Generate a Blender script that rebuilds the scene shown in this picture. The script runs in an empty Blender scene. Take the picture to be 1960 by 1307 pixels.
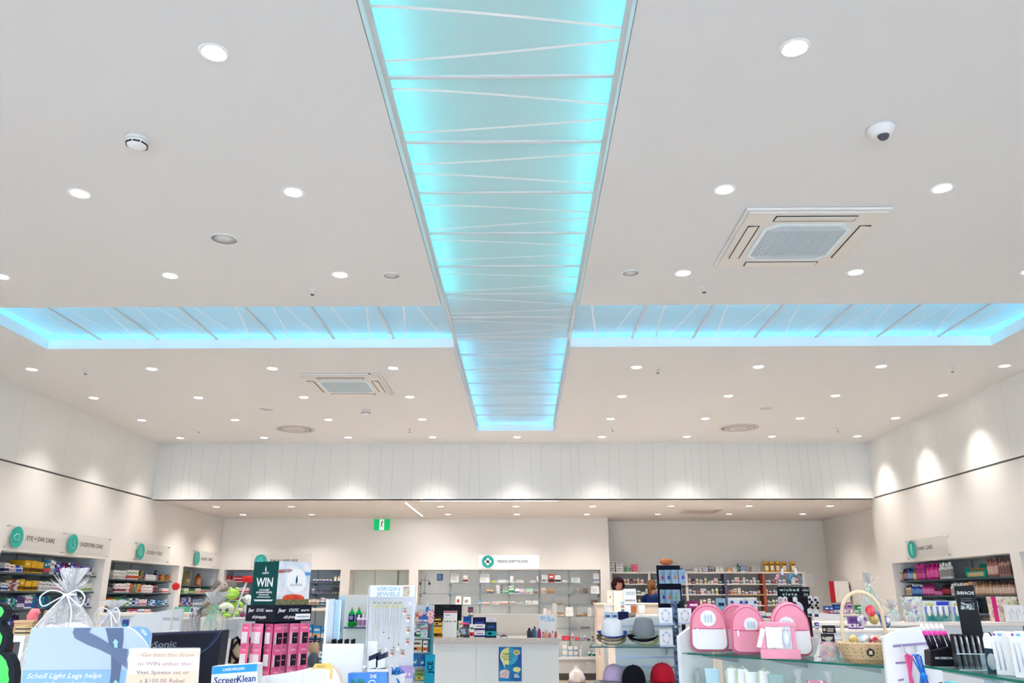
import bpy, bmesh, math, random
from mathutils import Vector, Matrix, Euler
random.seed(7)
PI = math.pi
SC = bpy.context.scene
COL = SC.collection
# ------------------------------------------------------------------ camera
FPX, PITCH, YAW, EYE = 1524.967, 0.309378544, 0.0128656643, 1.52
cd = bpy.data.cameras.new('camera')
cd.sensor_width = 36.0
cd.lens = FPX * 36.0 / 1960.0
cd.clip_start = 0.05
cam = bpy.data.objects.new('camera', cd)
COL.objects.link(cam)
cam.location = (0, 0, EYE)
cam.rotation_euler = (PI / 2 + PITCH, 0, YAW)
SC.camera = cam
# ------------------------------------------------------------------ daylight (behind the camera, through the shop front)
w = bpy.data.worlds.new('sky')
SC.world = w
w.use_nodes = True
bg = w.node_tree.nodes['Background']
bg.inputs[0].default_value = (0.71, 0.84, 1.0, 1)
bg.inputs[1].default_value = 5.6
pd = bpy.data.lights.new('shop_front_portal', 'AREA')
pd.shape = 'RECTANGLE'
pd.size, pd.size_y = 11.0, 3.3
pd.cycles.is_portal = True
po = bpy.data.objects.new('shop_front_portal', pd)
COL.objects.link(po)
po.location = (-0.18, -4.95, 1.75)
po.rotation_euler = (PI / 2, 0, 0)
# ------------------------------------------------------------------ exposure
vs = SC.view_settings
vs.view_transform = 'Standard'
vs.look = 'None'
vs.gamma = 1.0
vs.use_curve_mapping = False
vs.exposure = 0.42
cy = SC.cycles
cy.max_bounces = 5
cy.diffuse_bounces = 3
cy.glossy_bounces = 2
cy.transmission_bounces = 5
cy.transparent_max_bounces = 12
cy.caustics_reflective = False
cy.caustics_refractive = False
cy.use_adaptive_sampling = True
cy.adaptive_threshold = 0.25
cy.sample_clamp_indirect = 6.0
DOWN_W = 116.0      # watts of one downlight
LED_W = 1.2       # watts per metre of LED strip in the light box


def pix(u, v, Y):
    """point of the room at distance Y that the photograph shows at pixel (u, v)"""
    a = (u - 980.0) / FPX
    b = (653.5 - v) / FPX
    y = math.cos(PITCH) - b * math.sin(PITCH)
    z = math.sin(PITCH) + b * math.cos(PITCH)
    X = a * math.cos(YAW) - y * math.sin(YAW)
    Yd = a * math.sin(YAW) + y * math.cos(YAW)
    s = Y / Yd
    return Vector((X * s, Y, EYE + z * s))


def ppm(Y):
    return 1600.0 / Y


# ------------------------------------------------------------------ materials
def lin(c):
    return tuple((x / 12.92 if x <= 0.04045 else ((x + 0.055) / 1.055) ** 2.4) for x in c)


def hexc(h):
    return lin(tuple(int(h[i:i + 2], 16) / 255.0 for i in (0, 2, 4)))


MATS = {}


def facing(N, L, base, power, bump=None):
    """reflectance that rises from base to 1 at grazing angles, the same on both sides of a sheet"""
    lw = N.new('ShaderNodeLayerWeight')
    lw.inputs[0].default_value = 0.5
    if bump:
        L.new(bump.outputs[0], lw.inputs['Normal'])
    pw = N.new('ShaderNodeMath')
    pw.operation = 'POWER'
    pw.inputs[1].default_value = power
    L.new(lw.outputs['Facing'], pw.inputs[0])
    ma = N.new('ShaderNodeMath')
    ma.operation = 'MULTIPLY_ADD'
    ma.inputs[1].default_value = 0.6 - base
    ma.inputs[2].default_value = base
    L.new(pw.outputs[0], ma.inputs[0])
    return ma.outputs[0]


def mat(h, rough=0.5, metal=0.0, kind='plain', **k):
    """procedural material from a display colour 'rrggbb'"""
    key = (h, rough, metal, kind, tuple(sorted(k.items())))
    if key in MATS:
        return MATS[key]
    m = bpy.data.materials.new('%s_%s' % (kind, h))
    m.use_nodes = True
    nt = m.node_tree
    b = nt.nodes['Principled BSDF']
    c = hexc(h)
    b.inputs['Base Color'].default_value = (*c, 1)
    b.inputs['Roughness'].default_value = rough
    b.inputs['Metallic'].default_value = metal
    b.inputs['Specular IOR Level'].default_value = 0.1
    N, L = nt.nodes, nt.links
    if kind == 'glass':          # thin clear sheet
        tr = N.new('ShaderNodeBsdfTransparent')
        tr.inputs[0].default_value = (*c, 1)
        gl = N.new('ShaderNodeBsdfGlossy')
        gl.inputs['Roughness'].default_value = 0.03
        fr = facing(N, L, 0.04, 5.0)
        mx = N.new('ShaderNodeMixShader')
        L.new(fr, mx.inputs[0])
        L.new(tr.outputs[0], mx.inputs[1])
        L.new(gl.outputs[0], mx.inputs[2])
        L.new(mx.outputs[0], N['Material Output'].inputs[0])
    elif kind == 'film':         # crinkled cellophane
        tr = N.new('ShaderNodeBsdfTransparent')
        tr.inputs[0].default_value = (*c, 1)
        gl = N.new('ShaderNodeBsdfGlossy')
        gl.inputs['Roughness'].default_value = 0.12
        df = N.new('ShaderNodeBsdfDiffuse')
        df.inputs[0].default_value = (0.9, 0.9, 0.93, 1)
        m1 = N.new('ShaderNodeMixShader')
        m1.inputs[0].default_value = 0.55
        L.new(gl.outputs[0], m1.inputs[1])
        L.new(df.outputs[0], m1.inputs[2])
        mx = N.new('ShaderNodeMixShader')
        nz = N.new('ShaderNodeTexNoise')
        nz.inputs['Scale'].default_value = 30
        bp = N.new('ShaderNodeBump')
        bp.inputs['Strength'].default_value = 0.6
        bp.inputs['Distance'].default_value = 0.02
        L.new(nz.outputs['Fac'], bp.inputs['Height'])
        L.new(bp.outputs[0], gl.inputs['Normal'])
        L.new(facing(N, L, k.get('w', 0.14), 2.5, bp), mx.inputs[0])
        L.new(tr.outputs[0], mx.inputs[1])
        L.new(m1.outputs[0], mx.inputs[2])
        L.new(mx.outputs[0], N['Material Output'].inputs[0])
    elif kind == 'panel':        # back-lit diffuser sheet
        t = N.new('ShaderNodeBsdfTranslucent')
        t.inputs[0].default_value = (*c, 1)
        d = N.new('ShaderNodeBsdfDiffuse')
        d.inputs[0].default_value = (*c, 1)
        mx = N.new('ShaderNodeMixShader')
        mx.inputs[0].default_value = 0.42
        L.new(t.outputs[0], mx.inputs[1])
        L.new(d.outputs[0], mx.inputs[2])
        L.new(mx.outputs[0], N['Material Output'].inputs[0])
    elif kind == 'emit':
        b.inputs['Emission Color'].default_value = (*c, 1)
        b.inputs['Emission Strength'].default_value = k.get('s', 6.0)
        m.cycles.emission_sampling = 'NONE'
    elif kind == 'paint':        # rolled wall paint
        tc = N.new('ShaderNodeTexCoord')
        nz = N.new('ShaderNodeTexNoise')
        nz.inputs['Scale'].default_value = 180
        n2 = N.new('ShaderNodeTexNoise')
        n2.inputs['Scale'].default_value = 0.6
        hs = N.new('ShaderNodeMix')
        hs.data_type = 'RGBA'
        hs.inputs[6].default_value = (*[x * 0.97 for x in c], 1)
        hs.inputs[7].default_value = (*[min(1, x * 1.02) for x in c], 1)
        L.new(tc.outputs['Object'], nz.inputs['Vector'])
        L.new(tc.outputs['Object'], n2.inputs['Vector'])
        L.new(n2.outputs['Fac'], hs.inputs[0])
        L.new(hs.outputs[2], b.inputs['Base Color'])
        bp = N.new('ShaderNodeBump')
        bp.inputs['Strength'].default_value = 0.05
        bp.inputs['Distance'].default_value = 0.001
        L.new(nz.outputs['Fac'], bp.inputs['Height'])
        L.new(bp.outputs[0], b.inputs['Normal'])
    elif kind == 'mottle':       # two colours broken up by noise (carpet, fabric, straw, print)
        tc = N.new('ShaderNodeTexCoord')
        nz = N.new('ShaderNodeTexNoise')
        nz.inputs['Scale'].default_value = k.get('sc', 60)
        nz.inputs['Detail'].default_value = 4
        rp = N.new('ShaderNodeValToRGB')
        rp.color_ramp.elements[0].position = 0.4
        rp.color_ramp.elements[1].position = 0.6
        rp.color_ramp.elements[0].color = (*c, 1)
        rp.color_ramp.elements[1].color = (*hexc(k['h2']), 1)
        L.new(tc.outputs['Object'], nz.inputs['Vector'])
        L.new(nz.outputs['Fac'], rp.inputs[0])
        L.new(rp.outputs[0], b.inputs['Base Color'])
        if k.get('bump'):
            bp = N.new('ShaderNodeBump')
            bp.inputs['Strength'].default_value = k['bump']
            bp.inputs['Distance'].default_value = 0.004
            L.new(nz.outputs['Fac'], bp.inputs['Height'])
            L.new(bp.outputs[0], b.inputs['Normal'])
    elif kind == 'print':        # busy multicoloured printed artwork
        tc = N.new('ShaderNodeTexCoord')
        vo = N.new('ShaderNodeTexVoronoi')
        vo.inputs['Scale'].default_value = k.get('sc', 25)
        rp = N.new('ShaderNodeValToRGB')
        cols = k['cols'].split(',')
        cr = rp.color_ramp
        cr.interpolation = 'CONSTANT'
        while len(cr.elements) < len(cols):
            cr.elements.new(0.5)
        for i, hh in enumerate(cols):
            cr.elements[i].position = i / len(cols)
            cr.elements[i].color = (*hexc(hh), 1)
        sp = N.new('ShaderNodeSeparateColor')
        L.new(tc.outputs['Object'], vo.inputs['Vector'])
        L.new(vo.outputs['Color'], sp.inputs[0])
        L.new(sp.outputs[0], rp.inputs[0])
        L.new(rp.outputs[0], b.inputs['Base Color'])
    elif kind == 'plastic':      # see-through tinted plastic
        b.inputs['Transmission Weight'].default_value = k.get('t', 0.6)
        b.inputs['IOR'].default_value = 1.2
    MATS[key] = m
    return m


WHITE = mat('f2f2f2', 0.45)
GLASS = mat('e9f4f0', kind='glass')
SHELFGLASS = mat('fdfefe', kind='glass')
CLEAR = mat('ffffff', kind='glass')
BLACK = mat('14141a', 0.4)
CHROME = mat('c9ccd0', 0.25, 1.0)


# ------------------------------------------------------------------ mesh builder
class MB:
    def __init__(s):
        s.v, s.f, s.m, s.sm = [], [], [], []

    def add(s, vs_, fs_, mi=0, smooth=False):
        o = len(s.v)
        s.v += [tuple(x) for x in vs_]
        for q in fs_:
            s.f.append([o + i for i in q])
            s.m.append(mi)
            s.sm.append(smooth)
        return s

    def box(s, x0, x1, y0, y1, z0, z1, mi=0):
        return s.add([(x0, y0, z0), (x1, y0, z0), (x1, y1, z0), (x0, y1, z0), (x0, y0, z1), (x1, y0, z1), (x1, y1, z1), (x0, y1, z1)],
                     [(0, 3, 2, 1), (4, 5, 6, 7), (0, 1, 5, 4), (1, 2, 6, 5), (2, 3, 7, 6), (3, 0, 4, 7)], mi)

    def hexa(s, bot, top, mi=0):
        return s.add(list(bot) + list(top), [(0, 3, 2, 1), (4, 5, 6, 7), (0, 1, 5, 4), (1, 2, 6, 5), (2, 3, 7, 6), (3, 0, 4, 7)], mi)

    def prism(s, poly, y0, y1, mi=0, ax='y', smooth=False):
        """poly of 2-D points (counter-clockwise) extruded along an axis"""
        def p(a, b, t):
            return {'y': (a, t, b), 'x': (t, a, b), 'z': (a, b, t)}[ax]
        n = len(poly)
        s.add([p(a, b, y0) for a, b in poly] + [p(a, b, y1) for a, b in poly],
              [tuple(range(n)), tuple(range(2 * n - 1, n - 1, -1))], mi)
        o = len(s.v) - 2 * n
        for i in range(n):
            j = (i + 1) % n
            s.f.append([o + j, o + i, o + n + i, o + n + j])
            s.m.append(mi)
            s.sm.append(smooth)
        return s

    def lathe(s, prof, seg=16, c=(0, 0, 0), mi=0, sx=1.0, sy=1.0, cap=True, mis=None):
        vs_, n = [], len(prof)
        for r, z in prof:
            for k in range(seg):
                a = 2 * PI * k / seg
                vs_.append((c[0] + r * sx * math.cos(a), c[1] + r * sy * math.sin(a), c[2] + z))
        o = len(s.v)
        s.v += vs_
        for i in range(n - 1):
            for k in range(seg):
                k2 = (k + 1) % seg
                s.f.append([o + i * seg + k, o + i * seg + k2, o + (i + 1) * seg + k2, o + (i + 1) * seg + k])
                s.m.append(mis[i] if mis else mi)
                s.sm.append(True)
        if cap:
            s.f.append([o + k for k in range(seg - 1, -1, -1)])
            s.m.append(mis[0] if mis else mi)
            s.sm.append(False)
            s.f.append([o + (n - 1) * seg + k for k in range(seg)])
            s.m.append(mis[-1] if mis else mi)
            s.sm.append(False)
        return s

    def tube(s, pts, r, seg=8, mi=0, closed=False):
        pts = [Vector(p) for p in pts]
        n = len(pts)
        rr = r if isinstance(r, (list, tuple)) else [r] * n
        o = len(s.v)
        prev = None
        for i, p in enumerate(pts):
            if closed:
                d = pts[(i + 1) % n] - pts[i - 1]
            else:
                d = pts[min(i + 1, n - 1)] - pts[max(i - 1, 0)]
            d.normalize()
            up = prev if prev is not None else (Vector((0, 0, 1)) if abs(d.z) < 0.9 else Vector((1, 0, 0)))
            a = d.cross(up)
            if a.length < 1e-6:
                a = d.cross(Vector((0, 1, 0)))
            a.normalize()
            b = a.cross(d)
            b.normalize()
            prev = b
            for k in range(seg):
                t = 2 * PI * k / seg
                s.v.append(tuple(p + a * (rr[i] * math.cos(t)) + b * (rr[i] * math.sin(t))))
        for i in range(n if closed else n - 1):
            i2 = (i + 1) % n
            for k in range(seg):
                k2 = (k + 1) % seg
                s.f.append([o + i * seg + k, o + i * seg + k2, o + i2 * seg + k2, o + i2 * seg + k])
                s.m.append(mi)
                s.sm.append(True)
        if not closed:
            s.f.append([o + k for k in range(seg - 1, -1, -1)])
            s.f.append([o + (n - 1) * seg + k for k in range(seg)])
            s.m += [mi, mi]
            s.sm += [False, False]
        return s

    def ball(s, c, rx, ry=None, rz=None, seg=14, rings=9, mi=0, rot=None):
        ry = rx if ry is None else ry
        rz = rx if rz is None else rz
        R = Euler(rot).to_matrix() if rot else None
        vs_ = []
        for i in range(rings + 1):
            t = PI * i / rings
            for k in range(seg):
                a = 2 * PI * k / seg
                p = Vector((rx * math.sin(t) * math.cos(a), ry * math.sin(t) * math.sin(a), -rz * math.cos(t)))
                if R:
                    p = R @ p
                vs_.append((c[0] + p.x, c[1] + p.y, c[2] + p.z))
        fs_ = []
        for i in range(rings):
            for k in range(seg):
                k2 = (k + 1) % seg
                fs_.append((i * seg + k, i * seg + k2, (i + 1) * seg + k2, (i + 1) * seg + k))
        return s.add(vs_, fs_, mi, True)

    def grid(s, fn, nu, nv, mi=0, smooth=True):
        vs_ = [fn(i / nu, j / nv) for j in range(nv + 1) for i in range(nu + 1)]
        fs_ = [(j * (nu + 1) + i, j * (nu + 1) + i + 1, (j + 1) * (nu + 1) + i + 1, (j + 1) * (nu + 1) + i) for j in range(nv) for i in range(nu)]
        return s.add(vs_, fs_, mi, smooth)

    def mesh(s, name, mats, bevel=0.0, bseg=1):
        me = bpy.data.meshes.new(name)
        me.from_pydata(s.v, [], s.f)
        for m_ in (mats if isinstance(mats, (list, tuple)) else [mats]):
            me.materials.append(m_)
        me.polygons.foreach_set('material_index', s.m)
        me.polygons.foreach_set('use_smooth', s.sm)
        if bevel:
            bm = bmesh.new()
            bm.from_mesh(me)
            bmesh.ops.remove_doubles(bm, verts=bm.verts, dist=1e-5)
            bmesh.ops.bevel(bm, geom=[e for e in bm.edges if e.calc_face_angle(0) > 0.6], offset=bevel, segments=bseg, affect='EDGES', clamp_overlap=True)
            bm.to_mesh(me)
            bm.free()
        me.update()
        return me

    def build(s, name, mats, parent=None, loc=(0, 0, 0), rot=(0, 0, 0), bevel=0.0, bseg=1):
        return link(name, s.mesh(name, mats, bevel, bseg), parent, loc, rot)


def link(name, me, parent=None, loc=(0, 0, 0), rot=(0, 0, 0)):
    o = bpy.data.objects.new(name, me)
    COL.objects.link(o)
    o.location = loc
    o.rotation_euler = rot
    if parent:
        o.parent = parent
    return o


def tag(o, label, cat, group=None):
    o['label'] = label
    o['category'] = cat
    if group:
        o['group'] = group
    return o


def thing(name, label, cat, loc=(0, 0, 0), rz=0.0, group=None, rx=0.0):
    o = bpy.data.objects.new(name, None)
    COL.objects.link(o)
    o.empty_display_size = 0.05
    o.location = loc
    o.rotation_euler = (rx, 0, rz)
    return tag(o, label, cat, group)


def struct(o):
    o['kind'] = 'structure'
    return o


def children(o, cache={}):
    return [c for c in o.children]


TXT = {}


def text(s, size, m, parent=None, loc=(0, 0, 0), rot=(PI / 2, 0, 0), align='CENTER', bold=0.0, sx=1.0, shear=0.0, depth=0.0004, name='lettering', gap=1.0, fit=None):
    """flat printed lettering; size = cap height in metres; faces local -Y by default"""
    key = (s, round(size, 5), align, bold, sx, shear, m.name, gap, fit)
    if key not in TXT:
        cu = bpy.data.curves.new('lettering', 'FONT')
        cu.body = s
        cu.align_x = align
        cu.size = size / 0.70
        cu.offset = bold * size
        cu.extrude = depth
        cu.shear = shear
        cu.space_character = gap
        cu.resolution_u = 2
        t = bpy.data.objects.new('lettering', cu)
        me = bpy.data.meshes.new_from_object(t)
        bpy.data.objects.remove(t)
        bpy.data.curves.remove(cu)
        me.name = 'lettering'
        me.materials.clear()
        me.materials.append(m)
        if fit:
            xs_ = [v_.co.x for v_ in me.vertices]
            sx = fit / max(1e-6, max(xs_) - min(xs_))
        if sx != 1.0:
            me.transform(Matrix.Diagonal((sx, 1, 1, 1)))
        TXT[key] = me
    return link(name, TXT[key], parent, loc, rot)


def smooth(pts, k=4):
    """Catmull-Rom curve through the points"""
    P_ = [Vector(p) for p in pts]
    P_ = [P_[0]] + P_ + [P_[-1]]
    out = []
    for i in range(1, len(P_) - 2):
        a, b_, c, d = P_[i - 1:i + 3]
        for j in range(k):
            t = j / k
            out.append(.5 * (2 * b_ + (c - a) * t + (2 * a - 5 * b_ + 4 * c - d) * t * t + (3 * b_ - a - 3 * c + d) * t ** 3))
    return out + [P_[-2]]


ORD = ['first', 'second', 'third', 'fourth', 'fifth', 'sixth', 'seventh', 'eighth', 'ninth', 'tenth', 'eleventh', 'twelfth', 'thirteenth',
       'fourteenth', 'fifteenth', 'sixteenth', 'seventeenth', 'eighteenth', 'nineteenth', 'twentieth', '21st', '22nd', '23rd', '24th', '25th', '26th', '27th', '28th', '29th', '30th', '31st', '32nd', '33rd', '34th', '35th', '36th', '37th', '38th', '39th', '40th', '41st', '42nd', '43rd', '44th', '45th', '46th', '47th', '48th', '49th', '50th', '51st', '52nd', '53rd', '54th', '55th']

# ================================================================== the room
WL, WR, BH, BW, DW = -6.04, 5.67, 13.09, 16.4, 17.05    # left wall, right wall, bulkhead, back wall, dispensary back wall
DR = 6.25                                              # right wall of the dispensary
CZ, SZ, PZ = 3.936, 3.021, 4.038                        # ceiling, soffit, light panels
FRONT = -5.0
STEP = 1.72
HEAD = 2.03
PAINT = mat('e6e2dc', 0.6, kind='paint')
CEILP = mat('e2e0de', 0.75, kind='paint')
UPPER = mat('e9e8e4', 0.4, kind='paint')
GROOVE = mat('6b6a6a', 0.6)
LX0, LX1 = -0.70, 0.50                                 # long arm of the light cross
AX0, AX1, AY0, AY1 = -4.88, 4.76, 6.53, 7.755            # cross arm
LY0, LY1 = 0.39, 12.07


def slab_with_holes(name, axis, xs, ys, hole, z0, z1, m, bevel=0):
    """grid slab; hole(cx, cy) -> True leaves that cell open. axis 'z': in XY, 'x': wall in YZ, 'y': wall in XZ"""
    b = MB()
    xs, ys = sorted(set(xs)), sorted(set(ys))
    solid = {}
    for i in range(len(xs) - 1):
        for j in range(len(ys) - 1):
            solid[i, j] = not hole((xs[i] + xs[i + 1]) / 2, (ys[j] + ys[j + 1]) / 2)

    def P3(a, c, t):
        return {'z': (a, c, t), 'x': (t, a, c), 'y': (a, t, c)}[axis]
    for (i, j), sld in solid.items():
        if not sld:
            continue
        a0, a1, c0, c1 = xs[i], xs[i + 1], ys[j], ys[j + 1]
        for t in (z0, z1):
            b.add([P3(a0, c0, t), P3(a1, c0, t), P3(a1, c1, t), P3(a0, c1, t)], [(0, 1, 2, 3)])
        for (di, dj, e) in ((-1, 0, ((a0, c0), (a0, c1))), (1, 0, ((a1, c0), (a1, c1))), (0, -1, ((a0, c0), (a1, c0))), (0, 1, ((a0, c1), (a1, c1)))):
            if not solid.get((i + di, j + dj), False):
                (p, q), (r, t_) = e
                b.add([P3(p, q, z0), P3(r, t_, z0), P3(r, t_, z1), P3(p, q, z1)], [(0, 1, 2, 3)])
    me = b.mesh(name, m)
    bm = bmesh.new()
    bm.from_mesh(me)
    bmesh.ops.remove_doubles(bm, verts=bm.verts, dist=1e-5)
    bmesh.ops.recalc_face_normals(bm, faces=bm.faces)
    bm.to_mesh(me)
    bm.free()
    return struct(link(name, me))


# floor, outside pavement
struct(MB().box(WL - 0.5, DR + 0.2, FRONT, 14.8, -0.1, 0).build('floor', mat('dcd6d1', 0.45, kind='mottle', h2='d5cec8', sc=9, bump=0.1)))
struct(MB().box(WL - 0.5, DR + 0.2, 14.8, DW + 0.2, -0.1, 0).build('floor_rear', mat('b9ab9c', 0.5, kind='mottle', h2='ad9d8d', sc=9, bump=0.1)))
pv = MB().box(-30, 30, -25, FRONT, -0.2, -0.02).build('ground', mat('dfe2e6', 0.8, kind='mottle', h2='d3d6da', sc=2))
struct(pv)
# ceiling with the cross-shaped opening
slab_with_holes('ceiling', 'z', [WL - 0.5, WR + 0.3, LX0, LX1, AX0, AX1], [FRONT - 0.2, BH, LY0, LY1, AY0, AY1],
                lambda x, y: (LX0 < x < LX1 and LY0 < y < LY1) or (AX0 < x < AX1 and AY0 < y < AY1), CZ, CZ + 0.04, CEILP)
# bulkhead and soffit
bkm = MB().box(WL, WR, BH, BH + 0.15, SZ, CZ).build('wall_bulkhead', UPPER)
struct(bkm)
sof = MB().box(WL - 0.5, DR + 0.15, BH + 0.001, DW + 0.15, SZ, SZ + 0.1).build('ceiling_soffit', mat('e0d9d3', 0.75, kind='paint'))
struct(sof)
GX = mat('d3d2ce', 0.7)
rg = random.Random(3)
bl = MB()
x = WL + 0.25
while x < WR - 0.1:                     # fine slanting score lines on the bulkhead cladding
    d = rg.uniform(-0.05, 0.05)
    w_ = 0.0035
    z0_, z1_ = SZ + 0.02, CZ - 0.02
    if rg.random() < 0.35:
        z0_ = SZ + rg.uniform(0.1, 0.5)
    bl.add([(x - w_, BH - 0.0012, z0_), (x + w_, BH - 0.0012, z0_), (x + d + w_, BH - 0.0012, z1_), (x + d - w_, BH - 0.0012, z1_)], [(0, 1, 2, 3)])
    x += rg.uniform(0.12, 0.34)
bl.build('score_lines', GX, bkm)['kind'] = 'stuff'
# side walls: upper cladding, dark shadow gap, lower wall with shelf niches
SEAM = 3.03
LN = [(9.45, 11.87), (12.05, 14.48), (14.66, 16.50)]     # niches in the left wall (along Y)
RN = [(6.30, 9.47), (9.66, 12.77)]                     # niches in the right wall
for side, X, out, niches in (('left', WL, -1, LN), ('right', WR, 1, RN)):
    ymax = BW + 0.2 if side == 'left' else BH
    ys = [FRONT, ymax] + [e for n_ in niches for e in n_]
    nn = niches
    slab_with_holes('wall_' + side, 'x', ys, [0, HEAD if side == 'left' else 2.0, SEAM - 0.012],
                    lambda y, z, nn=nn, hd=(HEAD if side == 'left' else 2.0): z < hd and any(a < y < b for a, b in nn), X, X + out * 0.14, PAINT)
    xx = sorted((X, X + out * 0.14))
    uw = MB().box(xx[0], xx[1], FRONT, BH + 0.1, SEAM + 0.012, CZ).build('wall_upper_' + side, UPPER)
    struct(uw)
    g = MB().box(*sorted((X + out * 0.02, X + out * 0.14)), FRONT, BH, SEAM - 0.0125, SEAM + 0.0125).build('trim_shadow_gap_' + side, GROOVE)
    struct(g)
    jl = MB()
    y = 5.2
    while y < BH - 0.3:
        d = rg.uniform(-0.06, 0.06)
        w_ = 0.003
        xf = X - out * 0.0012
        jl.add([(xf, y - w_, SEAM + .03), (xf, y + w_, SEAM + .03), (xf, y + d + w_, CZ - .02), (xf, y + d - w_, CZ - .02)], [(0, 1, 2, 3) if out > 0 else (3, 2, 1, 0)])
        y += rg.uniform(0.5, 1.1)
    jl.build('score_lines', GX, uw)['kind'] = 'stuff'
# front wall with the glazed shop front (behind the camera)
slab_with_holes('wall_front', 'y', [WL - 0.5, WR + 0.3, WL + 0.3, WR - 0.3], [0, 0.1, 3.4, CZ],
                lambda x, z: WL + 0.3 < x < WR - 0.3 and 0.1 < z < 3.4, FRONT - 0.15, FRONT, PAINT)
# back wall with niches; dispensary walls
BN = [(-5.93, -3.61), (-3.43, -2.25), (-2.07, 1.535)]
slab_with_holes('wall_back', 'y', [WL, STEP] + [e for n_ in BN for e in n_], [0, 2.02, SZ],
                lambda x, z: z < 2.02 and any(a < x < b for a, b in BN), BW, BW + 0.14, PAINT)
struct(MB().box(WL - 0.5, STEP, DW - 0.05, DW + 0.15, 0, SZ).build('wall_behind_niches', PAINT))
struct(MB().box(STEP, DR + 0.15, DW, DW + 0.15, 0, SZ).build('wall_dispensary_back', PAINT))
struct(MB().box(STEP - 0.12, STEP, BW + 0.141, DW, 0, SZ).build('wall_dispensary_left', PAINT))
struct(MB().box(DR, DR + 0.15, BH + 0.12, DW, 0, SZ).build('wall_dispensary_right', PAINT))
struct(MB().box(WR, DR + 0.15, BH, BH + 0.12, 0, SZ).build('wall_dispensary_return', PAINT))

# ================================================================== the cross-shaped light box
lb = thing('ceiling_light_box', 'large cross-shaped ceiling light with glowing turquoise blue panels', 'ceiling light', (0, 0, CZ))
RAILM = mat('dcdcdc', 0.5)
PANELM = mat('e4e9e8', kind='panel')
INNER = mat('f4f4f4', 0.6)
LINEM = mat('ffffff', 0.5)
UPZ = 0.30        # depth of the box above the sheets


def world_child(mb, name, m, parent):
    """mesh given in world coordinates, parented to an unrotated root"""
    o = mb.build(name, m, parent)
    o.location = tuple(-c for c in parent.location)
    return o


I_ = 0.004
fp = [(LX0 + I_, LY0 + I_), (LX1 - I_, LY0 + I_), (LX1 - I_, AY0 + I_), (AX1 - I_, AY0 + I_), (AX1 - I_, AY1 - I_), (LX1 - I_, AY1 - I_), (LX1 - I_, LY1 - I_), (LX0 + I_, LY1 - I_),
      (LX0 + I_, AY1 - I_), (AX0 + I_, AY1 - I_), (AX0 + I_, AY0 + I_), (LX0 + I_, AY0 + I_)]
hs_ = MB()
for i in range(len(fp)):
    (x0, y0), (x1, y1) = fp[i], fp[(i + 1) % len(fp)]
    hs_.add([(x0, y0, CZ + .001), (x1, y0 if y0 == y1 else y1, CZ + .001), (x1, y1, PZ + UPZ), (x0, y0, PZ + UPZ)], [(3, 2, 1, 0)])
for (x0, x1, y0, y1) in ((LX0, LX1, LY0, LY1), (AX0, LX0, AY0, AY1), (LX1, AX1, AY0, AY1)):
    hs_.add([(x0, y0, PZ + UPZ), (x1, y0, PZ + UPZ), (x1, y1, PZ + UPZ), (x0, y1, PZ + UPZ)], [(0, 1, 2, 3)])
world_child(hs_, 'housing', INNER, lb)
# dividing rails that carry the sheets along the long arm
for X0, X1 in ((LX0, LX0 + 0.03), (LX1 - 0.03, LX1)):
    world_child(MB().box(X0, X1, LY0, LY1, PZ - 0.012, PZ + 0.012), 'side_rail', RAILM, lb)
divs = [round(0.39 + 0.6105 * k, 4) for k in range(20)]
divs[-1] = LY1 - 0.03
rl = random.Random(11)


def sheet(x0, x1, y0, y1, along):
    p = world_child(MB().add([(x0, y0, PZ), (x1, y0, PZ), (x1, y1, PZ), (x0, y1, PZ)], [(0, 1, 2, 3)]), 'light_panel', PANELM, lb)
    e = 0.009 if along == 'x' else 0.007
    cuts = [(0.22, 0.42), (0.85, 0.60)] if rl.random() < .5 else [(0.40, 0.22), (0.58, 0.84)]
    for (a, b_) in cuts:
        a += rl.uniform(-.06, .06)
        b_ += rl.uniform(-.06, .06)
        q = MB()
        n = 8
        for k in range(n):
            for t in (k / n, (k + 1) / n):
                off = a + (b_ - a) * (t ** 1.3)
                for sgn in (-e, e):
                    if along == 'x':
                        q.v.append((x0 + (x1 - x0) * t, y0 + (y1 - y0) * off + sgn, PZ - 0.0015))
                    else:
                        q.v.append((x0 + (x1 - x0) * off + sgn, y0 + (y1 - y0) * t, PZ - 0.0015))
            i0 = len(q.v) - 4
            q.f.append([i0, i0 + 2, i0 + 3, i0 + 1])
            q.m.append(0)
            q.sm.append(False)
        q.build('white_line', LINEM, p)
    return p


for k in range(len(divs) - 1):
    sheet(LX0 + 0.03, LX1 - 0.03, divs[k], divs[k + 1], 'x')
for y in divs[1:-1]:
    world_child(MB().box(LX0 + 0.03, LX1 - 0.03, y - 0.009, y + 0.009, PZ - 0.012, PZ + 0.01), 'divider_bar', RAILM, lb)
for arm, xs in (('l', [AX0, -4.334, -3.735, -3.13, -2.527, -1.923, -1.315, LX0]), ('r', [LX1, 1.128, 1.745, 2.371, 2.995, 3.617, 4.232, AX1])):
    for a, b_ in zip(xs, xs[1:]):
        sheet(a, b_, AY0, AY1, 'y')
    for x in xs[1:-1]:
        world_child(MB().box(x - 0.011, x + 0.011, AY0, AY1, PZ - 0.01, PZ + 0.01), 'divider_bar', RAILM, lb)
# LED strips inside the box, along every outer edge
LEDM = mat('8eefff', 0.5)


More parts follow.
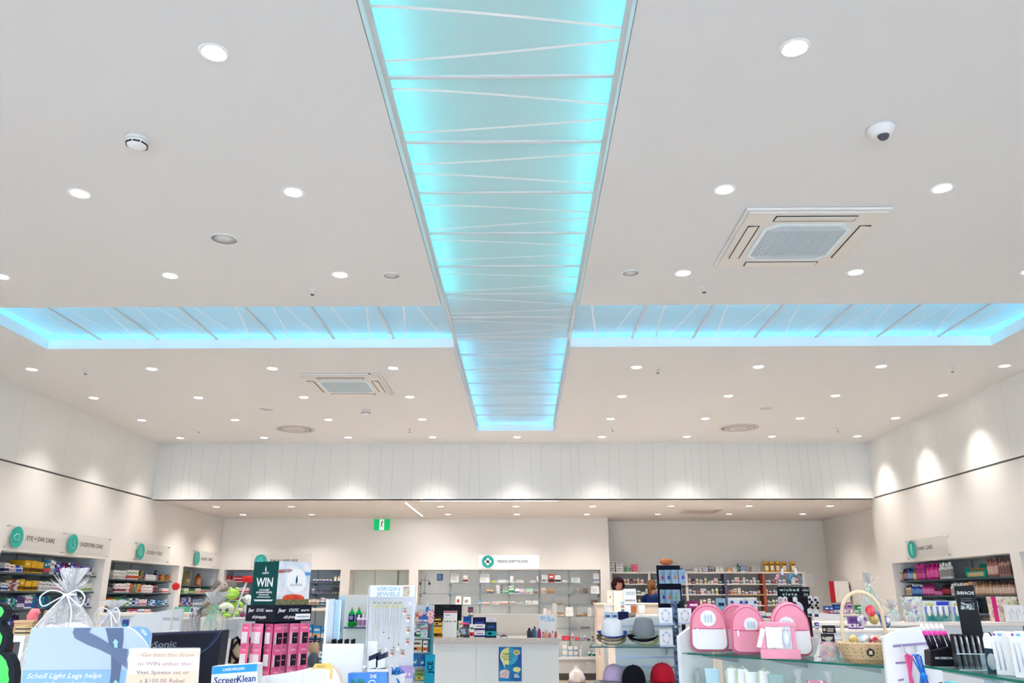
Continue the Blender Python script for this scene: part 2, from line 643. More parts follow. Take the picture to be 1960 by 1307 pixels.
def led(p0, p1, inward, col, k=1.0):
    p0, p1 = Vector(p0), Vector(p1)
    mid = (p0 + p1) / 2
    L_ = (p1 - p0).length
    ld = bpy.data.lights.new('led_strip', 'AREA')
    ld.shape = 'RECTANGLE'
    ld.size, ld.size_y = L_, 0.03
    ld.energy = LED_W * L_ * k
    ld.color = col
    o = bpy.data.objects.new('led_strip', ld)
    COL.objects.link(o)
    zdir = -(Vector(inward).normalized() * 0.75 + Vector((0, 0, -0.66))).normalized()      # lights shine along local -Z
    xdir = (p1 - p0).normalized()
    ydir = zdir.cross(xdir)
    R = Matrix((xdir, ydir, zdir)).transposed()
    o.matrix_world = Matrix.Translation(mid + Vector((0, 0, PZ + 0.11))) @ R.to_4x4()


CY, BL = (0.02, 0.72, 0.86), (0.04, 0.58, 1.0)
e = 0.035
led((LX0 + e, LY0, 0), (LX0 + e, AY0, 0), (1, 0, 0), CY)
led((LX1 - e, LY0, 0), (LX1 - e, AY0, 0), (-1, 0, 0), CY)
led((LX0 + e, AY1, 0), (LX0 + e, LY1, 0), (1, 0, 0), BL)
led((LX1 - e, AY1, 0), (LX1 - e, LY1, 0), (-1, 0, 0), BL)
led((LX0, LY1 - e, 0), (LX1, LY1 - e, 0), (0, -1, 0), BL)
for xa, xb in ((AX0, LX0), (LX1, AX1)):
    led((xa, AY1 - e, 0), (xb, AY1 - e, 0), (0, -1, 0), BL, 1.5)
    led((xa, AY0 + e, 0), (xb, AY0 + e, 0), (0, 1, 0), BL, 1.5)
led((AX0 + e, AY0, 0), (AX0 + e, AY1, 0), (1, 0, 0), BL)
led((AX1 - e, AY0, 0), (AX1 - e, AY1, 0), (-1, 0, 0), BL)

# ================================================================== downlights
LENS = mat('fffaf2', 0.4, kind='emit', s=14.0)
TRIM = mat('ececea', 0.4)
ring_me = MB().lathe([(0.052, 0.0), (0.058, -0.004), (0.068, -0.004), (0.072, 0.0)], 24, cap=False).mesh('trim_ring', TRIM)
lens_me = MB().lathe([(0.052, -0.001), (0.035, -0.003), (0.004, -0.0035)], 24).mesh('lens', LENS)
spot = bpy.data.lights.new('downlight_beam', 'SPOT')
spot.energy = DOWN_W
spot.color = (1.0, 0.93, 0.865)
spot.spot_size = math.radians(88)
spot.spot_blend = 1.0
spot.shadow_soft_size = 0.05


spot2 = spot.copy()
spot2.energy = DOWN_W * 0.68
spot2.spot_size = math.radians(128)


def downlight(x, y, z, label, group):
    t = thing('downlight', label, 'downlight', (x, y, z), 0, group)
    link('trim_ring', ring_me, t)
    link('lens', lens_me, t)
    s_ = bpy.data.objects.new('downlight_beam', spot if z > 3.5 else spot2)
    COL.objects.link(s_)
    s_.parent = t
    s_.location = (0, 0, -0.012)


ROWN = ['nearest row', 'second row', 'third row', 'fourth row', 'row just behind the cross arm', 'row through the air conditioner', 'row before the last', 'row along the bulkhead']
for r in range(8):
    y = 3.1146 + 1.35 * r
    for c in range(-4, 5):
        if r == 3 or (c == 0 and r < 7):
            continue
        x = -0.0813 + 1.35 * c
        if r < 3 and abs(c) > r + 1:
            if r < 2 and abs(c) > r + 2:
                continue
        pos = 'in the middle' if c == 0 else '%s %s of the light cross' % (ORD[abs(c) - 1], 'left' if c < 0 else 'right')
        downlight(x, y, CZ, 'round white downlight, %s, %s' % (ROWN[r], pos), 'downlights in the main ceiling')
for j, y in enumerate((14.2, 15.62)):
    for i, x in enumerate((-5.4, -4.07, -1.437, -0.11, 1.235, 2.6, 3.965, 5.37)):
        downlight(x, y, SZ, 'round downlight in the low rear soffit, %s row, %s from the left' % (('front', 'back')[j], ORD[i]), 'downlights in the rear soffit')
# linear lights in the soffit
LIN = mat('fff6ff', 0.4, kind='emit', s=9.0)
for nm, x0, x1, y0, y1 in (('running sideways over the prescription counter', -1.695, 0.571, 13.285, 13.315), ('running front to back beside the exit sign', -1.975, -1.945, 13.53, 15.9)):
    t = thing('linear_light', 'slim white line light in the rear soffit %s' % nm, 'light', ((x0 + x1) / 2, (y0 + y1) / 2, SZ), 0, 'line lights in the rear soffit')
    hx, hy = (x1 - x0) / 2, (y1 - y0) / 2
    MB().box(-hx, hx, -hy, hy, -0.006, 0.0).build('diffuser', LIN, t)
    f_ = MB()
    for (a, b_, c_, d_) in ((-hx - .006, -hx, -hy - .006, hy + .006), (hx, hx + .006, -hy - .006, hy + .006), (-hx, hx, -hy - .006, -hy), (-hx, hx, hy, hy + .006)):
        f_.box(a, b_, c_, d_, -0.008, 0.0)
    f_.build('frame', TRIM, t)
    al = bpy.data.lights.new('line_glow', 'AREA')
    al.shape = 'RECTANGLE'
    al.size, al.size_y = 2 * hx, 2 * hy
    al.energy = 13
    al.color = (1, .93, .9)
    ao = bpy.data.objects.new('line_glow', al)
    COL.objects.link(ao)
    ao.parent = t
    ao.location = (0, 0, -0.012)

# ================================================================== ceiling fittings
FIT = mat('eceae8', 0.35)
FIT2 = mat('d6d2ce', 0.5)
DARK = mat('3a3a40', 0.5)


def smoke(x, y, label):
    t = thing('smoke_detector', label, 'smoke detector', (x, y, CZ), 0.4)
    MB().lathe([(0.064, 0), (0.064, -0.016), (0.060, -0.018)], 24).build('base', FIT, t)
    MB().lathe([(0.058, -0.018), (0.058, -0.034), (0.048, -0.050), (0.02, -0.054)], 24).build('cover', FIT, t)
    for a in range(0, 360, 45):
        s_ = MB().box(-0.018, 0.018, -0.0565, -0.05, -0.044, -0.036)
        s_.build('slot', DARK, t, rot=(0, 0, math.radians(a)))


smoke(-2.125, 3.84, 'white round smoke detector with dark slots near the left front')
smoke(-2.13, 10.62, 'small white smoke detector behind the rear air conditioner')
t = thing('dome_camera', 'white dome security camera on the ceiling at upper right', 'camera', (1.95, 3.79, CZ), 0)
MB().lathe([(0.075, 0), (0.072, -0.012), (0.058, -0.035), (0.04, -0.05)], 24).build('housing', FIT, t)
MB().ball((0.005, -0.008, -0.046), 0.031).build('lens_dome', mat('55555f', 0.1), t)


def disc(x, y, label, r=0.095):
    t = thing('ceiling_speaker', label, 'speaker', (x, y, CZ), 0, 'flat round ceiling discs')
    MB().lathe([(r, 0), (r, -0.004), (r * .94, -0.008), (r * .9, -0.008), (r * .88, -0.004)], 32, cap=False).build('rim', FIT, t)
    MB().lathe([(r * .88, -0.004), (0.01, -0.006)], 32).build('grille', FIT2, t)


disc(-2.11, 5.14, 'flat white ceiling disc, alone at the left front', 0.098)
disc(-1.03, 5.83, 'flat grey ceiling disc just left of the long light arm', 0.07)
disc(0.855, 5.80, 'flat grey ceiling disc just right of the long light arm', 0.07)
disc(-3.46, 10.51, 'faint flat ceiling disc behind the rear air conditioner on the left', 0.10)
disc(3.29, 10.54, 'faint flat ceiling disc at the right rear', 0.10)


def sprinkler(x, y, label):
    t = thing('sprinkler_head', label, 'sprinkler', (x, y, CZ), 0, 'sprinkler heads')
    MB().lathe([(0.034, 0), (0.032, -0.006), (0.02, -0.009)], 18).build('escutcheon', FIT, t)
    MB().lathe([(0.012, -0.009), (0.012, -0.03), (0.008, -0.034)], 10).tube([(-.012, 0, -.03), (-.014, 0, -.045), (0, 0, -.056)], .003, 6).tube([(.012, 0, -.03), (.014, 0, -.045), (0, 0, -.056)], .003, 6).build('body', FIT, t)
    MB().lathe([(0.017, -0.056), (0.017, -0.058)], 12).build('deflector', DARK, t)


for x, y, p in ((-1.72, 6.1, 'in front of the left cross arm'), (1.49, 6.09, 'in front of the right cross arm'), (-4.87, 8.52, 'at far left behind the cross arm'), (-1.7, 8.55, 'by the rear air conditioner'),
                (1.51, 8.56, 'behind the right cross arm, near the long arm'), (4.76, 8.55, 'at far right behind the cross arm'), (-4.89, 11.84, 'at far left near the bulkhead'),
                (-1.7, 11.87, 'left of the long arm near the bulkhead'), (1.36, 11.82, 'right of the long arm near the bulkhead'), (4.76, 11.92, 'at far right near the bulkhead')):
    sprinkler(x, y, 'tiny sprinkler head %s' % p)


def cassette(x0, y0, label):
    t = thing('air_conditioner', label, 'air conditioner', (x0 + 0.475, y0 + 0.475, CZ), 0)
    h = 0.475
    cor = 0.03
    MB().prism([(-h, -h), (h, -h), (h, h), (-h, h)], -0.018, 0, ax='z').build('rim', FIT, t, bevel=0.006)
    # fascia with four louvre slots and a clipped square grille opening
    xs = [-.455, -.42, -.30, -.25, .25, .30, .42, .455]
    f_ = MB()
    hb = 0.455
    f_.prism([(-hb, -hb), (hb, -hb), (hb, hb), (-hb, hb)], -0.036, -0.018, ax='z')
    f_.build('fascia', mat('e2dcd4', 0.4), t, bevel=0.004)
    for a in range(4):
        R_ = a * PI / 2
        MB().box(-.27, .27, -.415, -.335, -0.0375, -0.036).build('slot', mat('3c3a3c', 0.6), t, rot=(0, 0, R_))
        MB().hexa([(-.262, -.412, -.046), (.262, -.412, -.046), (.262, -.345, -.039), (-.262, -.345, -.039)], [(-.262, -.412, -.042), (.262, -.412, -.042), (.262, -.345, -.036), (-.262, -.345, -.036)]).build('louvre', mat('e2dcd4', 0.4), t, rot=(0, 0, R_))
    g = 0.30
    c_ = 0.075
    octo = [(-g + c_, -g), (g - c_, -g), (g, -g + c_), (g, g - c_), (g - c_, g), (-g + c_, g), (-g, g - c_), (-g, -g + c_)]
    MB().prism(octo, -0.043, -0.036, ax='z').build('grille_frame', mat('e3edf0', 0.4), t)
    gi = [(x_ * .9, y_ * .9) for x_, y_ in octo]
    gr = MB().prism(gi, -0.0445, -0.043, ax='z').build('intake_grille', mat('c6d3da', 0.6), t)
    gb = MB()
    for k in range(27):
        q = -0.26 + 0.02 * k
        gb.box(q - .002, q + .002, -.2, .2, -0.048, -0.0445)
    gb.build('grille_bars', mat('b6c4cc', 0.6), gr)['kind'] = 'stuff'


cassette(1.47, 4.70, 'large square white ceiling air conditioner to the right of the light cross')
cassette(-2.56, 8.72, 'square ceiling air conditioner left of the long light arm, further back')


def round_vent(x, y, label):
    t = thing('ceiling_vent', label, 'vent', (x, y, CZ), 0, 'round ceiling air diffusers')
    for r0, r1, z in ((0.29, 0.24, -0.006), (0.22, 0.17, -0.012), (0.15, 0.02, -0.016)):
        MB().lathe([(r0, 0), (r0, z), (r1, z * 1.6), (r1, 0)], 36).build('cone_ring', mat('cfc8c0', 0.6), t)


round_vent(-3.445, 11.89, 'round ringed air diffuser at the left rear of the ceiling')
round_vent(3.265, 11.87, 'round ringed air diffuser at the right rear of the ceiling')
t = thing('soffit_vent', 'square slatted air grille in the low rear soffit', 'vent', (3.3, 15.1, SZ), 0)
MB().box(-.33, .33, -.33, .33, -0.012, 0).build('frame', mat('c9beb4', 0.6), t)
for k in range(9):
    MB().box(-.28, .28, -.27 + .06 * k, -.245 + .06 * k, -0.02, -0.012).build('slat', mat('b5aa9f', 0.6), t)
# exit sign
t = thing('exit_sign', 'green exit sign with white running man under the rear soffit', 'sign', (-2.75, 15.9, SZ), 0)
MB().box(-.155, .155, -.003, .003, -0.06, 0).build('bracket', CLEAR, t)
GREEN = mat('0ca35c', 0.4, kind='emit', s=0.55)
bd = MB().box(-.155, .155, -.015, .015, -0.275, -0.062).build('face', GREEN, t, bevel=.003)
EW = mat('ffffff', 0.4, kind='emit', s=0.25)
MB().box(-.045, .045, -.0165, -.015, -.268, -.07).build('doorway', EW, t)
mn = MB()
mn.ball((.012, -.018, -.098), .012, .002, .012)
for a, b_, r in (((.008, -.112), (-.004, -.165), .010), ((.008, -.116), (.034, -.135), .005), ((.034, -.135), (.04, -.12), .005), ((.004, -.116), (-.022, -.125), .005), ((-.022, -.125), (-.03, -.15), .005),
                 ((-.004, -.165), (.02, -.195), .007), ((.02, -.195), (.016, -.24), .006), ((-.006, -.165), (-.016, -.205), .007), ((-.016, -.205), (-.042, -.215), .006)):
    mn.tube([(a[0], -.018, a[1]), (b_[0], -.018, b_[1])], r, 6)
mn.build('running_man', mat('0a6a3c', 0.5), t)

# ================================================================== shelving units and their stock
LAM = mat('d3dadf', 0.45)
LAMW = mat('e8e8e6', 0.45)
EDGE = mat('4d5b60', 0.4)
SLOT = mat('9aa2a6', 0.4, 0.6)


class Unit:
    """front plane of a shelving unit: origin at the viewer's left, local x to the right, local y into the unit"""
    def __init__(s, origin, rz, w=None):
        s.o, s.rz, s.w, s.sh, s.gap = Vector(origin), rz, w, [], .047
        s.R = Matrix.Rotation(rz, 3, 'Z')

    def world(s, x, y, z):
        return s.o + s.R @ Vector((x, y, z))

    def x_at(s, u, dy=0.16, v=1125):
        """local x of the spot that shows at pixel column u on the plane dy behind the front"""
        p = pix(u, v, 10.0)
        d = Vector((p.x, p.y))
        n = s.R @ Vector((0, 1, 0))
        q = s.world(0, dy, 0)
        t = (q.x * n.x + q.y * n.y) / (d.x * n.x + d.y * n.y)
        w_ = Vector((d.x * t, d.y * t, 0)) - s.o
        return (s.R.inverted() @ w_).x


PCACHE = {}


def product_mesh(kind, w_, h, d, cols):
    """one shop product, standing on z=0, front face at y=0, centred in x"""
    key = (kind, round(w_, 3), round(h, 3), round(d, 3), cols)
    if key in PCACHE:
        return PCACHE[key]
    c = list(cols) + [cols[-1]] * 3
    ms = [mat(x, 0.45) for x in c[:4]]
    b = MB()
    hw = w_ / 2
    if kind == 'b':                                     # printed carton: colour band, title block, tuck-flap line
        b.box(-hw, hw, 0, d, 0, h, 0)
        e = 0.0006
        for (x0, x1, z0, z1, mi) in ((-hw, hw, h * .12, h * .42, 1), (-hw * .7, hw * .7, h * .62, h * .78, 2), (-hw * .5, hw * .1, h * .2, h * .34, 3)):
            b.add([(x0, -e, z0), (x1, -e, z0), (x1, -e, z1), (x0, -e, z1)], [(0, 1, 2, 3)], mi)
        for sx_ in (-1, 1):
            x_ = sx_ * (hw + e)
            b.add([(x_, 0, h * .12), (x_, d, h * .12), (x_, d, h * .42), (x_, 0, h * .42)], [(0, 1, 2, 3) if sx_ > 0 else (3, 2, 1, 0)], 1)
    elif kind == 'o':                                   # open display carton with a low front and products inside
        t_ = 0.004
        b.box(-hw, hw, 0, t_, 0, h * .45, 0).box(-hw, hw, d - t_, d, 0, h, 0).box(-hw, -hw + t_, t_, d - t_, 0, h * .7, 0).box(hw - t_, hw, t_, d - t_, 0, h * .7, 0).box(-hw, hw, 0, d, 0, t_, 0)
        b.add([(-hw * .8, -.0006, h * .08), (hw * .8, -.0006, h * .08), (hw * .8, -.0006, h * .36), (-hw * .8, -.0006, h * .36)], [(0, 1, 2, 3)], 1)
        b.box(-hw * .85, hw * .85, d * .2, d * .85, t_, h * .66, 2)
    elif kind == 'l':                                   # bottle with shoulder, cap and wrap label
        r = hw
        b.lathe([(r * .92, 0), (r, h * .02), (r, h * .14), (r, h * .58), (r, h * .68), (r * .8, h * .76), (r * .48, h * .80), (r * .5, h * .80), (r * .5, h * .97), (r * .44, h)], 12, (0, r, 0),
                mis=[0, 0, 2, 0, 0, 0, 1, 1, 1])
    elif kind == 'j':                                   # squat jar
        r = hw
        b.lathe([(r * .9, 0), (r, h * .06), (r, h * .62), (r * .9, h * .66), (r * 1.02, h * .66), (r * 1.02, h * .96), (r * .95, h)], 12, (0, r, 0), mis=[0, 2, 0, 1, 1, 1])
    elif kind == 't':                                   # tube standing on its cap
        r = hw * .8
        b.lathe([(r * .85, 0), (r * .85, h * .18)], 12, (0, r, 0), 1)
        n = 12
        v0 = [(r * math.cos(2 * PI * k / n), r + r * math.sin(2 * PI * k / n), h * .18) for k in range(n)]
        v1 = [(hw * math.cos(2 * PI * k / n), r + .15 * r * math.sin(2 * PI * k / n), h) for k in range(n)]
        b.add(v0 + v1, [(k, (k + 1) % n, n + (k + 1) % n, n + k) for k in range(n)] + [tuple(range(n, 2 * n))], 0, True)
    elif kind == 'p':                                   # pump / trigger bottle
        r = hw
        b.lathe([(r * .9, 0), (r, h * .03), (r, h * .5), (r * .6, h * .62), (r * .3, h * .68), (r * .35, h * .68), (r * .35, h * .76), (r * .12, h * .76), (r * .12, h * .88)], 12, (0, r, 0),
                mis=[0, 2, 0, 0, 1, 1, 1, 1])
        b.box(-r * .3, r * 1.0, r * .8, r * 1.2, h * .86, h * .98, 1)
    elif kind == 'g':                                   # soft pouch, fat at the bottom, sealed at the top
        def fn(u_, v_, sgn):
            x_ = (u_ - .5) * w_ * (1 - .1 * v_)
            y_ = d / 2 + sgn * d / 2 * math.sin(PI * u_) ** .6 * (1 - v_) ** .6
            return (x_, y_, v_ * h)
        b.grid(lambda u_, v_: fn(u_, v_, -1), 8, 6, 0)
        b.grid(lambda u_, v_: fn(1 - u_, v_, 1), 8, 6, 0)
        b.add([(-hw * .5, -.002 + d * .08, h * .25), (hw * .5, -.002 + d * .08, h * .25), (hw * .5, d * .28, h * .6), (-hw * .5, d * .28, h * .6)], [(0, 1, 2, 3)], 1)
    elif kind == 'e':                                   # envelope / paper bag leaning back
        b.hexa([(-hw, 0, 0), (hw, 0, 0), (hw, d * .6, 0), (-hw, d * .6, 0)], [(-hw * .96, d * .5, h), (hw * .96, d * .5, h), (hw * .96, d * .56, h), (-hw * .96, d * .56, h)], 0)
        b.add([(-hw * .6, d * .1 - .003, h * .22), (hw * .3, d * .1 - .003, h * .22), (hw * .3, d * .31 - .003, h * .62), (-hw * .6, d * .31 - .003, h * .62)], [(0, 1, 2, 3)], 1)
    me = b.mesh({'b': 'carton', 'o': 'display_carton', 'l': 'bottle', 'j': 'jar', 't': 'tube', 'p': 'pump_bottle', 'g': 'pouch', 'e': 'paper_bag'}[kind], ms)
    PCACHE[key] = me
    return me


KN = {'b': ('carton', 'carton'), 'o': ('display_carton', 'carton'), 'l': ('bottle', 'bottle'), 'j': ('jar', 'jar'), 't': ('tube', 'tube'), 'p': ('pump_bottle', 'bottle'), 'g': ('pouch', 'pouch'), 'e': ('paper_bag', 'bag')}


def stock(unit, z, place, group, items, dy=0.13):
    """items: (u0, u1, n, kind, desc, height, colours[, depth, stack]) laid out between pixel columns u0..u1 of the photograph"""
    cnt = 0
    for it in items:
        u0, u1, n, kind, desc, h, cols = it[:7]
        d = it[7] if len(it) > 7 else None
        stk = it[8] if len(it) > 8 else 1
        xa, xb = unit.x_at(u0, dy), unit.x_at(u1, dy)
        if xb < xa:
            xa, xb = xb, xa
        if unit.w:
            xa, xb = max(xa, .012), min(xb, unit.w - .012)
        above = [q - z - unit.gap for q in unit.sh if q > z + .02]
        if above:
            h = min(h, min(above) / stk)
        step = (xb - xa) / n
        for k in range(n):
            wd = step * (0.92 if kind in 'bo' else 0.9)
            cc = tuple(cols[(k + i) % len(cols)] if len(cols) > 4 else cols[i % len(cols)] for i in range(min(4, len(cols)))) if len(cols) > 1 else (cols[0],)
            dd = d if d else {'b': min(0.14, max(0.05, wd)), 'o': 0.2}.get(kind, min(wd, .1))
            if kind in 'ljp':
                wd = min(wd, 0.11)
            hh = h * (1 - .035 * ((k * 7 + cnt * 3) % 4))
            for q in range(stk):
                o = link('medicine_box' if kind == 'b' and 'prescription' in group + place else KN[kind][0], product_mesh(kind, wd, hh, dd, cc))
                p = unit.world(xa + (k + .5) * step, dy, z + .0015 + q * (hh + .001))
                o.location = p
                o.rotation_euler = (0, 0, unit.rz)
                lv = '' if stk == 1 else ' %s up,' % ORD[q]
                tag(o, '%s,%s %s from left, %s' % (desc, lv, ORD[cnt], place), KN[kind][1], group)
            cnt += 1


def niche(label, origin, rz, width, head, shelves, depth=0.42, glass=False, name='shelf_unit', back=LAM, bench=None, bays=None):
    t = thing(name, label, 'shelf unit', origin, rz)
    y0, y1 = 0.142, 0.142 + depth
    MB().box(-0.02, width + .02, y1, y1 + .02, 0, head + .02).build('back_panel', back, t)
    for x0, x1 in ((-0.02, -0.0005), (width + .0005, width + .02)):
        MB().box(x0, x1, y0, y1, 0, head).build('side_panel', back, t)
    MB().box(-0.02, width + .02, y0, y1, head, head + .02).build('top_panel', back, t)
    nb = bays or max(1, round(width / 0.6))
    for k in range(1, nb):
        x = width * k / nb
        MB().box(x - .012, x + .012, y1 - .012, y1, .42, head).build('slotted_upright', SLOT, t)
    for z in shelves:
        if glass:
            xs = .60 if z > 1.7 else .004
            s_ = MB().box(xs, width - .004, 0.06, y1 - .015, z - .009, z).build('glass_shelf', SHELFGLASS, t)
            MB().box(xs, width - .004, 0.058, 0.06, z - .009, z).build('shelf_edge', mat('7f9aa0', 0.2), s_)
        else:
            s_ = MB().box(0.004, width - .004, 0.10, y1 - .015, z - .016, z).build('shelf', mat('b6c2c6', 0.4), t)
            MB().box(0.004, width - .004, 0.094, 0.0995, z - .02, z - .0005).build('shelf_edge', EDGE, s_)
        for k in range(nb + 1):
            x = min(max(width * k / nb, .012), width - .012)
            if glass and x < xs - .01:
                continue
            MB().prism([(y1 - .015, z - .07), (y1 - .015, z - .017), (.16, z - .017), (.16, z - .025)], x - .003, x + .003, ax='x').build('bracket', SLOT, s_)
    if bench:
        MB().box(0.002, width - .002, 0.02, y1, bench - .04, bench).build('bench_top', LAMW, t)
        MB().box(0.002, width - .002, 0.08, y1, 0.0, bench - .041).build('base_cabinet', LAMW, t)
    return t


U_EYE = Unit((WL, LN[0][0], 0), PI / 2, 2.42)
U_COU = Unit((WL, LN[1][0], 0), PI / 2, 2.43)
U_ALL = Unit((WL, LN[2][0], 0), PI / 2, 1.84)
U_BCK = Unit((BN[0][0], BW, 0), 0, 2.32)
U_PRE = Unit((BN[2][0], BW, 0), 0, 3.605)
U_HAI = Unit((WR, RN[1][1], 0), -PI / 2, 3.11)
U_SID = Unit((WR, RN[0][1], 0), -PI / 2)
SH = [1.795, 1.582, 1.375, 1.165, 0.93, 0.71]
U_EYE.sh = SH + [2.05]
U_COU.sh = [2.05, 1.77, 1.575, 1.372, 1.165]
U_ALL.sh = [2.05, 1.71, 1.57, 1.35]
U_BCK.sh = [2.04, 1.78, 1.575, 1.36]
U_PRE.sh = [2.04, 1.775, 1.568, 1.364, 1.145, .925, .705]
U_HAI.sh = [2.02, 1.745, 1.53, 1.31]
niche('recessed shelf unit full of cartons below the eye and ear care sign', U_EYE.o, U_EYE.rz, LN[0][1] - LN[0][0], HEAD, SH, bench=.40)
niche('recessed shelf unit below the cough and cold sign', U_COU.o, U_COU.rz, LN[1][1] - LN[1][0], HEAD, [1.77, 1.575, 1.372, 1.165, .93, .71], bench=.40)
niche('recessed shelf unit below the allergy sign in the left corner', U_ALL.o, U_ALL.rz, LN[2][1] - LN[2][0], HEAD, [1.71, 1.57, 1.35, 1.15, .93], bench=.40)
niche('recessed shelf unit in the back wall behind the pink card spinner', U_BCK.o, 0, BN[0][1] - BN[0][0], 2.02, [1.78, 1.575, 1.36, .725, .31], bench=None)
niche('recessed shelf unit below the hair care sign on the right wall', U_HAI.o, U_HAI.rz, RN[1][1] - RN[1][0], 2.0, [1.745, 1.53, 1.31, 1.1, .9, .7], bench=.40)
niche('recessed shelf unit at the right edge, nearest along the right wall', U_SID.o, U_SID.rz, RN[0][1] - RN[0][0], 2.0, [1.745, 1.53, 1.31, 1.1], bench=.40)
niche('wide recessed glass shelf unit behind the prescription counter', U_PRE.o, 0, BN[2][1] - BN[2][0], 2.02, [1.775, 1.568, 1.364, 1.145, .925, .705], glass=True, bench=.404, back=mat('f4f5f3', .4), bays=6)
# counter ledge that runs along the back-left unit
lg = tag(MB().box(-5.93, -3.61, BW - .06, BW - .002, 1.245, 1.30).build('counter_ledge', mat('eadfd2', .45), bevel=.006), 'cream counter ledge along the back-left shelf unit', 'ledge')
# sliding door recess in the back wall
dr = struct(MB().box(BN[1][0] - .02, BN[1][1] + .02, BW + .55, BW + .59, 0, 2.04).build('door_1', mat('dde3da', .5), None))
MB().box(-3.02, -3.012, BW + .545, BW + .55, 0, 2.03).build('panel_gap', mat('8d9390', .5), dr)
MB().box(-2.56, -2.53, BW + .535, BW + .55, 0, 2.03).build('door_edge', mat('8a918f', .4), dr)
for x0, x1, nm in ((BN[1][0] - .02, BN[1][0] - .001, 'wall_door_jamb_left'), (BN[1][1] + .001, BN[1][1] + .02, 'wall_door_jamb_right')):
    struct(MB().box(x0, x1, BW + .141, BW + .55, 0, 2.04).build(nm, PAINT))
struct(MB().box(BN[1][0], BN[1][1], BW + .141, BW + .55, 2.021, 2.04).build('wall_door_head', PAINT))

W_, K_ = 'f3f1ef', '1d1b22'
G_ = 'stock of the eye and ear care shelves'
GOLD = ('d9a520', '6b4516', 'f2d87a', '8a5a1a')
stock(U_EYE, SH[0], 'top shelf under the eye care sign', G_, [
    (2, 11, 1, 'b', 'white and navy carton', .10, (W_, '33315f', 'd2606a')), (11, 21, 1, 'b', 'white and pink carton', .10, (W_, 'e3b9c4', 'c94b58')),
    (22, 38, 1, 'o', 'white tray with blue front', .13, (W_, '2b63c9', '1e52b5')), (39, 52, 1, 'b', 'wide gold display carton', .155, GOLD, .2), (52.5, 77, 2, 'b', 'tall gold picture carton', .15, ('e0ad2c', '5d4022', 'e8b840', 'b98a3a'), .18),
    (78, 89, 2, 'b', 'teal carton with red panel', .17, ('1f6f8c', 'd8434a', 'e9e4e4')), (90, 98, 2, 'b', 'slim white carton', .175, (W_, 'b9b6b3', '6d6a68')),
    (99, 147, 9, 'l', 'dark bottle with white cap', .16, ('2b2140', 'f4f4f4', '3b6fc9', '7a3fa0', 'b22d52')), (151, 171, 3, 'b', 'purple and white carton', .13, ('7766a8', W_, '3f3569')),
    (172, 194, 6, 'b', 'white carton with green foot', .125, (W_, '7fae5a', 'c9d8b8'))])
stock(U_EYE, SH[1], 'second shelf under the eye care sign', G_, [
    (2, 15, 2, 'b', 'white and blue carton', .09, (W_, '2f59b5', '2f59b5')), (16, 35, 6, 'b', 'slim orange and white carton', .125, ('e7e2dd', 'd9783a', '4a4b8c', '8b3a3a', 'e2d7c8')),
    (36, 46, 1, 'b', 'gold carton', .135, GOLD, .2), (47, 72, 2, 'b', 'gold picture carton', .13, ('e0ad2c', '5d4022', 'e8b840', 'b98a3a'), .18), (73, 98, 4, 'b', 'pale grey carton', .125, ('e6e4e4', 'c8c5c8', '8d8894')),
    (100, 148, 5, 'b', 'white and pink carton', .11, (W_, 'd5a3b4', '8d6a9a')), (152, 189, 5, 'b', 'slim white and green carton', .115, (W_, '86b05f', 'd9e3cc'))])
stock(U_EYE, SH[2], 'third shelf under the eye care sign', G_, [
    (2, 15, 3, 'b', 'navy carton', .09, ('28397f', '1d8f8a', 'cfd6ea')), (15, 38, 5, 'b', 'green and white carton', .13, ('3f9a78', 'e6efe9', '2a5f8f', '5fb59a', '31406f')), (38, 52, 4, 'b', 'purple carton', .14, ('5a3f78', 'dcd3e3', '2c2350')),
    (52, 66, 4, 'b', 'white and navy carton', .15, ('e3e6ee', '2f4f9a', 'c0475a')), (66, 100, 6, 'b', 'teal and blue carton', .15, ('17808e', '1f4f9e', '6b3f6e', '1a9aa0', '24346e')), (150, 186, 5, 'b', 'blue and white carton', .13, ('2f6db0', W_, '3a9a8a', '804a80', 'dfe6ef'))])
stock(U_EYE, SH[3], 'fourth shelf under the eye care sign', G_, [
    (4, 18, 3, 't', 'green tube', .14, ('38b58a', '1f5f9a')), (18, 32, 2, 'b', 'blue carton', .16, ('2a5fb8', '9fc0ea', 'e8eef6')), (33, 50, 3, 'l', 'dark purple bottle', .15, ('3c2a52', '241a33', '6d4f86')), (150, 186, 6, 'b', 'white and blue carton', .12, (W_, '5b7fc0', '9fb0cf'))])
G_ = 'stock of the cough and cold shelves'
stock(U_COU, 1.77, 'top shelf under the cough sign', G_, [
    (213, 238, 6, 'b', 'plain white carton', .125, (W_, 'dcd8d6', 'a8a4a2')), (240, 262, 6, 'b', 'white carton with red spots', .145, (W_, 'cf4a3a', '6c8f58', 'e0a03a')), (263, 275, 4, 'b', 'dark slim carton', .14, ('3a3340', 'd9852f', '5f8a4a', '6b4f9a', 'b94a3f')),
    (276, 296, 4, 'b', 'low white carton', .09, (W_, 'd5d2cf', '9fb5a8')), (296, 303, 1, 'p', 'navy trigger spray bottle', .17, ('2c2a55', '2c2a55', '7f86b5')), (305, 335, 5, 'b', 'red and yellow carton', .05, ('a83a2f', 'd9b23f', '4a3a2a', '3f6f4a', 'c9702f'), .08, 2)])
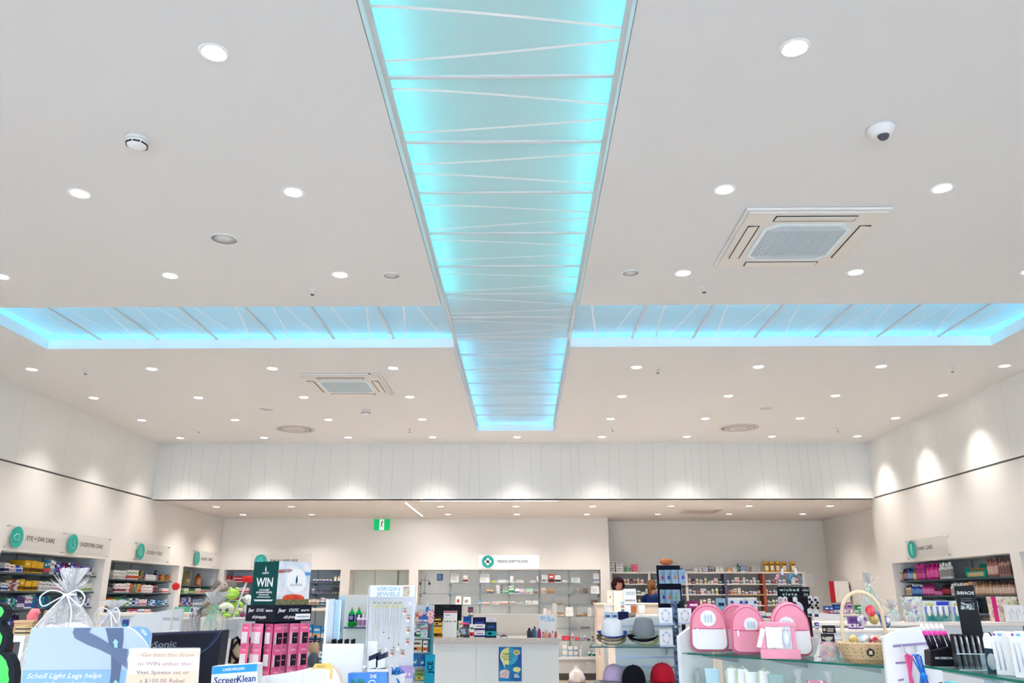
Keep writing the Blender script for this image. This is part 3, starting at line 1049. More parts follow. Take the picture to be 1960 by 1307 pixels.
stock(U_COU, 1.575, 'second shelf under the cough sign', G_, [
    (207, 218, 2, 'j', 'black jar', .12, (K_, '2a2a30', '6a6a70')), (220, 241, 4, 'b', 'white carton with maroon spots', .13, (W_, '8f3a4f', 'c98f9a', '5f4a55')), (242, 248, 1, 'b', 'white leaflet box', .17, (W_, 'e3cfc9', 'b9706a')),
    (249, 270, 6, 'b', 'slim bright carton', .14, ('d9702f', 'c93f3f', '4fa06a', '2f86b0', 'e0b04a')), (271, 293, 5, 'b', 'white carton with pink print', .125, (W_, 'e3d3d9', 'b56a86')), (293, 301, 2, 'b', 'dark brown carton', .14, ('4a2f3a', '8a4a4f', 'c9b0a8')),
    (311, 331, 4, 'b', 'small white and red carton', .075, (W_, 'd2555a', 'e9a0a0'))])
stock(U_COU, 1.372, 'third shelf under the cough sign', G_, [
    (200, 223, 4, 'b', 'orange carton', .12, ('e2702f', 'f0e6dc', 'b8501f')), (223, 237, 3, 'b', 'green carton', .13, ('3f9a3f', 'dfeed9', '2a6f2f')), (239, 268, 5, 'b', 'low blue and green carton', .06, ('2f4fb0', '7fc05a', 'e3e8f2', '24346f', 'cfd8ea'), .09, 2),
    (269, 285, 5, 'b', 'pink and white carton', .10, ('e6cdd6', 'b0668a', W_)), (286, 330, 8, 'b', 'navy and sky blue carton', .095, ('223060', '7fb5d9', 'dfe8f2', '2f4a8f', '4f90b8'))])
stock(U_COU, 1.165, 'fourth shelf under the cough sign', G_, [
    (198, 222, 4, 'b', 'black and white carton', .10, (K_, W_, '8a8a90')), (243, 284, 6, 'b', 'red and navy carton', .11, ('b0394a', '2f3f80', 'e8e4e6', '3a6fb0', 'd9a0a8'))])
G_ = 'stock of the allergy shelves'
stock(U_ALL, 1.71, 'top shelf under the allergy sign', G_, [
    (353, 367, 1, 'g', 'large khaki pouch', .26, ('6f6748', 'a89a6a'), .1), (376, 389, 1, 'l', 'big ribbed brown orange bottle', .25, ('b5623a', '8f4a2c', 'c9825a'))])
stock(U_ALL, 1.57, 'second shelf under the allergy sign', G_, [
    (353, 362, 3, 'b', 'white and lime carton', .11, (W_, '7fc04a', 'cfe3b8')), (363, 374, 3, 'b', 'dark green carton', .10, ('2f5f4a', 'cfe0a0', '8fb04a')), (375, 385, 2, 'b', 'white and orange carton', .115, (W_, 'e08a3f', 'c9b5a0')),
    (386, 415, 7, 'l', 'small bottle with green cap', .11, ('e3dfe0', '4f9a5a', 'c9707f'))])
stock(U_ALL, 1.35, 'third shelf under the allergy sign', G_, [
    (346, 372, 6, 'b', 'navy carton', .15, ('24346a', 'd99a7f', '5f7fc0', '2f4a9a', 'c0c8e0')), (373, 412, 4, 'b', 'grey blue carton', .12, ('8fa0b8', 'dfe3ea', '4f6090'))])
G_ = 'stock of the back-left shelves'
stock(U_BCK, 1.78, 'top shelf behind the spinner', G_, [
    (432, 440, 1, 'b', 'single red carton', .13, ('b5303a', 'e8d5d5', '7f1f2a')), (444, 476, 6, 'b', 'dark red carton', .065, ('a8323f', 'e3a0a0', '6f1f2a', 'd9c0b0'), .1, 2),
    (597, 634, 6, 'j', 'small white and navy jar', .06, ('e9e7e4', W_, '4a4a80')), (637, 651, 2, 't', 'white tube with navy cap', .145, ('ece6dc', '2a2852'))], dy=.10)
stock(U_BCK, 1.575, 'second shelf behind the spinner', G_, [
    (428, 476, 6, 'b', 'white carton with red flowers', .11, ('e6dcd8', 'b0445a', 'c98fa0', '8a3a4a')), (585, 592, 1, 'b', 'dark carton', .09, ('3a3850', '8a88a8', 'c9c5d0')), (596, 602, 1, 'j', 'white topped jar', .09, ('4a4668', W_, '8f8aa8')),
    (603, 633, 6, 'j', 'squat navy jar', .055, ('2c2a48', '3a3860', '7f7a98')), (634, 651, 3, 't', 'dark tube with yellow label', .12, ('3a3a42', 'c9cf8f'))], dy=.10)
stock(U_BCK, 1.36, 'third shelf behind the spinner', G_, [
    (583, 590, 1, 'b', 'beige carton', .1, ('d9cfc6', 'a88f7a', '7a5f4a')), (591, 614, 3, 'b', 'beige carton with brown rings', .11, ('d3c5b8', '8f6f5a', 'e9dfd5')), (615, 625, 2, 'b', 'white and teal carton', .13, ('e3e6e6', '3f7f8a', 'c04a4a')), (627, 650, 4, 'b', 'pale blue grey carton', .10, ('c5ccd3', 'e9ebee', '7a8a9a'))], dy=.10)
stock(U_BCK, .725, 'low shelf behind the spinner', G_, [
    (588, 604, 1, 'b', 'blue insole pack with foot picture', .27, ('2f86c9', 'd9b08a', 'e9f2f8'), .06), (604.5, 620, 1, 'b', 'blue insole pack, partner', .27, ('3a90cf', 'd9b08a', 'e9f2f8'), .06), (620.5, 650, 3, 'b', 'blue and white pack', .24, ('4a9ad0', W_, '2f5f9a'), .06)], dy=.10)
stock(U_BCK, .31, 'lowest shelf behind the spinner', G_, [
    (590, 650, 6, 'b', 'white and teal pack', .2, ('e3ecec', '2f9a9a', '5f6f9a'), .06)], dy=.10)
tr_ = thing('shelf_talker', 'navy shelf strip with white lettering under blue insole packs', 'sign', U_BCK.world(U_BCK.x_at(604, .08), .085, .70))
MB().box(-.17, .17, -.006, 0, -.035, .035).build('strip', mat('1f2a55', .4), tr_)
text('Specialist Wound Care', .022, WHITE, tr_, (0, -.0075, -.009), fit=.30)
G_ = 'stock of the hair care shelves'
stock(U_HAI, 1.745, 'top shelf under the hair care sign', G_, [
    (1716, 1727, 2, 'l', 'orange and white bottle', .16, ('d98a4a', W_, 'f0d9c0')), (1728, 1738, 2, 'l', 'maroon bottle', .18, ('5a2f3f', '3a2028', 'b08a90')), (1739, 1748, 2, 'l', 'blue bottle', .18, ('2f5fa8', '1f2f5a', '8fb5d9')), (1749, 1756, 1, 'l', 'gold bottle', .17, ('b8923a', '7a5f2a', 'e0c880')),
    (1757, 1774, 3, 'b', 'magenta patterned carton', .24, ('a8347f', 'c9609a', '7a1f5a')), (1775, 1798, 3, 'l', 'bright pink bottle', .24, ('c92f86', 'a81f6a', 'e05fa8')), (1800, 1823, 4, 'l', 'white bottle with grey print', .25, ('ebe8e6', 'f2f0ee', '9a9694')),
    (1851, 1893, 1, 'o', 'wide teal display box', .20, ('1f9a86', 'c9b58a', '8a6a4a')), (1894, 1914, 4, 'l', 'rose brown bottle', .23, ('a87468', '7f4f4a', 'd9b5a8')), (1916, 1938, 4, 'l', 'dusky pink bottle', .22, ('b58a80', '6f4a4a', '7f5f60'))])
stock(U_HAI, 1.53, 'second shelf under the hair care sign', G_, [
    (1720, 1730, 2, 'l', 'blue grey bottle', .13, ('4a6a9a', W_, 'c95f3f')), (1731, 1741, 2, 'l', 'white and cream bottle', .15, ('e6ddd0', '5a3a2a', 'c9b08a')), (1742, 1762, 4, 'l', 'royal blue bottle', .16, ('2f4fa8', 'dfe6f2', '6f9ad0')), (1763, 1784, 4, 'l', 'magenta bottle', .17, ('b0307f', '7a1f5a', 'd980b5')),
    (1785, 1799, 2, 'j', 'magenta jar', .09, ('b0307f', '7a1f5a', 'd980b5')), (1801, 1815, 3, 'l', 'black and red bottle', .15, ('3a2028', K_, 'a83a4a')), (1817, 1846, 5, 'l', 'white bottle with orange foot', .21, ('e9e6e4', W_, 'b5b0ae')), (1847, 1862, 2, 'b', 'peach carton', .19, ('d3a080', 'e9cfb8', '9a6a4a')),
    (1864, 1896, 5, 'l', 'bronze bottle', .19, ('b08a6a', '7a5a40', 'd9bfa0')), (1898, 1939, 7, 'l', 'rose gold bottle', .20, ('b58f7a', '5f4038', 'e0c8b8'))])
stock(U_HAI, 1.31, 'third shelf under the hair care sign', G_, [
    (1724, 1738, 2, 't', 'green tube', .17, ('7fb04a', '4f7f2f')), (1780, 1850, 5, 'b', 'dark teal carton', .16, ('1f6f7a', '3a2f3a', '8fc0c0')), (1900, 1938, 5, 'b', 'red and yellow carton', .18, ('c9303f', 'e8b83a', 'e35f8a'))])

# ------------------------------------------------------------------ category signs
TEAL = mat('35a79a', .35)
INK = mat('3a3a3c', .5)
ICON = mat('a9d9d0', .4)


def sign(unit, x0, x1, z0, z1, s, label, tw, icon, dy=-.03):
    t = thing('category_sign', label, 'sign', unit.world((x0 + x1) / 2, dy, z0), unit.rz)
    hw, h = (x1 - x0) / 2, z1 - z0
    MB().box(-hw, hw, -.003, .003, 0, h).build('acrylic_panel', CLEAR, t)
    for sx_ in (-1, 1):
        for z in (.012, h - .012):
            MB().tube([(sx_ * (hw - .012), -.006, z), (sx_ * (hw - .012), -dy - .001, z)], .007, 8).build('standoff_pin', CHROME, t)
    r = h * .47
    cx = -hw + r + .06
    d_ = MB()
    n = 32
    d_.prism([(cx + r * math.cos(2 * PI * k / n), h / 2 + r * math.sin(2 * PI * k / n)) for k in range(n)], -.005, -.0032)
    dd = d_.build('round_badge', TEAL, t)
    ic = MB()
    if icon == 'plus':
        for a, b_ in ((.2, .55), (.55, .2)):
            ic.box(cx - r * a, cx + r * a, -.0062, -.0052, h / 2 - r * b_, h / 2 + r * b_)
        ic.build('white_cross', WHITE, dd)
    else:
        pts = {'eye': [(-.55, 0), (-.2, .3), (.2, .3), (.55, 0), (.2, -.3), (-.2, -.3)], 'belly': [(-.2, .5), (.1, .4), (.2, 0), (.45, -.05), (.35, -.4), (-.15, -.45), (-.35, -.1)],
               'drop': [(0, .6), (.3, .0), (.25, -.4), (-.25, -.4), (-.3, 0)], 'leaf': [(-.45, -.4), (-.2, .2), (.45, .5), (.3, -.1)], 'comb': [(-.1, .6), (.1, .6), (.1, -.6), (-.1, -.6)]}[icon]
        ic.tube([(cx + r * a, -.006, h / 2 + r * b_) for a, b_ in pts], .006, 6, closed=True)
        ic.build('badge_icon', ICON, dd)
    text(s, h * .2, INK, t, (cx + r + .07 + tw / 2, -.0045, h * .42), fit=tw, bold=.008)
    return t


def usign(unit, ya, yb, *a):
    sign(unit, ya - unit.o.y, yb - unit.o.y, 2.055, 2.32, *a)


usign(U_EYE, 9.465, 10.69, 'EYE + EAR CARE', 'clear wall sign with teal badge reading EYE + EAR CARE', .60, 'eye')
usign(U_EYE, 10.70, 11.89, 'DIGESTIVE CARE', 'clear wall sign with teal badge reading DIGESTIVE CARE', .60, 'belly')
usign(U_COU, 12.69, 13.93, 'COUGH + COLD', 'clear wall sign with teal badge reading COUGH + COLD', .58, 'drop')
usign(U_ALL, 14.97, 16.10, 'ALLERGY + SINUS', 'clear wall sign with teal badge for allergies in the corner', .55, 'leaf')
sign(U_BCK, .53, 1.73, 2.055, 2.32, 'PAIN RELIEF', 'clear wall sign with teal badge above the promotional cube', .55, 'drop')
sign(U_PRE, 1.20, 2.40, 2.045, 2.30, 'PRESCRIPTIONS', 'clear wall sign with white cross badge reading PRESCRIPTIONS', .60, 'plus')
sign(U_HAI, .60, 1.80, 2.03, 2.295, 'HAIR CARE', 'clear wall sign with teal badge reading HAIR CARE', .42, 'comb')

# ================================================================== prescription area
G_ = 'stock of the prescription shelves'
CARD = 'b08a63'
stock(U_PRE, 1.775, 'top glass prescription shelf', G_, [
    (861, 879, 1, 'e', 'clear acrylic holder with grey notice', .19, ('d5d9d9', 'b5bab8')), (886, 895, 1, 'b', 'narrow card with dark red rosette', .16, ('e6e6dc', '8f3a4f', 'c9b5a8'), .02), (917, 938, 1, 'e', 'clear acrylic holder beside yellow packs', .18, ('d8dcdc', 'bcc2c0')),
    (939, 949, 2, 'b', 'low yellow pack', .04, ('d9cf5a', 'b5c04a', 'efe9b0')), (951, 973, 3, 'b', 'low white carton', .06, (W_, 'dcdad6', '9a9a9a')), (975, 984, 1, 'g', 'pale clear bag', .13, ('dfe3e0', 'c5cbc8'), .05), (986, 1003, 3, 'b', 'small white box', .05, (W_, 'd3a8a0', '8a8a8a')),
    (1015, 1026, 2, 'b', 'small white box', .045, (W_, 'cfcfcf', 'b56a5a')), (1027, 1031, 1, 't', 'white and orange tube', .14, ('ece4dc', 'd96a3a')), (1036, 1049, 1, 'b', 'white device box', .155, ('dcdcdc', '9a9aa0', 'c5c5c8')), (1050, 1061, 1, 'b', 'red device box', .16, ('cf5040', '3a3038', 'e9e2dd')),
    (1062, 1074, 1, 'b', 'white box with black phone', .155, ('e3e0de', '2f2c30', 'c5c0bc')), (1077, 1087, 3, 'b', 'tiny white carton', .05, (W_, 'e3d8a8', 'b5b0a0')), (1093, 1112, 1, 'e', 'wire framed notice', .12, ('cfd3d2', 'a8adac')), (1136, 1149, 1, 'b', 'tall white box with blue picture', .19, ('e6e6e9', '9aa5c0', 'c5cad6'))], dy=.09)
stock(U_PRE, 1.568, 'second glass prescription shelf', G_, [
    (931, 945, 2, 'b', 'brown and blue carton', .09, ('c0935a', '3f6f9a', 'e3dccf')), (950, 957, 1, 'b', 'tall white carton', .16, (W_, 'cfcfd3', '9a9aa0')), (957.5, 961, 1, 'b', 'tall dark grey carton', .155, ('5f5a66', '8a8590', 'c5c0c8')), (962, 973, 2, 'b', 'green carton', .07, ('8fc9a0', '4a8a7a', 'e0efe5')),
    (974, 984, 2, 'b', 'tall green and white carton', .19, ('e3efe5', '3fa060', '2f8a4a')), (985, 994, 1, 'b', 'white carton with blue square', .10, (W_, '3f6fc0', 'e9e9ee')), (995, 1004, 2, 'b', 'white and pink carton', .09, ('efe6e6', 'd990a0', 'c57f8f')), (1005, 1021, 1, 'b', 'mint green carton', .10, ('a8dcc8', 'e9a0a8', '7fc0a8')), (1022, 1029, 1, 'b', 'brown patterned carton', .08, ('9a8f8a', '5f5550', 'cfc8c5')),
    (1033, 1048, 1, 'g', 'clear bag with brown contents', .13, ('b5a79a', '8a6f55'), .08), (1050, 1061, 1, 'b', 'brown cardboard box', .10, (CARD, '9a7550', 'c9a680')), (1100, 1114, 1, 'g', 'grey bag with brown contents', .11, ('9a9490', '6f5f50'), .08), (1115, 1126, 1, 'g', 'dark brown parcel bag', .10, ('6f5f58', '4a3f3a'), .08), (1130, 1148, 1, 'e', 'white paper prescription bag', .16, ('e9e9e9', 'd0d0d3'))], dy=.09)
stock(U_PRE, 1.364, 'third glass prescription shelf', G_, [
    (872, 884, 1, 'e', 'white card with red triangle', .18, ('eeece6', 'b5503a')), (886, 902, 1, 'e', 'white card printed with dots', .21, ('efede8', '8a8078')), (915, 921, 1, 'b', 'blue and white carton', .11, ('3f86a8', 'e9eef0', 'c9d8dd')), (922, 938, 2, 'b', 'white and red flat carton', .05, (W_, 'd98a7a', 'c9c5c0')), (941, 956, 1, 'b', 'white carton', .065, (W_, 'e6cfcf', 'b58a8a')),
    (957, 973, 1, 'b', 'white carton with red line', .065, (W_, 'd9605a', 'c9c5c0')), (975, 987, 2, 'b', 'small mixed carton', .06, ('e3d9d9', '8a6a9a', 'c9a86a')), (989, 1003, 2, 'b', 'pale grey carton', .05, ('dcdedc', 'b5bab8', '9aa09e')), (1005, 1017, 1, 'b', 'plain white box', .07, ('efefed', 'e3e3e0', 'c9c9c5')), (1018, 1030, 1, 'b', 'plain white box', .07, ('efefed', 'e3e3e0', 'c9c9c5')),
    (1065, 1074, 1, 'b', 'brown parcel', .05, (CARD, '7a5a3a', 'cdb08f')), (1130, 1144, 1, 'g', 'dark brown bag', .09, ('6a5a50', '4a3c34'), .07)], dy=.09)
stock(U_PRE, 1.145, 'fourth glass prescription shelf', G_, [
    (896, 906, 1, 'b', 'navy tin with red top', .17, ('3a3a58', 'c9c5bd', 'b0404a')), (1039, 1046, 1, 'e', 'narrow white bag', .16, ('e9e6e3', 'cfcac5')), (1047, 1055, 1, 'b', 'white and brown carton', .12, ('e6e0d9', '9a7a5a', 'c9bfb0')), (1065, 1078, 1, 'b', 'brown carton', .08, (CARD, 'e3dcd5', '8a6a4a')), (1081, 1097, 1, 'e', 'large white paper bag', .20, ('efede9', 'dedad5')),
    (1101, 1114, 1, 'b', 'low brown parcel', .04, ('a08060', '7a5a3f', 'e0d8cf')), (1115, 1123, 1, 'b', 'small brown box', .07, (CARD, '8a6a48', 'cdb08f')), (1123.5, 1131, 1, 'e', 'white bag leaning over', .17, ('e9e7e5', 'cfcccb'))], dy=.09)
stock(U_PRE, .925, 'fifth glass prescription shelf', G_, [(1108, 1128, 1, 'g', 'flat purple grey pouch', .03, ('7a6a78', '9a8a98'), .1)], dy=.09)
stock(U_PRE, .705, 'lowest glass prescription shelf', G_, [
    (1073, 1090, 1, 'g', 'folded red bag', .08, ('cf3a4f', 'e0606f'), .1), (1091, 1097, 1, 'l', 'white and pink bottle', .15, ('efe6e6', W_, 'd97a8a')), (1099, 1108, 1, 'g', 'smaller red bag', .06, ('d04a5a', 'e0707a'), .1), (1109, 1114, 1, 'j', 'small grey pot', .04, ('cfd3d0', '6f7a74', 'a8aeaa')), (1115, 1120, 1, 'l', 'white bottle with purple label', .10, (W_, 'e9e6ee', '8a5a9a')),
    (1121, 1127, 1, 'b', 'black case', .03, ('2f2838', '4a4058', '6a6078')), (1129, 1134, 1, 'l', 'small dark brown bottle', .08, ('4a3a30', '2f2620', 'cfc5b5'))], dy=.09)
stock(U_PRE, .404, 'prescription bench', G_, [
    (1074, 1083, 1, 'b', 'white tub with blue mark', .105, (W_, '8fb5d0', 'e3e6e6'), .1, 2), (1085, 1094, 1, 'b', 'white tub with blue mark', .105, (W_, '7fb0d0', 'e3e6e6'), .1, 2), (1096, 1103, 1, 'b', 'white pack with blue print', .10, (W_, '7a86b0', 'dcdfe6'), .1, 2), (1106, 1112, 1, 'p', 'white pump bottle', .22, ('efefed', W_, 'dfe3e0')), (1122, 1128, 1, 'l', 'white bottle with green band', .11, (W_, 'f4f4f4', '3a6a6a')), (1130, 1137, 1, 'l', 'white bottle with teal band', .11, (W_, 'f4f4f4', '2f7a7a'))], dy=.06)
# skirting below the bench, wall outlet, sticker, eyeglass stand
struct(MB().box(-2.069, 1.534, BW - .006, BW + .07, 0.001, .117).build('baseboard_back', mat('56504e', .5)))
t = thing('wall_outlet', 'white double power outlet on the bench cabinet', 'outlet', U_PRE.world(U_PRE.x_at(1122, .08), .078, .30))
MB().box(-.05, .05, -.006, 0, -.035, .035).build('plate', mat('efece6', .4), t, bevel=.002)
for s_ in (-1, 1):
    MB().box(s_ * .025 - .008, s_ * .025 + .008, -.009, -.006, -.012, .012).build('switch', WHITE, t)
t = thing('wall_sticker', 'square blue notice sticker inside the prescription niche', 'sticker', U_PRE.world(U_PRE.x_at(841.5, .55), .552, 1.825))
MB().box(-.06, .06, 0, .003, 0, .13).build('sheet', mat('1f5fa8', .4), t)
for k, z in enumerate((.03, .055, .08, .105)):
    MB().box(-.045, .045 - .02 * (k % 2), -.001, 0, z - .006, z + .006).build('print_line', mat('dfe9f4', .4), t)
t = thing('eyewear_stand', 'dark wire stand with hanging loupes on the left glass shelf', 'stand', U_PRE.world(U_PRE.x_at(813, .2), .2, 1.5705))
DK = mat('3a3440', .4)
MB().lathe([(.05, 0), (.05, .006), (.008, .012)], 16).build('foot', DK, t)
MB().tube([(0, 0, .01), (0, 0, .33), (.02, 0, .36), (.02, 0, .38)], .004, 6).tube([(-.085, 0, .25), (.085, 0, .25)], .004, 6).build('post', DK, t)
for s_ in (-1, 1):
    MB().tube([(s_ * .085, 0, .25), (s_ * .09, -.01, .21)], .003, 6).ball((s_ * .09, -.01, .19), .022, .02, .03).build('loupe', DK, t)
t = thing('plastic_bag', 'white plastic bag standing on the floor by the bench', 'bag', pix(1104, 1299, 15.9))
t.location.z = 0
b = MB()
rg = random.Random(5)
prof = [(.10, 0), (.15, .02), (.16, .08), (.13, .15), (.08, .21), (.035, .26), (.05, .30)]
n = 18
nz_ = [[rg.uniform(.85, 1.15) for _ in range(n)] for _ in prof]
for i, (r, z) in enumerate(prof):
    for k in range(n):
        a = 2 * PI * k / n
        b.v.append((r * nz_[i][k] * math.cos(a), r * .8 * nz_[i][k] * math.sin(a), z))
for i in range(len(prof) - 1):
    for k in range(n):
        b.f.append([i * n + k, i * n + (k + 1) % n, (i + 1) * n + (k + 1) % n, (i + 1) * n + k])
        b.m.append(0)
        b.sm.append(True)
b.f.append(list(range(n - 1, -1, -1)))
b.m.append(0)
b.sm.append(False)
b.build('bag', mat('e6e4ec', .35), t)
MB().box(-.10, .02, -.165, -.155, .03, .19).build('paper_inside', mat('f0ece6', .5), t, rot=(0, .15, .1))

# ------------------------------------------------------------------ prescription counter
CTY = 11.0
xl, xr = pix(830, 1225, CTY).x, pix(1072, 1225, CTY).x
CT = pix(950, 1221, CTY).z
t = thing('prescription_counter', 'long pale prescription counter with grey stone-look top', 'counter', ((xl + xr) / 2, CTY, 0))
hw = (xr - xl) / 2
TOPM = mat('b9b3ae', .35, kind='mottle', h2='c4bfba', sc=40)
MB().box(-hw, hw, -.02, .72, CT - .065, CT).build('counter_top', TOPM, t, bevel=.004)
for k in range(3):
    a = -hw + .02 + k * (2 * hw - .04) / 3
    MB().box(a + .001, a + (2 * hw - .04) / 3 - .001, .02, .04, .08, CT - .066).build('front_panel', mat('d7dde0', .4), t)
MB().box(-hw + .02, hw - .02, .041, .70, 0, CT - .066).build('carcass', LAMW, t)
HX0, HX1, HZ = pix(906, 1180, 11.74).x, pix(1066, 1180, 11.74).x, pix(980, 1175, 11.74).z
hb = thing('counter_screen', 'cream privacy screen behind the prescription counter', 'screen', ((HX0 + HX1) / 2, 11.74, 0))
hh_ = (HX1 - HX0) / 2
MB().box(-hh_, hh_, 0, .05, 0, HZ).build('panel', mat('e6ddd3', .5), hb, bevel=.003)
MB().box(hh_ - .06, hh_, -.0, .05, HZ + .0005, HZ + .14).build('end_post', mat('e9e2da', .5), hb)
# poster
PX, PZc = pix(976.5, 1271, CTY).x, pix(976.5, 1271, CTY).z
t = thing('poster', 'blue FAMILY ACTIVITY PACK poster on the counter front', 'poster', (PX, CTY + .0185, PZc))
pw, ph = .148, .205
MB().box(-pw, pw, -.002, 0, -ph, ph).build('sheet', mat('23489a', .4, kind='mottle', h2='1f7fb5', sc=4), t)


def blob(cx, cz, rx, rz, y, n=28, tail=None):
    pts = []
    for k in range(n):
        a = 2 * PI * k / n
        p = [cx + rx * math.cos(a), cz + rz * math.sin(a)]
        if tail and abs(a - tail[0]) < .16:
            p = [tail[1], tail[2]]
        pts.append(tuple(p))
    return MB().prism(pts, y - .0006, y)


bb = blob(-.015, .095, .115, .105, -.002, tail=(4.1, -.07, -.05)).build('speech_bubble', mat('d9dd9a', .4), t)
MB().prism([(-.015 + .115 * math.cos(a), .095 + .105 * math.sin(a)) for a in [(-90 + 10 * k) * PI / 180 for k in range(19)]], -.0033, -.0027).build('bubble_shade', mat('3f9fc0', .4), bb)
for s_, z, wd in (('FAMILY', .115, .13), ('ACTIVITY', .082, .155), ('PACK', .05, .105)):
    text(s_, .022, mat('3f5f3f', .5), bb, (-.03, -.0038, z - .004), fit=wd, bold=.02)
blob(.085, .14, .042, .032, -.004).build('badge', mat('d9b58a', .4), t)
blob(.085, .14, .022, .014, -.005).build('badge_centre', mat('5fa05a', .4), t)
blob(.085, -.065, .05, .03, -.0025, tail=(4.9, .11, -.11)).build('small_bubble', mat('d5dd9a', .4), t)
MB().prism([(-.14, -.16), (-.02, -.17), (-.01, -.08), (-.06, -.06), (-.13, -.08)], -.0032, -.0025).build('booklet', mat('c9b5c0', .4, kind='print', sc=60, cols='c9b5c0,e0cfd0,a89ab5,d9c5b5'), t)
for k, z in enumerate((-.125, -.14, -.155)):
    MB().box(.05, .10 + .01 * k, -.003, -.0022, z - .004, z + .004).build('print_line', WHITE, t)


def put(kind, u0, u1, vt, vb, Y, desc, cols, d=None, z=None, group=None, rz=0.0):
    """one product whose front shows between pixel columns u0..u1 and rows vt..vb at distance Y"""
    a, b_ = pix(u0, vb, Y), pix(u1, vb, Y)
    top = pix((u0 + u1) / 2, vt, Y)
    wd = b_.x - a.x
    z0 = (a.z + b_.z) / 2 if z is None else z
    o = link(KN[kind][0], product_mesh(kind, wd, max(.01, top.z - z0), d or min(.12, wd), tuple(cols)))
    o.location = ((a.x + b_.x) / 2, Y, z0 + .0015)
    o.rotation_euler = (0, 0, rz)
    return tag(o, desc, KN[kind][1], group)


G_ = 'goods on the prescription counter'
Z = CT
put('b', 828, 845, 1200, 1221, 11.03, 'gold pastille carton at the left end of the prescription counter', ('e0ac34', '6a4a24', 'd99a20', '3f2a14'), .08, Z, G_)
z2 = pix(836, 1199.5, 11.03).z
put('b', 829, 846, 1180, 1199, 11.03, 'black and gold carton on top of the gold one', ('2c2420', 'c9a850', 'd9b050', 'e3c878'), .07, z2 + .002, G_)
put('b', 872.5, 877, 1188, 1219, 11.09, 'narrow green stick pack beside the pen display', ('2f8a55', 'e3e9e3', '1f6f3f'), .03, Z, G_)
put('b', 886, 901.5, 1180, 1219, 11.22, 'blue carton standing behind the lolly jar', ('2456a8', 'e9eef6', '3f8ad0', 'd9e3f2'), .05, Z, G_)
put('b', 898.5, 907.5, 1195, 1221, 11.03, 'white red and green gum box right of the lolly jar', ('efe6e6', 'd9484a', '2f8a3f', 'c0303a'), .05, Z, G_)
put('b', 904.5, 929.5, 1181.5, 1219, 11.17, 'dark blue starry carton behind the lozenge packs', ('1f2358', '2c3a7a', '3a4fa0', '7a86c0'), .06, Z, G_)
put('b', 908, 928, 1208.5, 1221.5, 11.02, 'lower white and navy lozenge pack', ('efedf0', '332f80', '8a6f9a', 'c9c5dd'), .06, Z, G_)
put('b', 908, 928, 1195, 1207.5, 11.02, 'upper white and navy lozenge pack', ('f2f0ee', '3a3688', '9a80a8', 'cfcbe0'), .06, pix(918, 1208, 11.02).z + .002, G_)
put('b', 929.5, 950, 1191, 1219.5, 11.06, 'large black and teal carton at the right of the packs', ('14343f', '1f9fb0', '2f4f9a', '16b0c0'), .08, Z, G_)
put('b', 931, 949.5, 1183, 1190.5, 11.07, 'low white box on the teal carton', ('ece9f4', 'dcd8ea', 'c5c0d8'), .07, pix(940, 1190.5, 11.07).z + .002, G_)
# pen display
a_ = pix(860.5, 1220, 11.05)
t = thing('toothbrush_display', 'white counter display of coloured pens with red header', 'display', (a_.x, 11.05, CT + .0015))
dh = pix(860, 1169.5, 11.05).z - CT
MB().box(-.09, .09, 0, .05, 0, dh * .72).build('tray', mat('e9ebe6', .4), t)
hd = MB().box(-.09, .09, .046, .05, dh * .721, dh).build('header_card', mat('ecedf0', .4), t)
MB().box(-.088, .088, .0445, .046, dh * .93, dh * .985).build('red_strip', mat('b5505f', .4), hd)
MB().box(-.065, -.005, .0445, .046, dh * .835, dh * .86).build('print_line', mat('6a76a0', .5), hd)
for k, c_ in enumerate(('5fae6a', 'b05a7a', '4a6aa8', 'c9a86a', 'b0506f')):
    x = -.066 + .033 * k
    MB().box(x - .007, x + .007, -.004, 0, dh * .12, dh * .58).build('blister', mat('dfe3e0', .3), t)
    MB().prism([(x - .010, dh * .60), (x, dh * .56), (x + .010, dh * .60), (x, dh * .66)], -.004, -.0002).build('colour_tip', mat(c_, .4), t)
# lolly jar
a_ = pix(887.5, 1221, 11.08)
t = thing('candy_jar', 'clear jar of wrapped lollies with a red lid', 'jar', (a_.x, 11.10, CT + .0015))
r_ = .068
jh = pix(887, 1192, 11.05).z - CT
MB().lathe([(r_ * .8, 0), (r_, .006), (r_, jh * .82), (r_ * .9, jh * .88)], 20, cap=False).build('glass', mat('eef4f4', kind='glass'), t)
MB().lathe([(r_ * 1.0, jh * .88), (r_ * 1.02, jh * .92), (r_ * .55, jh * .97), (r_ * .2, jh)], 20).build('lid', mat('e0323f', .35), t)
cdy = MB()
rg = random.Random(9)
for k in range(70):
    a, q, z = rg.uniform(0, 2 * PI), math.sqrt(rg.random()) * r_ * .8, .012 + rg.random() * jh * .72
    cdy.ball((q * math.cos(a), q * math.sin(a), z), .011, seg=6, rings=4, mi=k % 5)
cdy.build('wrapped_lollies', [mat(c, .4) for c in ('8a6a7a', 'c9606a', 'd9c9b5', '6a7a9a', 'b58a5a')], t)['kind'] = 'stuff'
MB().box(-.025, .025, -r_ - .002, -r_ + .004, jh * .25, jh * .6).build('label', mat('8fb5d9', .4), t)
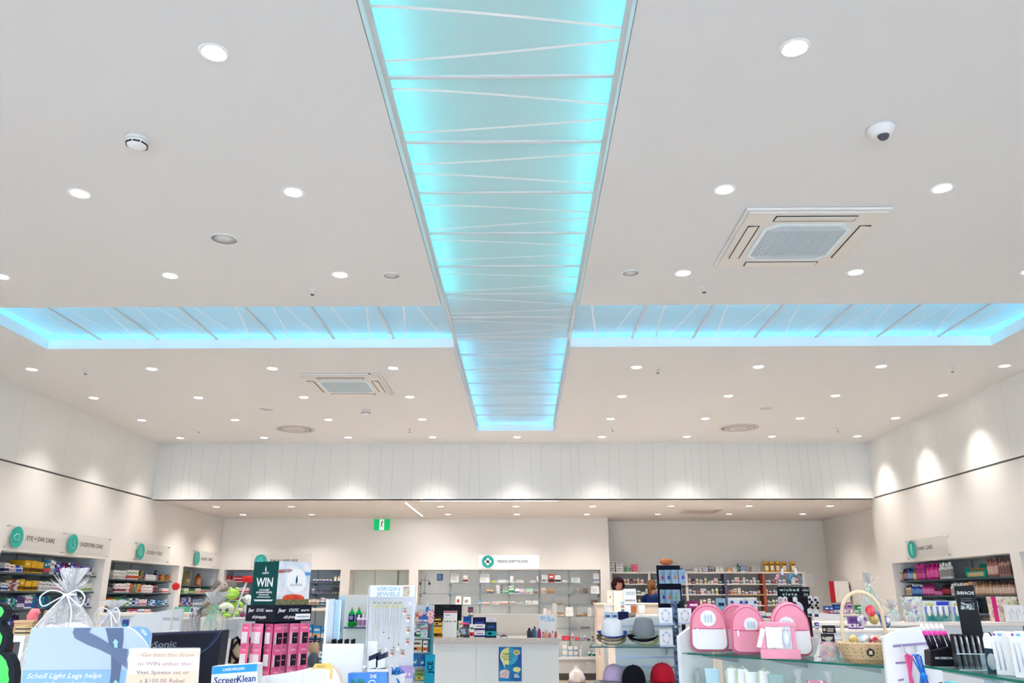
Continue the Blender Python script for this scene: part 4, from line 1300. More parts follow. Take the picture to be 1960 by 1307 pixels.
# mouse with cable
a_ = pix(964, 1220, 11.15)
t = thing('computer_mouse', 'dark computer mouse lying on the counter', 'mouse', (a_.x, 11.15, CT + .0012), .4)
MB().grid(lambda u, v: ((u - .5) * .11, (v - .5) * .06, max(0, .034 * math.sin(PI * min(max(u, .02), .98)) ** .5 * math.sin(PI * min(max(v, .02), .98)) ** .4)), 10, 8).build('shell', mat('3a2f48', .3), t)
MB().tube([(-.055, 0, .01), (-.08, .01, .03), (-.085, .03, .07), (-.10, .05, .09)], .002, 6).build('cable', DK, t)
# monitor on the counter
a_ = pix(853.5, 1200, 11.5)
t = thing('monitor', 'black computer monitor seen from behind on the counter', 'monitor', (a_.x, 11.5, CT + .0015), .05)
mw = .21
mz = pix(853, 1157, 11.5).z - CT
MB().box(-mw, mw, 0, .03, mz - .21, mz).build('rear_cover', mat('17181c', .45), t, bevel=.006, bseg=2)
MB().box(-.12, .12, -.02, -.0005, mz - .18, mz - .04).build('rear_bulge', mat('1d1e23', .5), t, bevel=.008, bseg=2)
text('ThinkVision', .012, mat('5a5c62', .4), t, (0, -.0012, mz - .033), fit=.09)
MB().tube([(0, .02, .012), (0, .02, mz - .15)], .018, 10).build('stand_neck', mat('17181c', .4), t)
MB().lathe([(.09, 0), (.09, .008), (.02, .016)], 20).build('stand_foot', mat('17181c', .4), t)
# bottles and the photo-header stand at the right end
G_ = 'small bottles on the prescription counter'
for i, (u, wd, vt, body, cap, ds) in enumerate(((1013, 8, 1202, '3a4048', '22242a', 'black perfume bottle, leftmost of the bottle cluster'), (1020, 6, 1204, '6a6f78', '33363c', 'grey perfume bottle in the cluster'), (1023.5, 6, 1199, '4a6aa0', '27314a', 'tall blue perfume bottle in the cluster'),
                                                (1026, 5, 1208, 'c9cf5f', '5a6a4a', 'lime perfume bottle in the cluster'), (1032, 6, 1203, '9a2f6a', '2a1f38', 'magenta perfume bottle right in the cluster'))):
    a_ = pix(u, 1220, 11.12 + .05 * (i % 2))
    me = product_mesh('l', wd / 150 + .006, pix(u, vt, 11.12).z - CT, .03, (body, cap, body))
    o = tag(link('bottle', me, None, (a_.x, 11.06 + .07 * (i % 2), CT + .0015)), ds, 'bottle', G_)
a_ = pix(1048, 1220, 11.15)
t = thing('photo_header_stand', 'white counter stand with a snowy blue photo header', 'display', (a_.x, 11.2, CT + .0015))
sh_ = pix(1048, 1177, 11.2).z - CT
MB().box(-.105, .105, 0, .01, 0, sh_).box(-.105, .105, -.10, 0, 0, .008).build('stand', mat('eef0f4', .3), t)
MB().box(-.095, .095, -.002, 0, sh_ * .70, sh_ * .96).build('photo', mat('8fc0e3', .4, kind='mottle', h2='e9f2f8', sc=22), t)
for i, u in enumerate((1040, 1046, 1052, 1058, 1064)):
    c_ = ('d98a8a', 'e3a86a', 'b06a9a', 'e8d0b0', 'c9605f')[i]
    a_ = pix(u, 1221, 11.04)
    hgt = (.07, .10, .06, .08, .075)[i]
    tag(link('bottle', product_mesh('l', .036, hgt, .03, (c_, ('3a2030', 'e9e3e3', '2f2030', '4a5a4a', '3a1f38')[i], c_)), None, (a_.x, 11.035, CT + .0015)),
        'tiny perfume bottle, %s from left before the photo stand' % ORD[i], 'bottle', G_)

# ================================================================== dispensary
struct(MB().box(STEP + .002, DR - .002, 15.75, DW - .002, .001, .15).build('floor_dispensary', mat('b9ab9c', .6)))
t = thing('dispensary_shelving', 'long open white dispensary shelving full of medicine', 'shelf unit', (1.775, 16.70, .151))
UPX = [0, .765, 1.51, 2.285, 3.05, 3.85]
zt = 1.985 - .151
SHM = mat('e9e3dd', .45)
MB().box(0, 3.87, .30, .32, 0, zt).build('back_panel', mat('b9b5b2', .5), t)
for i, x in enumerate(UPX):
    MB().box(x - .022, x + .022, 0, .299, 0, zt - .031).build('upright', mat(('e9e3dd', 'e9e3dd', 'e9e3dd', '6f6a86', 'b5604f', 'e9e3dd')[i], .45), t)
MB().box(-.03, 3.90, -.005, .32, zt - .03, zt).build('top_board', SHM, t)
DSH = [1.757, 1.557, 1.352, 1.10]
for z in DSH:
    for i in range(5):
        MB().box(UPX[i] + .023, UPX[i + 1] - .023, .002, .298, z - .151 - .02, z - .151).build('shelf', SHM if not (i == 3 and z == 1.557) else mat('d9b58a', .45), t)
U_DIS = Unit((1.775, 16.70, 0), 0)
rg = random.Random(21)
MEDC = [('f1eeea', 'd9d4cf', 'b5b0ac'), ('f3f0ec', 'e0c9c0', 'c98a80'), ('efe9e3', 'cfc8e0', '8a80b0'), ('f0eee9', 'd0dfe3', '7fa0b0'), ('f2efe9', 'e9dfc0', 'c0a86a'), ('ece4e0', 'd98a90', 'b0505a'), ('f4f2ee', 'c9d3c5', '7a9a80')]
DRKC = [('3f5a55', '2f403c', '8aa09a'), ('6a3f3f', '4a2c2c', 'c9a8a0'), ('4a4a60', '33334a', 'a8a8c0'), ('3a3a40', '2a2a30', '8f8f98')]
BAYN = ['first', 'second', 'third', 'fourth', 'fifth']
SHN = ['upper', 'middle', 'lower', 'lowest']
for zi, z in enumerate(DSH[:3]):
    for bay in range(5):
        x0, x1 = UPX[bay] + .035, UPX[bay + 1] - .035
        x, k = x0, 0
        while True:
            kind = rg.choice('lllbbljl')
            wd = rg.uniform(.042, .085)
            if x + wd > x1:
                break
            hgt = {'l': rg.uniform(.07, .125), 'b': rg.uniform(.04, .13), 'j': rg.uniform(.05, .09)}[kind]
            cl = rg.choice(MEDC) if rg.random() < .9 else rg.choice(DRKC)
            wd_q, hgt_q = round(wd / .012) * .012, round(hgt / .015) * .015
            o = link('medicine_box' if kind == 'b' else KN[kind][0], product_mesh(kind, min(wd_q, wd), hgt_q, .06, cl))
            o.location = (1.775 + x + wd / 2, 16.715 + rg.uniform(0, .04), z + .0015)
            tint = 'dark' if cl in DRKC else {'b': 'white', 'l': 'white', 'j': 'white'}[kind]
            tag(o, '%s medicine %s, %s from left, %s shelf, %s dispensary bay' % (tint, KN[kind][1], ORD[k], SHN[zi], BAYN[bay]), KN[kind][1], 'medicines on the dispensary shelves')
            x += wd + rg.uniform(.004, .02)
            k += 1
ZT = 1.985
G_ = 'packs on top of the dispensary shelving'
stock(U_DIS, ZT, 'top of the dispensary shelving', G_, [
    (1166, 1179, 1, 'b', 'white wide carton with grey writing', .10, ('f1efec', 'cfcac6', '7a7672'), .15, 2), (1180, 1195, 1, 'b', 'white wide carton with dark writing', .10, ('f1efec', 'd3cec9', '7a7672'), .15, 2), (1197.5, 1202, 1, 'l', 'green bottle', .11, ('2fa055', '1f7f40', '4fc070')), (1205, 1209, 1, 'l', 'shorter green bottle', .075, ('3fae65', '1f7f40', '5fc880')),
    (1212, 1223, 1, 'b', 'flat pink carton', .028, ('e0406f', 'f2b5c5', 'c9305f'), .12, 5), (1290, 1299, 1, 'l', 'white pump bottle', .15, (W_, 'dfe3e3', 'cfd6d6')), (1302, 1311, 1, 'j', 'teal topped jar', .08, ('cfe0e6', '3f8aa0', '8fb5c5')), (1330, 1337, 1, 'b', 'white carton', .09, (W_, 'dcd8d3', 'b5b0ab')), (1340, 1346, 1, 'b', 'pale carton', .085, ('e6e2dd', 'cfcac5', 'a8a4a0')),
    (1347, 1358, 1, 'b', 'white and navy carton', .045, ('e9e9ec', '2f4a80', '8a9ab5'), .1, 2), (1358.5, 1371, 1, 'b', 'grey carton', .12, ('8f8d8a', '7a7875', 'b5b3b0')), (1372, 1388, 2, 'b', 'white stacked carton', .045, (W_, 'dfd8d0', 'b5b0a8'), .1, 2),
    (1395, 1404, 1, 'b', 'orange yellow carton', .065, ('e3ab4a', 'f0cf80', 'c98a2f')), (1405.5, 1413, 1, 'b', 'white box', .085, (W_, 'dfdbd6', 'b5b0ab')), (1414, 1418.5, 1, 'l', 'dark green bottle', .17, ('3f6a66', '2c4a48', '7fa09c')), (1419.5, 1431, 1, 'b', 'blue and white carton', .055, ('3f6fa0', 'e6ebf0', 'cfd8e3'), .1, 2),
    (1441, 1459, 1, 'b', 'flat grey striped carton', .022, ('dcd5d0', '8a7f86', 'b5aab0'), .12, 5)], dy=.02)
for i, u in enumerate((1467, 1477.5, 1488.5, 1501, 1518)):
    a_ = pix(u, 1090, 16.80)
    t = thing('powder_tin', 'yellow supplement tin with white label, %s of five on the shelving' % ORD[i], 'tin', (a_.x, 16.80, ZT + .0015), 0, 'yellow supplement tins')
    MB().lathe([(.048, 0), (.050, .004), (.050, .175), (.048, .18)], 20).build('can', mat('e3a427', .35), t)
    MB().lathe([(.051, .1805), (.051, .195), (.046, .2)], 20).build('lid', mat('e8b23a', .35), t)
    n = 8
    lb_ = MB()
    lb_.grid(lambda u_, v_: (.0512 * math.sin((u_ - .5) * 1.5), -.0512 * math.cos((u_ - .5) * 1.5), .03 + .09 * v_), n, 1)
    lb_.build('label', mat('efe6d5', .45), t)
    MB().grid(lambda u_, v_: (.0514 * math.sin((u_ - .5) * 1.6), -.0514 * math.cos((u_ - .5) * 1.6), .13 + .02 * v_), n, 1).build('printed_name', mat('3a2f2a', .5), t)
# counter of the dispensary: high rear hob and lower front ledge
dx0, dx1 = pix(1140, 1200, 15.5).x, pix(1266, 1200, 15.5).x
HOBZ = pix(1150, 1154, 15.2).z
t = thing('dispensary_counter', 'tall cream dispensary counter with a stepped front ledge', 'counter', (dx0, 15.1, 0))
CRM = mat('e3d3c4', .5)
MB().box(0, dx1 - dx0, 0, .05, .06, HOBZ - .031).build('front_panel', CRM, t)
MB().box(0, .05, .051, .60, .06, HOBZ - .031).build('end_panel', CRM, t)
MB().box(-.02, dx1 - dx0, -.03, .60, HOBZ - .03, HOBZ).build('counter_top', mat('ecdcca', .4), t, bevel=.004)
MB().box(.02, dx1 - dx0, .02, .60, 0, .059).build('plinth', mat('efe9e4', .5), t)
lx0 = pix(1158, 1175, 14.7).x
LZ = pix(1190, 1176, 14.75).z
lt = thing('front_ledge', 'white service ledge in front of the dispensary counter', 'counter', (lx0, 14.55, 0))
MB().box(0, 5.4 - lx0, 0, .54, LZ - .035, LZ).build('ledge_top', LAMW, lt, bevel=.004)
MB().box(.03, 5.37 - lx0, .05, .53, 0, LZ - .036).build('ledge_body', mat('e9dfd5', .5), lt)
# things on the ledge
a_ = pix(1169.5, 1155, 15.2)
t = thing('card_holder', 'white card with an orange mark on the dispensary counter', 'card', (a_.x, 15.3, HOBZ + .002))
MB().box(-.055, .055, 0, .012, 0, .22).build('card', mat('f6f1ea', .4), t, rot=(-.1, 0, 0))
MB().prism([(-.01, .08), (.02, .09), (.012, .125), (-.012, .11)], -.0012, -.0002).build('orange_mark', mat('e39a4a', .4), t, rot=(-.1, 0, 0))
a_ = pix(1187, 1174, 14.75)
t = thing('brochure_board', 'cream brochure board with small pictures on the dispensary ledge', 'board', (a_.x, 14.75, LZ + .002))
MB().box(-.10, .09, 0, .015, 0, .40).build('board', mat('f2ebe2', .4), t, rot=(-.12, 0, 0))
for z, c_ in ((.17, '8fc5c9'), (.11, 'b58a9a'), (.04, '5f8a9a')):
    MB().box(.02, .075, -.002, -.0002, z, z + .045).build('picture', mat(c_, .4), t, rot=(-.12, 0, 0))
a_ = pix(1208, 1175, 14.72)
t = thing('product_chart', 'pale blue product chart with rows of bottles and a brown foot', 'chart', (a_.x, 14.72, LZ + .002))
MB().box(-.105, .105, 0, .015, 0, .43).build('board', mat('dfe9f6', .4), t, rot=(-.1, 0, 0))
for k in range(7):
    x = -.08 + .026 * k
    MB().prism([(x - .008, .22), (x + .008, .22), (x + .004, .25), (x - .004, .25)], -.002, -.0002).build('bottle_picture', mat(('8a2f3f', '4a3a60')[k % 2], .4), t, rot=(-.1, 0, 0))
    MB().box(x - .008, x + .008, -.002, -.0002, .155, .172).build('bottle_picture', mat('4a2f50', .4), t, rot=(-.1, 0, 0))
MB().box(0, .10, -.002, -.0002, .03, .15).build('brown_panel', mat('b5703f', .4), t, rot=(-.1, 0, 0))
for k in range(3):
    MB().box(-.07, .09, -.002, -.0002, .33 + .02 * k, .337 + .02 * k).build('print_line', mat('8a9ab5', .4), t, rot=(-.1, 0, 0))
a_ = pix(1229, 1175, 14.72)
t = thing('waste_tub', 'white lidded tub on the dispensary ledge', 'tub', (a_.x, 14.74, LZ + .002))
MB().lathe([(.045, 0), (.052, .01), (.056, .17)], 18).build('tub', mat('f4f2f2', .35), t)
MB().lathe([(.062, .1705), (.062, .185), (.05, .195)], 18).build('lid', mat('f2ede8', .35), t)
a_ = pix(1178, 1172, 14.9)
t = thing('white_box', 'small white box beside the cream brochure board', 'box', (a_.x - .12, 14.90, LZ + .002))
MB().box(-.07, .07, 0, .12, 0, .14).box(-.078, .078, -.008, .128, .1405, .165).build('box', mat('eceff2', .4), t)

# ================================================================== people behind the dispensary counter
def skin_body(name, joints, edges, root, m, parent, sub=2):
    """one continuous body grown over a skeleton: joints = {key: (x, y, z, rx, ry)}"""
    keys = list(joints)
    me = bpy.data.meshes.new(name)
    me.from_pydata([joints[k][:3] for k in keys], [(keys.index(a), keys.index(b)) for a, b in edges], [])
    o = link(name, me, parent)
    sk = o.modifiers.new('skin', 'SKIN')
    sk.use_smooth_shade = True
    for i, k in enumerate(keys):
        sv = me.skin_vertices[0].data[i]
        sv.radius = joints[k][3:5]
        sv.use_root = (k == root)
    ss = o.modifiers.new('sub', 'SUBSURF')
    ss.levels = ss.render_levels = sub
    me.materials.append(m)
    # bake the modifiers so the body is plain mesh
    dg = bpy.context.evaluated_depsgraph_get()
    nm = bpy.data.meshes.new_from_object(o.evaluated_get(dg))
    o.modifiers.clear()
    o.data = nm
    nm.name = name
    if not nm.materials:
        nm.materials.append(m)
    return o


def hand(parent, wrist, direction, side, m):
    """palm and five fingers as one skinned mesh"""
    d = Vector(direction).normalized()
    s = d.cross(Vector((0, 0, 1))) * side
    s.normalize()
    dn = Vector((0, 0, -1))
    w0 = Vector(wrist)
    J, E_ = {}, []
    J['w'] = (*w0, .024, .02)
    J['p'] = (*(w0 + d * .05), .034, .016)
    E_.append(('w', 'p'))
    for i, (off, ln) in enumerate(((-.028, .07), (-.009, .08), (.010, .075), (.028, .058))):
        base = w0 + d * .085 + s * off
        J['b%d' % i] = (*base, .0095, .0095)
        J['m%d' % i] = (*(base + d * ln * .5 + dn * .006), .0085, .0085)
        J['t%d' % i] = (*(base + d * ln * .9 + dn * .03), .007, .007)
        E_ += [('p', 'b%d' % i), ('b%d' % i, 'm%d' % i), ('m%d' % i, 't%d' % i)]
    tb = w0 + d * .03 - s * .035
    J['tb'] = (*tb, .011, .011)
    J['tt'] = (*(tb + d * .045 - s * .02 + dn * .012), .008, .008)
    E_ += [('w', 'tb'), ('tb', 'tt')]
    return skin_body('hand', J, E_, 'w', m, parent, 1)


def person(loc, rz, label, height, hair, skin_h, top_h, legs_h, back=False):
    k = height / 1.68
    t = thing('person', label, 'person', loc, rz)
    SK = mat(skin_h, .5)
    TP = mat(top_h, .7)
    LG = mat(legs_h, .8)
    z = lambda v: v * k
    # clothed trunk with arms bent forwards to the bench, one surface
    J = {'pel': (0, 0, z(.92), .155, .115), 'wai': (0, -.005, z(1.08), .135, .10), 'che': (0, 0, z(1.27), .155, .11), 'sho': (0, .005, z(1.385), .10, .075), 'nk': (0, .01, z(1.425), .06, .06),
         'ls': (-.165, .005, z(1.36), .062, .062), 'le': (-.20, -.02, z(1.09), .048, .048), 'lw': (-.12, -.24, z(1.02), .034, .034),
         'rs': (.165, .005, z(1.36), .062, .062), 're': (.20, -.02, z(1.09), .048, .048), 'rw': (.12, -.24, z(1.02), .034, .034)}
    E_ = [('pel', 'wai'), ('wai', 'che'), ('che', 'sho'), ('sho', 'nk'), ('sho', 'ls'), ('ls', 'le'), ('le', 'lw'), ('sho', 'rs'), ('rs', 're'), ('re', 'rw')]
    skin_body('uniform_top', J, E_, 'pel', TP, t)
    J = {'p': (0, 0, z(.93), .15, .11), 'lh': (-.09, 0, z(.84), .09, .09), 'lk': (-.10, -.01, z(.47), .062, .062), 'la': (-.10, .015, z(.09), .045, .045), 'rh': (.09, 0, z(.84), .09, .09), 'rk': (.10, -.01, z(.47), .062, .062), 'ra': (.10, .015, z(.09), .045, .045)}
    skin_body('trousers', J, [('p', 'lh'), ('lh', 'lk'), ('lk', 'la'), ('p', 'rh'), ('rh', 'rk'), ('rk', 'ra')], 'p', LG, t)
    for s_ in (-1, 1):
        MB().ball((s_ * .10, -.035, .045), .045, .12, .05).build('shoe', mat('22202a', .4), t)
        hand(t, (s_ * .115, -.265, z(1.02)), (-s_ * .25, -1, -.05), s_, SK)
    hz = z(1.56)
    hd = MB()

    def head(u, v):
        a = 2 * PI * u
        t_ = PI * v
        x, y, zz = math.sin(t_) * math.cos(a), math.sin(t_) * math.sin(a), -math.cos(t_)
        rx, ry, rz_ = .073, .092, .115
        if zz < 0:
            rx *= 1 + .25 * zz * abs(zz)
            ry *= 1 + .12 * zz
        if y < 0:                                   # flatter face, jaw and nose ridge
            y *= .93
            if abs(x) < .3 and -.35 < zz < .15:
                y -= .16 * (1 - abs(x) / .3) * (1 - abs(zz + .15) / .35)
            if abs(abs(x) - .42) < .2 and .0 < zz < .28:
                y += .06
        return (x * rx, y * ry, hz + zz * rz_)
    hd.grid(head, 28, 20)
    hd.tube([(0, .012, z(1.40)), (0, .012, hz - .05)], [.055, .05], 14)
    ho = hd.build('head', SK, t)
    for s_ in (-1, 1):
        MB().ball((s_ * .073, .005, hz - .005), .012, .02, .03).build('ear', SK, ho)
        ey = MB().ball((s_ * .029, -.080, hz + .010), .012, .008, .008).build('eye', mat('f2efec', .3), ho)
        MB().ball((s_ * .029, -.0872, hz + .010), .005, .003, .005).build('iris', mat('3a2a20', .3), ho)
        MB().tube([(s_ * .015, -.088, hz + .030), (s_ * .032, -.088, hz + .034), (s_ * .048, -.08, hz + .028)], .003, 6).build('eyebrow', mat('4a3028', .7), ho)
    MB().ball((0, -.084, hz - .055), .024, .01, .008).build('lips', mat('b0605f', .4), ho)
    return t, ho, hz


p1 = pix(1184, 1130, 16.05)
t, ho, hz = person((p1.x, 16.05, .152), 0.35, 'person with dark curly hair and glasses facing out behind the counter', 1.68, None, 'c98f78', '26243a', '2a2a35')
b = MB()
rg = random.Random(4)
HC = mat('1f0c12', .65, kind='mottle', h2='35151d', sc=70, bump=.4)
for k in range(120):                                # big curly hair, open at the face
    a = rg.uniform(0, 2 * PI)
    e_ = rg.uniform(-.6, 1.45)
    x, y, zz = math.cos(e_) * math.cos(a), math.cos(e_) * math.sin(a), math.sin(e_)
    if y < -.25 and zz < .5 and abs(x) < .78:
        continue
    b.ball((x * .098, y * .095 + .015, hz + .015 + zz * .112), rg.uniform(.028, .042), seg=7, rings=5)
b.build('hair', HC, ho)
g_ = MB()
for s_ in (-1, 1):
    g_.tube([(s_ * .031 + .024 * math.cos(q), -.096, hz + .009 + .018 * math.sin(q)) for q in [2 * PI * i / 14 for i in range(14)]], .0018, 5, closed=True)
    g_.tube([(s_ * .055, -.094, hz + .012), (s_ * .074, .0, hz + .012)], .0016, 5)
g_.tube([(-.008, -.098, hz + .012), (.008, -.098, hz + .012)], .0018, 5)
g_.build('glasses', mat('2a2024', .3), t)

p2 = pix(1248, 1130, 15.95)
t, ho, hz = person((p2.x, 15.95, .152), PI - .45, 'person in a navy top with light brown ponytail seen from behind', 1.67, None, 'd3a088', '172c66', '23232e')
b = MB()
HB = mat('573821', .6, kind='mottle', h2='775233', sc=45, bump=.3)


def cap_(u, v):
    a = 2 * PI * u
    t_ = PI * (.30 + .70 * v)
    x, y, zz = math.sin(t_) * math.cos(a), math.sin(t_) * math.sin(a), -math.cos(t_)
    if y < -.2:
        zz = max(zz, .35 + .3 * (-y))
        sc_ = math.sqrt(max(0, 1 - zz * zz))
        q = math.hypot(x, y) or 1
        x, y = x / q * sc_, y / q * sc_
    return (x * .081, y * .100 + .004, hz + .004 + zz * .121)


b.grid(cap_, 26, 14)
b.ball((0, .105, hz + .03), .03, .028, .03)
b.tube([(0, .11, hz + .03), (0, .15, hz + .01), (0, .155, hz - .07), (0, .13, hz - .16), (0, .12, hz - .21)], [.022, .03, .034, .026, .008], 10)
b.build('hair', HB, ho)

# ================================================================== foreground, left half
def loc2(pts, Y, root):
    """pixel outline -> local (x, z) outline on the plane at distance Y"""
    out = []
    for u, v in pts:
        p = pix(u, v, Y)
        out.append((p.x - root[0], p.z - root[2]))
    return out


def board(name, label, cat, Y, pts, m, thick=.008, base=None, part='board', bevel=0.0):
    us = [p[0] for p in pts]
    vs_ = [p[1] for p in pts]
    r = pix((min(us) + max(us)) / 2, max(vs_), Y)
    if base is not None:
        r.z = base
    t = thing(name, label, cat, r)
    MB().prism([(x, max(z, 0)) for x, z in loc2(pts, Y, r)], 0, thick).build(part, m, t, bevel=bevel)
    return t, r


def decal(t, r, Y, pts, m, lift, name):
    return MB().prism([(x, max(z, .001)) for x, z in loc2(pts, Y, r)], -lift - .0006, -lift).build(name, m, t)


def ptext(t, r, Y, s, u0, u1, vbase, capv, m, lift=.002, bold=0.0, shear=0.0, roll=0.0, name='lettering'):
    """lettering whose baseline runs from u0 to u1 at row vbase with cap height of capv pixels"""
    a, b_ = pix(u0, vbase, Y), pix(u1, vbase, Y)
    h = pix(u0, vbase - capv, Y).z - a.z
    return text(s, h, m, t, (a.x - r.x, -lift, a.z - r.z), (PI / 2, -roll, 0), 'LEFT', bold, 1.0, shear, name=name, fit=b_.x - a.x)


# the service counter everything near stands on
SVZ = 1.0
t = thing('service_counter', 'white service counter at the near left below the promotional boards', 'counter', (-1.75, 3.3, 0))
MB().box(-1.0, .95, -1.1, 1.05, SVZ - .04, SVZ).build('counter_top', LAMW, t, bevel=.004)
MB().box(-.96, .91, -1.06, 1.01, 0, SVZ - .041).build('body', LAMW, t)

# blue leg-care header board
Y = 3.0
SB = SVZ + .002
t, r = board('promo_board', 'pale blue leg care promotional board with dark stockinged legs', 'board', Y,
             [(17, 1427), (60, 1201), (270, 1199), (281, 1201), (287, 1206), (290, 1216), (268, 1427)][::-1], mat('c2d2e2', .35), .006, SB)
decal(t, r, Y, [(45, 1283), (277, 1281), (262, 1425), (20, 1425)][::-1], mat('98bfe6', .35), .0005, 'blue_band')
decal(t, r, Y, [(245, 1200), (270, 1199.5), (281, 1201.5), (286.5, 1206), (289.5, 1216), (284.8, 1238), (278, 1226), (264, 1212)][::-1], mat('86b2de', .35), .0005, 'corner_flash')
arc = [(244, 1199.5), (256, 1205), (267, 1214), (277, 1225), (285, 1238)]
MB().tube([(x, -.0015, z) for x, z in loc2(arc, Y, r)], .003, 6).build('white_arc', WHITE, t)
LEG = mat('687693', .4)
decal(t, r, Y, [(202, 1201.7), (236.6, 1201.7), (236.6, 1224.4), (233.9, 1241), (236.6, 1256), (231, 1285), (228, 1307), (222, 1350), (212, 1350), (210.4, 1307), (213, 1286), (213, 1254.7), (207.7, 1227), (205, 1213)][::-1], LEG, .0011, 'straight_leg')
decal(t, r, Y, [(143, 1201.7), (176, 1201.7), (170.5, 1210), (188.4, 1219), (206.3, 1230), (220, 1240), (236.6, 1241), (246.3, 1242.3), (247.5, 1250), (243.5, 1261.6), (246, 1272), (244.9, 1282), (233.9, 1271), (222.8, 1261.6),
                  (211.8, 1253.4), (192.5, 1243.7), (167.7, 1234), (144.3, 1221.7), (139.5, 1210.7)][::-1], mat('72809d', .4), .0018, 'bent_leg')
AR = mat('aee0fb', .4)
for dv in (0, 78):
    decal(t, r, Y, [(221.5, 1222.4 + dv), (228.3, 1229 + dv), (225.6, 1229.5 + dv), (225.6, 1239.6 + dv), (219.4, 1239 + dv), (218.9, 1230.6 + dv), (216, 1230.6 + dv)][::-1], AR, .0026, 'arrow')
WT = mat('ffffff', .4)
ptext(t, r, Y, 'Scholl Light Legs helps', 51.3, 194, 1298, 9.6, WT, .002, .012, .25, .008)
ptext(t, r, Y, 'to revitalise and relieve', 49, 181, 1312.5, 8.6, WT, .002, .0, .15, .008)
ptext(t, r, Y, 'NEW', 269, 284, 1207, 6, WT, .0022, .02, 0, -.72)

# draw notice in a clear holder
Y = 2.6
t, r = board('notice_card', 'peach notice card about a prize draw in a clear stand', 'sign', Y, [(218, 1460), (240, 1330), (248, 1244), (251, 1241), (382, 1240.5), (383, 1242), (368, 1460)][::-1], mat('efd3bf', .4), .003, SB)
decal(t, r, Y, [(249, 1252), (382, 1246), (380, 1256), (320, 1258), (262, 1256)][::-1], mat('f2c49c', .4), .0004, 'brush_stroke')
decal(t, r, Y, [(243, 1291), (378, 1283), (374, 1350), (236, 1350)][::-1], mat('f5c39a', .4), .0004, 'brush_stroke')
IN2 = mat('b88a80', .5)
IN3 = mat('6b4a48', .5)
for s_, u0, u1, vb in (('Go into the draw', 271, 372, 1256.5), ('to WIN either this', 263, 366, 1273.5), ('Veet Spawax set or', 261, 362, 1290), ('a $100.00 Rebel', 267, 352, 1306)):
    ptext(t, r, Y, s_, u0, u1, vb, 7.5, IN2 if vb < 1280 else IN3, .0012)
MB().prism([(x, max(z, 0)) for x, z in loc2([(214, 1462), (238, 1330), (246, 1239), (385, 1238.5), (372, 1462)][::-1], Y, r)], -.004, -.003).build('clear_sleeve', CLEAR, t)

# black toothbrush carton
Y = 3.45
t = thing('electric_brush_box', 'tall black carton with silver Sonic lettering behind the notice', 'box', (0, 0, 0))
p_tl, p_tr, p_bl, p_br = pix(262, 1213, Y), pix(425, 1206.5, Y), pix(250, 1400, Y), pix(398, 1400, Y)
r = Vector(((p_bl.x + p_br.x) / 2, Y, SB))
t.location = r
fr = [(p_bl.x - r.x, 0), (p_br.x - r.x, 0), (p_tr.x - r.x, p_tr.z - r.z), (p_tl.x - r.x, p_tl.z - r.z)]
BX = mat('23242e', .45)
MB().prism(fr, 0, .09).build('carton', BX, t, bevel=.002)
SV = mat('8d93a6', .35)
ptext(t, r, Y, 'ySonic', 283, 338, 1240, 11.5, SV, .0015, .012, .12, .05)
cv = [(424, 1208), (415, 1222), (402, 1238), (384, 1250), (366, 1257)]
MB().tube([(x, -.001, z) for x, z in loc2(cv, Y, r)], .0012, 5).build('blue_curve', mat('5f7ea8', .4), t)
cv = [(418, 1209), (408, 1226), (394, 1241), (376, 1251)]
MB().tube([(x, -.001, z) for x, z in loc2(cv, Y, r)], .0008, 5).build('blue_curve', mat('4a648c', .4), t)
MB().prism(loc2([(262, 1213), (425, 1206.5), (424, 1210), (261, 1217)][::-1], Y, r), -.001, -.0003).build('top_edge', mat('3c3c55', .4), t)

# screen cleaner box
Y = 3.2
t, r = board('screen_cleaner_box', 'white and sky blue CarbonKlean screen cleaner box', 'box', Y, [(396, 1420), (406, 1276), (408, 1275), (492, 1269.5), (493, 1271), (492, 1420)][::-1], mat('f6f7fb', .35), .06, SB)
decal(t, r, Y, [(406.5, 1276), (492.5, 1270), (492, 1284.5), (405.5, 1290.5)][::-1], mat('3fa6ee', .35), .0005, 'blue_header')
ptext(t, r, Y, 'CARBONKLEAN', 426.5, 467.5, 1284.3, 5.2, WT, .0015, .02, 0, .07)
ptext(t, r, Y, 'Screen', 409, 454, 1308.5, 12.5, mat('232a6e', .4), .0015, .008, 0, .05)
ptext(t, r, Y, 'Klean', 453, 488, 1305.5, 13, mat('2c3f90', .4), .0015, .012, 0, .05)

# lime cut-out with a thick dark rim at the left edge
Y = 2.4
out = [(-45, 1430), (-45, 1150), (0, 1154), (7, 1158), (12.5, 1166), (12, 1177), (6, 1186), (2, 1192), (9, 1203), (14, 1217), (12, 1234), (7, 1246), (18, 1253), (26, 1268), (28.5, 1288), (26, 1320), (16, 1430)][::-1]
t, r = board('foam_cutout', 'bright green furry foam cut-out with a thick black rim at the left edge', 'standee', Y, out, mat('23262e', .5), .03, SB)
GRN = mat('5fe06c', .45)
inn = [(-40, 1182), (-40, 1160), (0, 1160), (5, 1163), (8, 1170), (5, 1177), (0, 1182)]
inn2 = [(-40, 1244), (-40, 1205), (0, 1208), (2, 1213), (5, 1218), (3, 1228), (0, 1236)]
inn3 = [(-40, 1420), (-40, 1252), (0, 1252), (5, 1256), (8, 1260), (12, 1264), (14, 1272), (17, 1280), (16, 1290), (18, 1300), (15, 1310), (16, 1330), (10, 1420)]
for pl in (inn, inn2, inn3):
    decal(t, r, Y, pl[::-1], GRN, .0006, 'green_fur')

# ------------------------------------------------------------------ cellophane gift bags
PLUME = mat('ffffff', .3, kind='film', w=.6)
FILM = mat('ffffff', kind='film', w=.42)


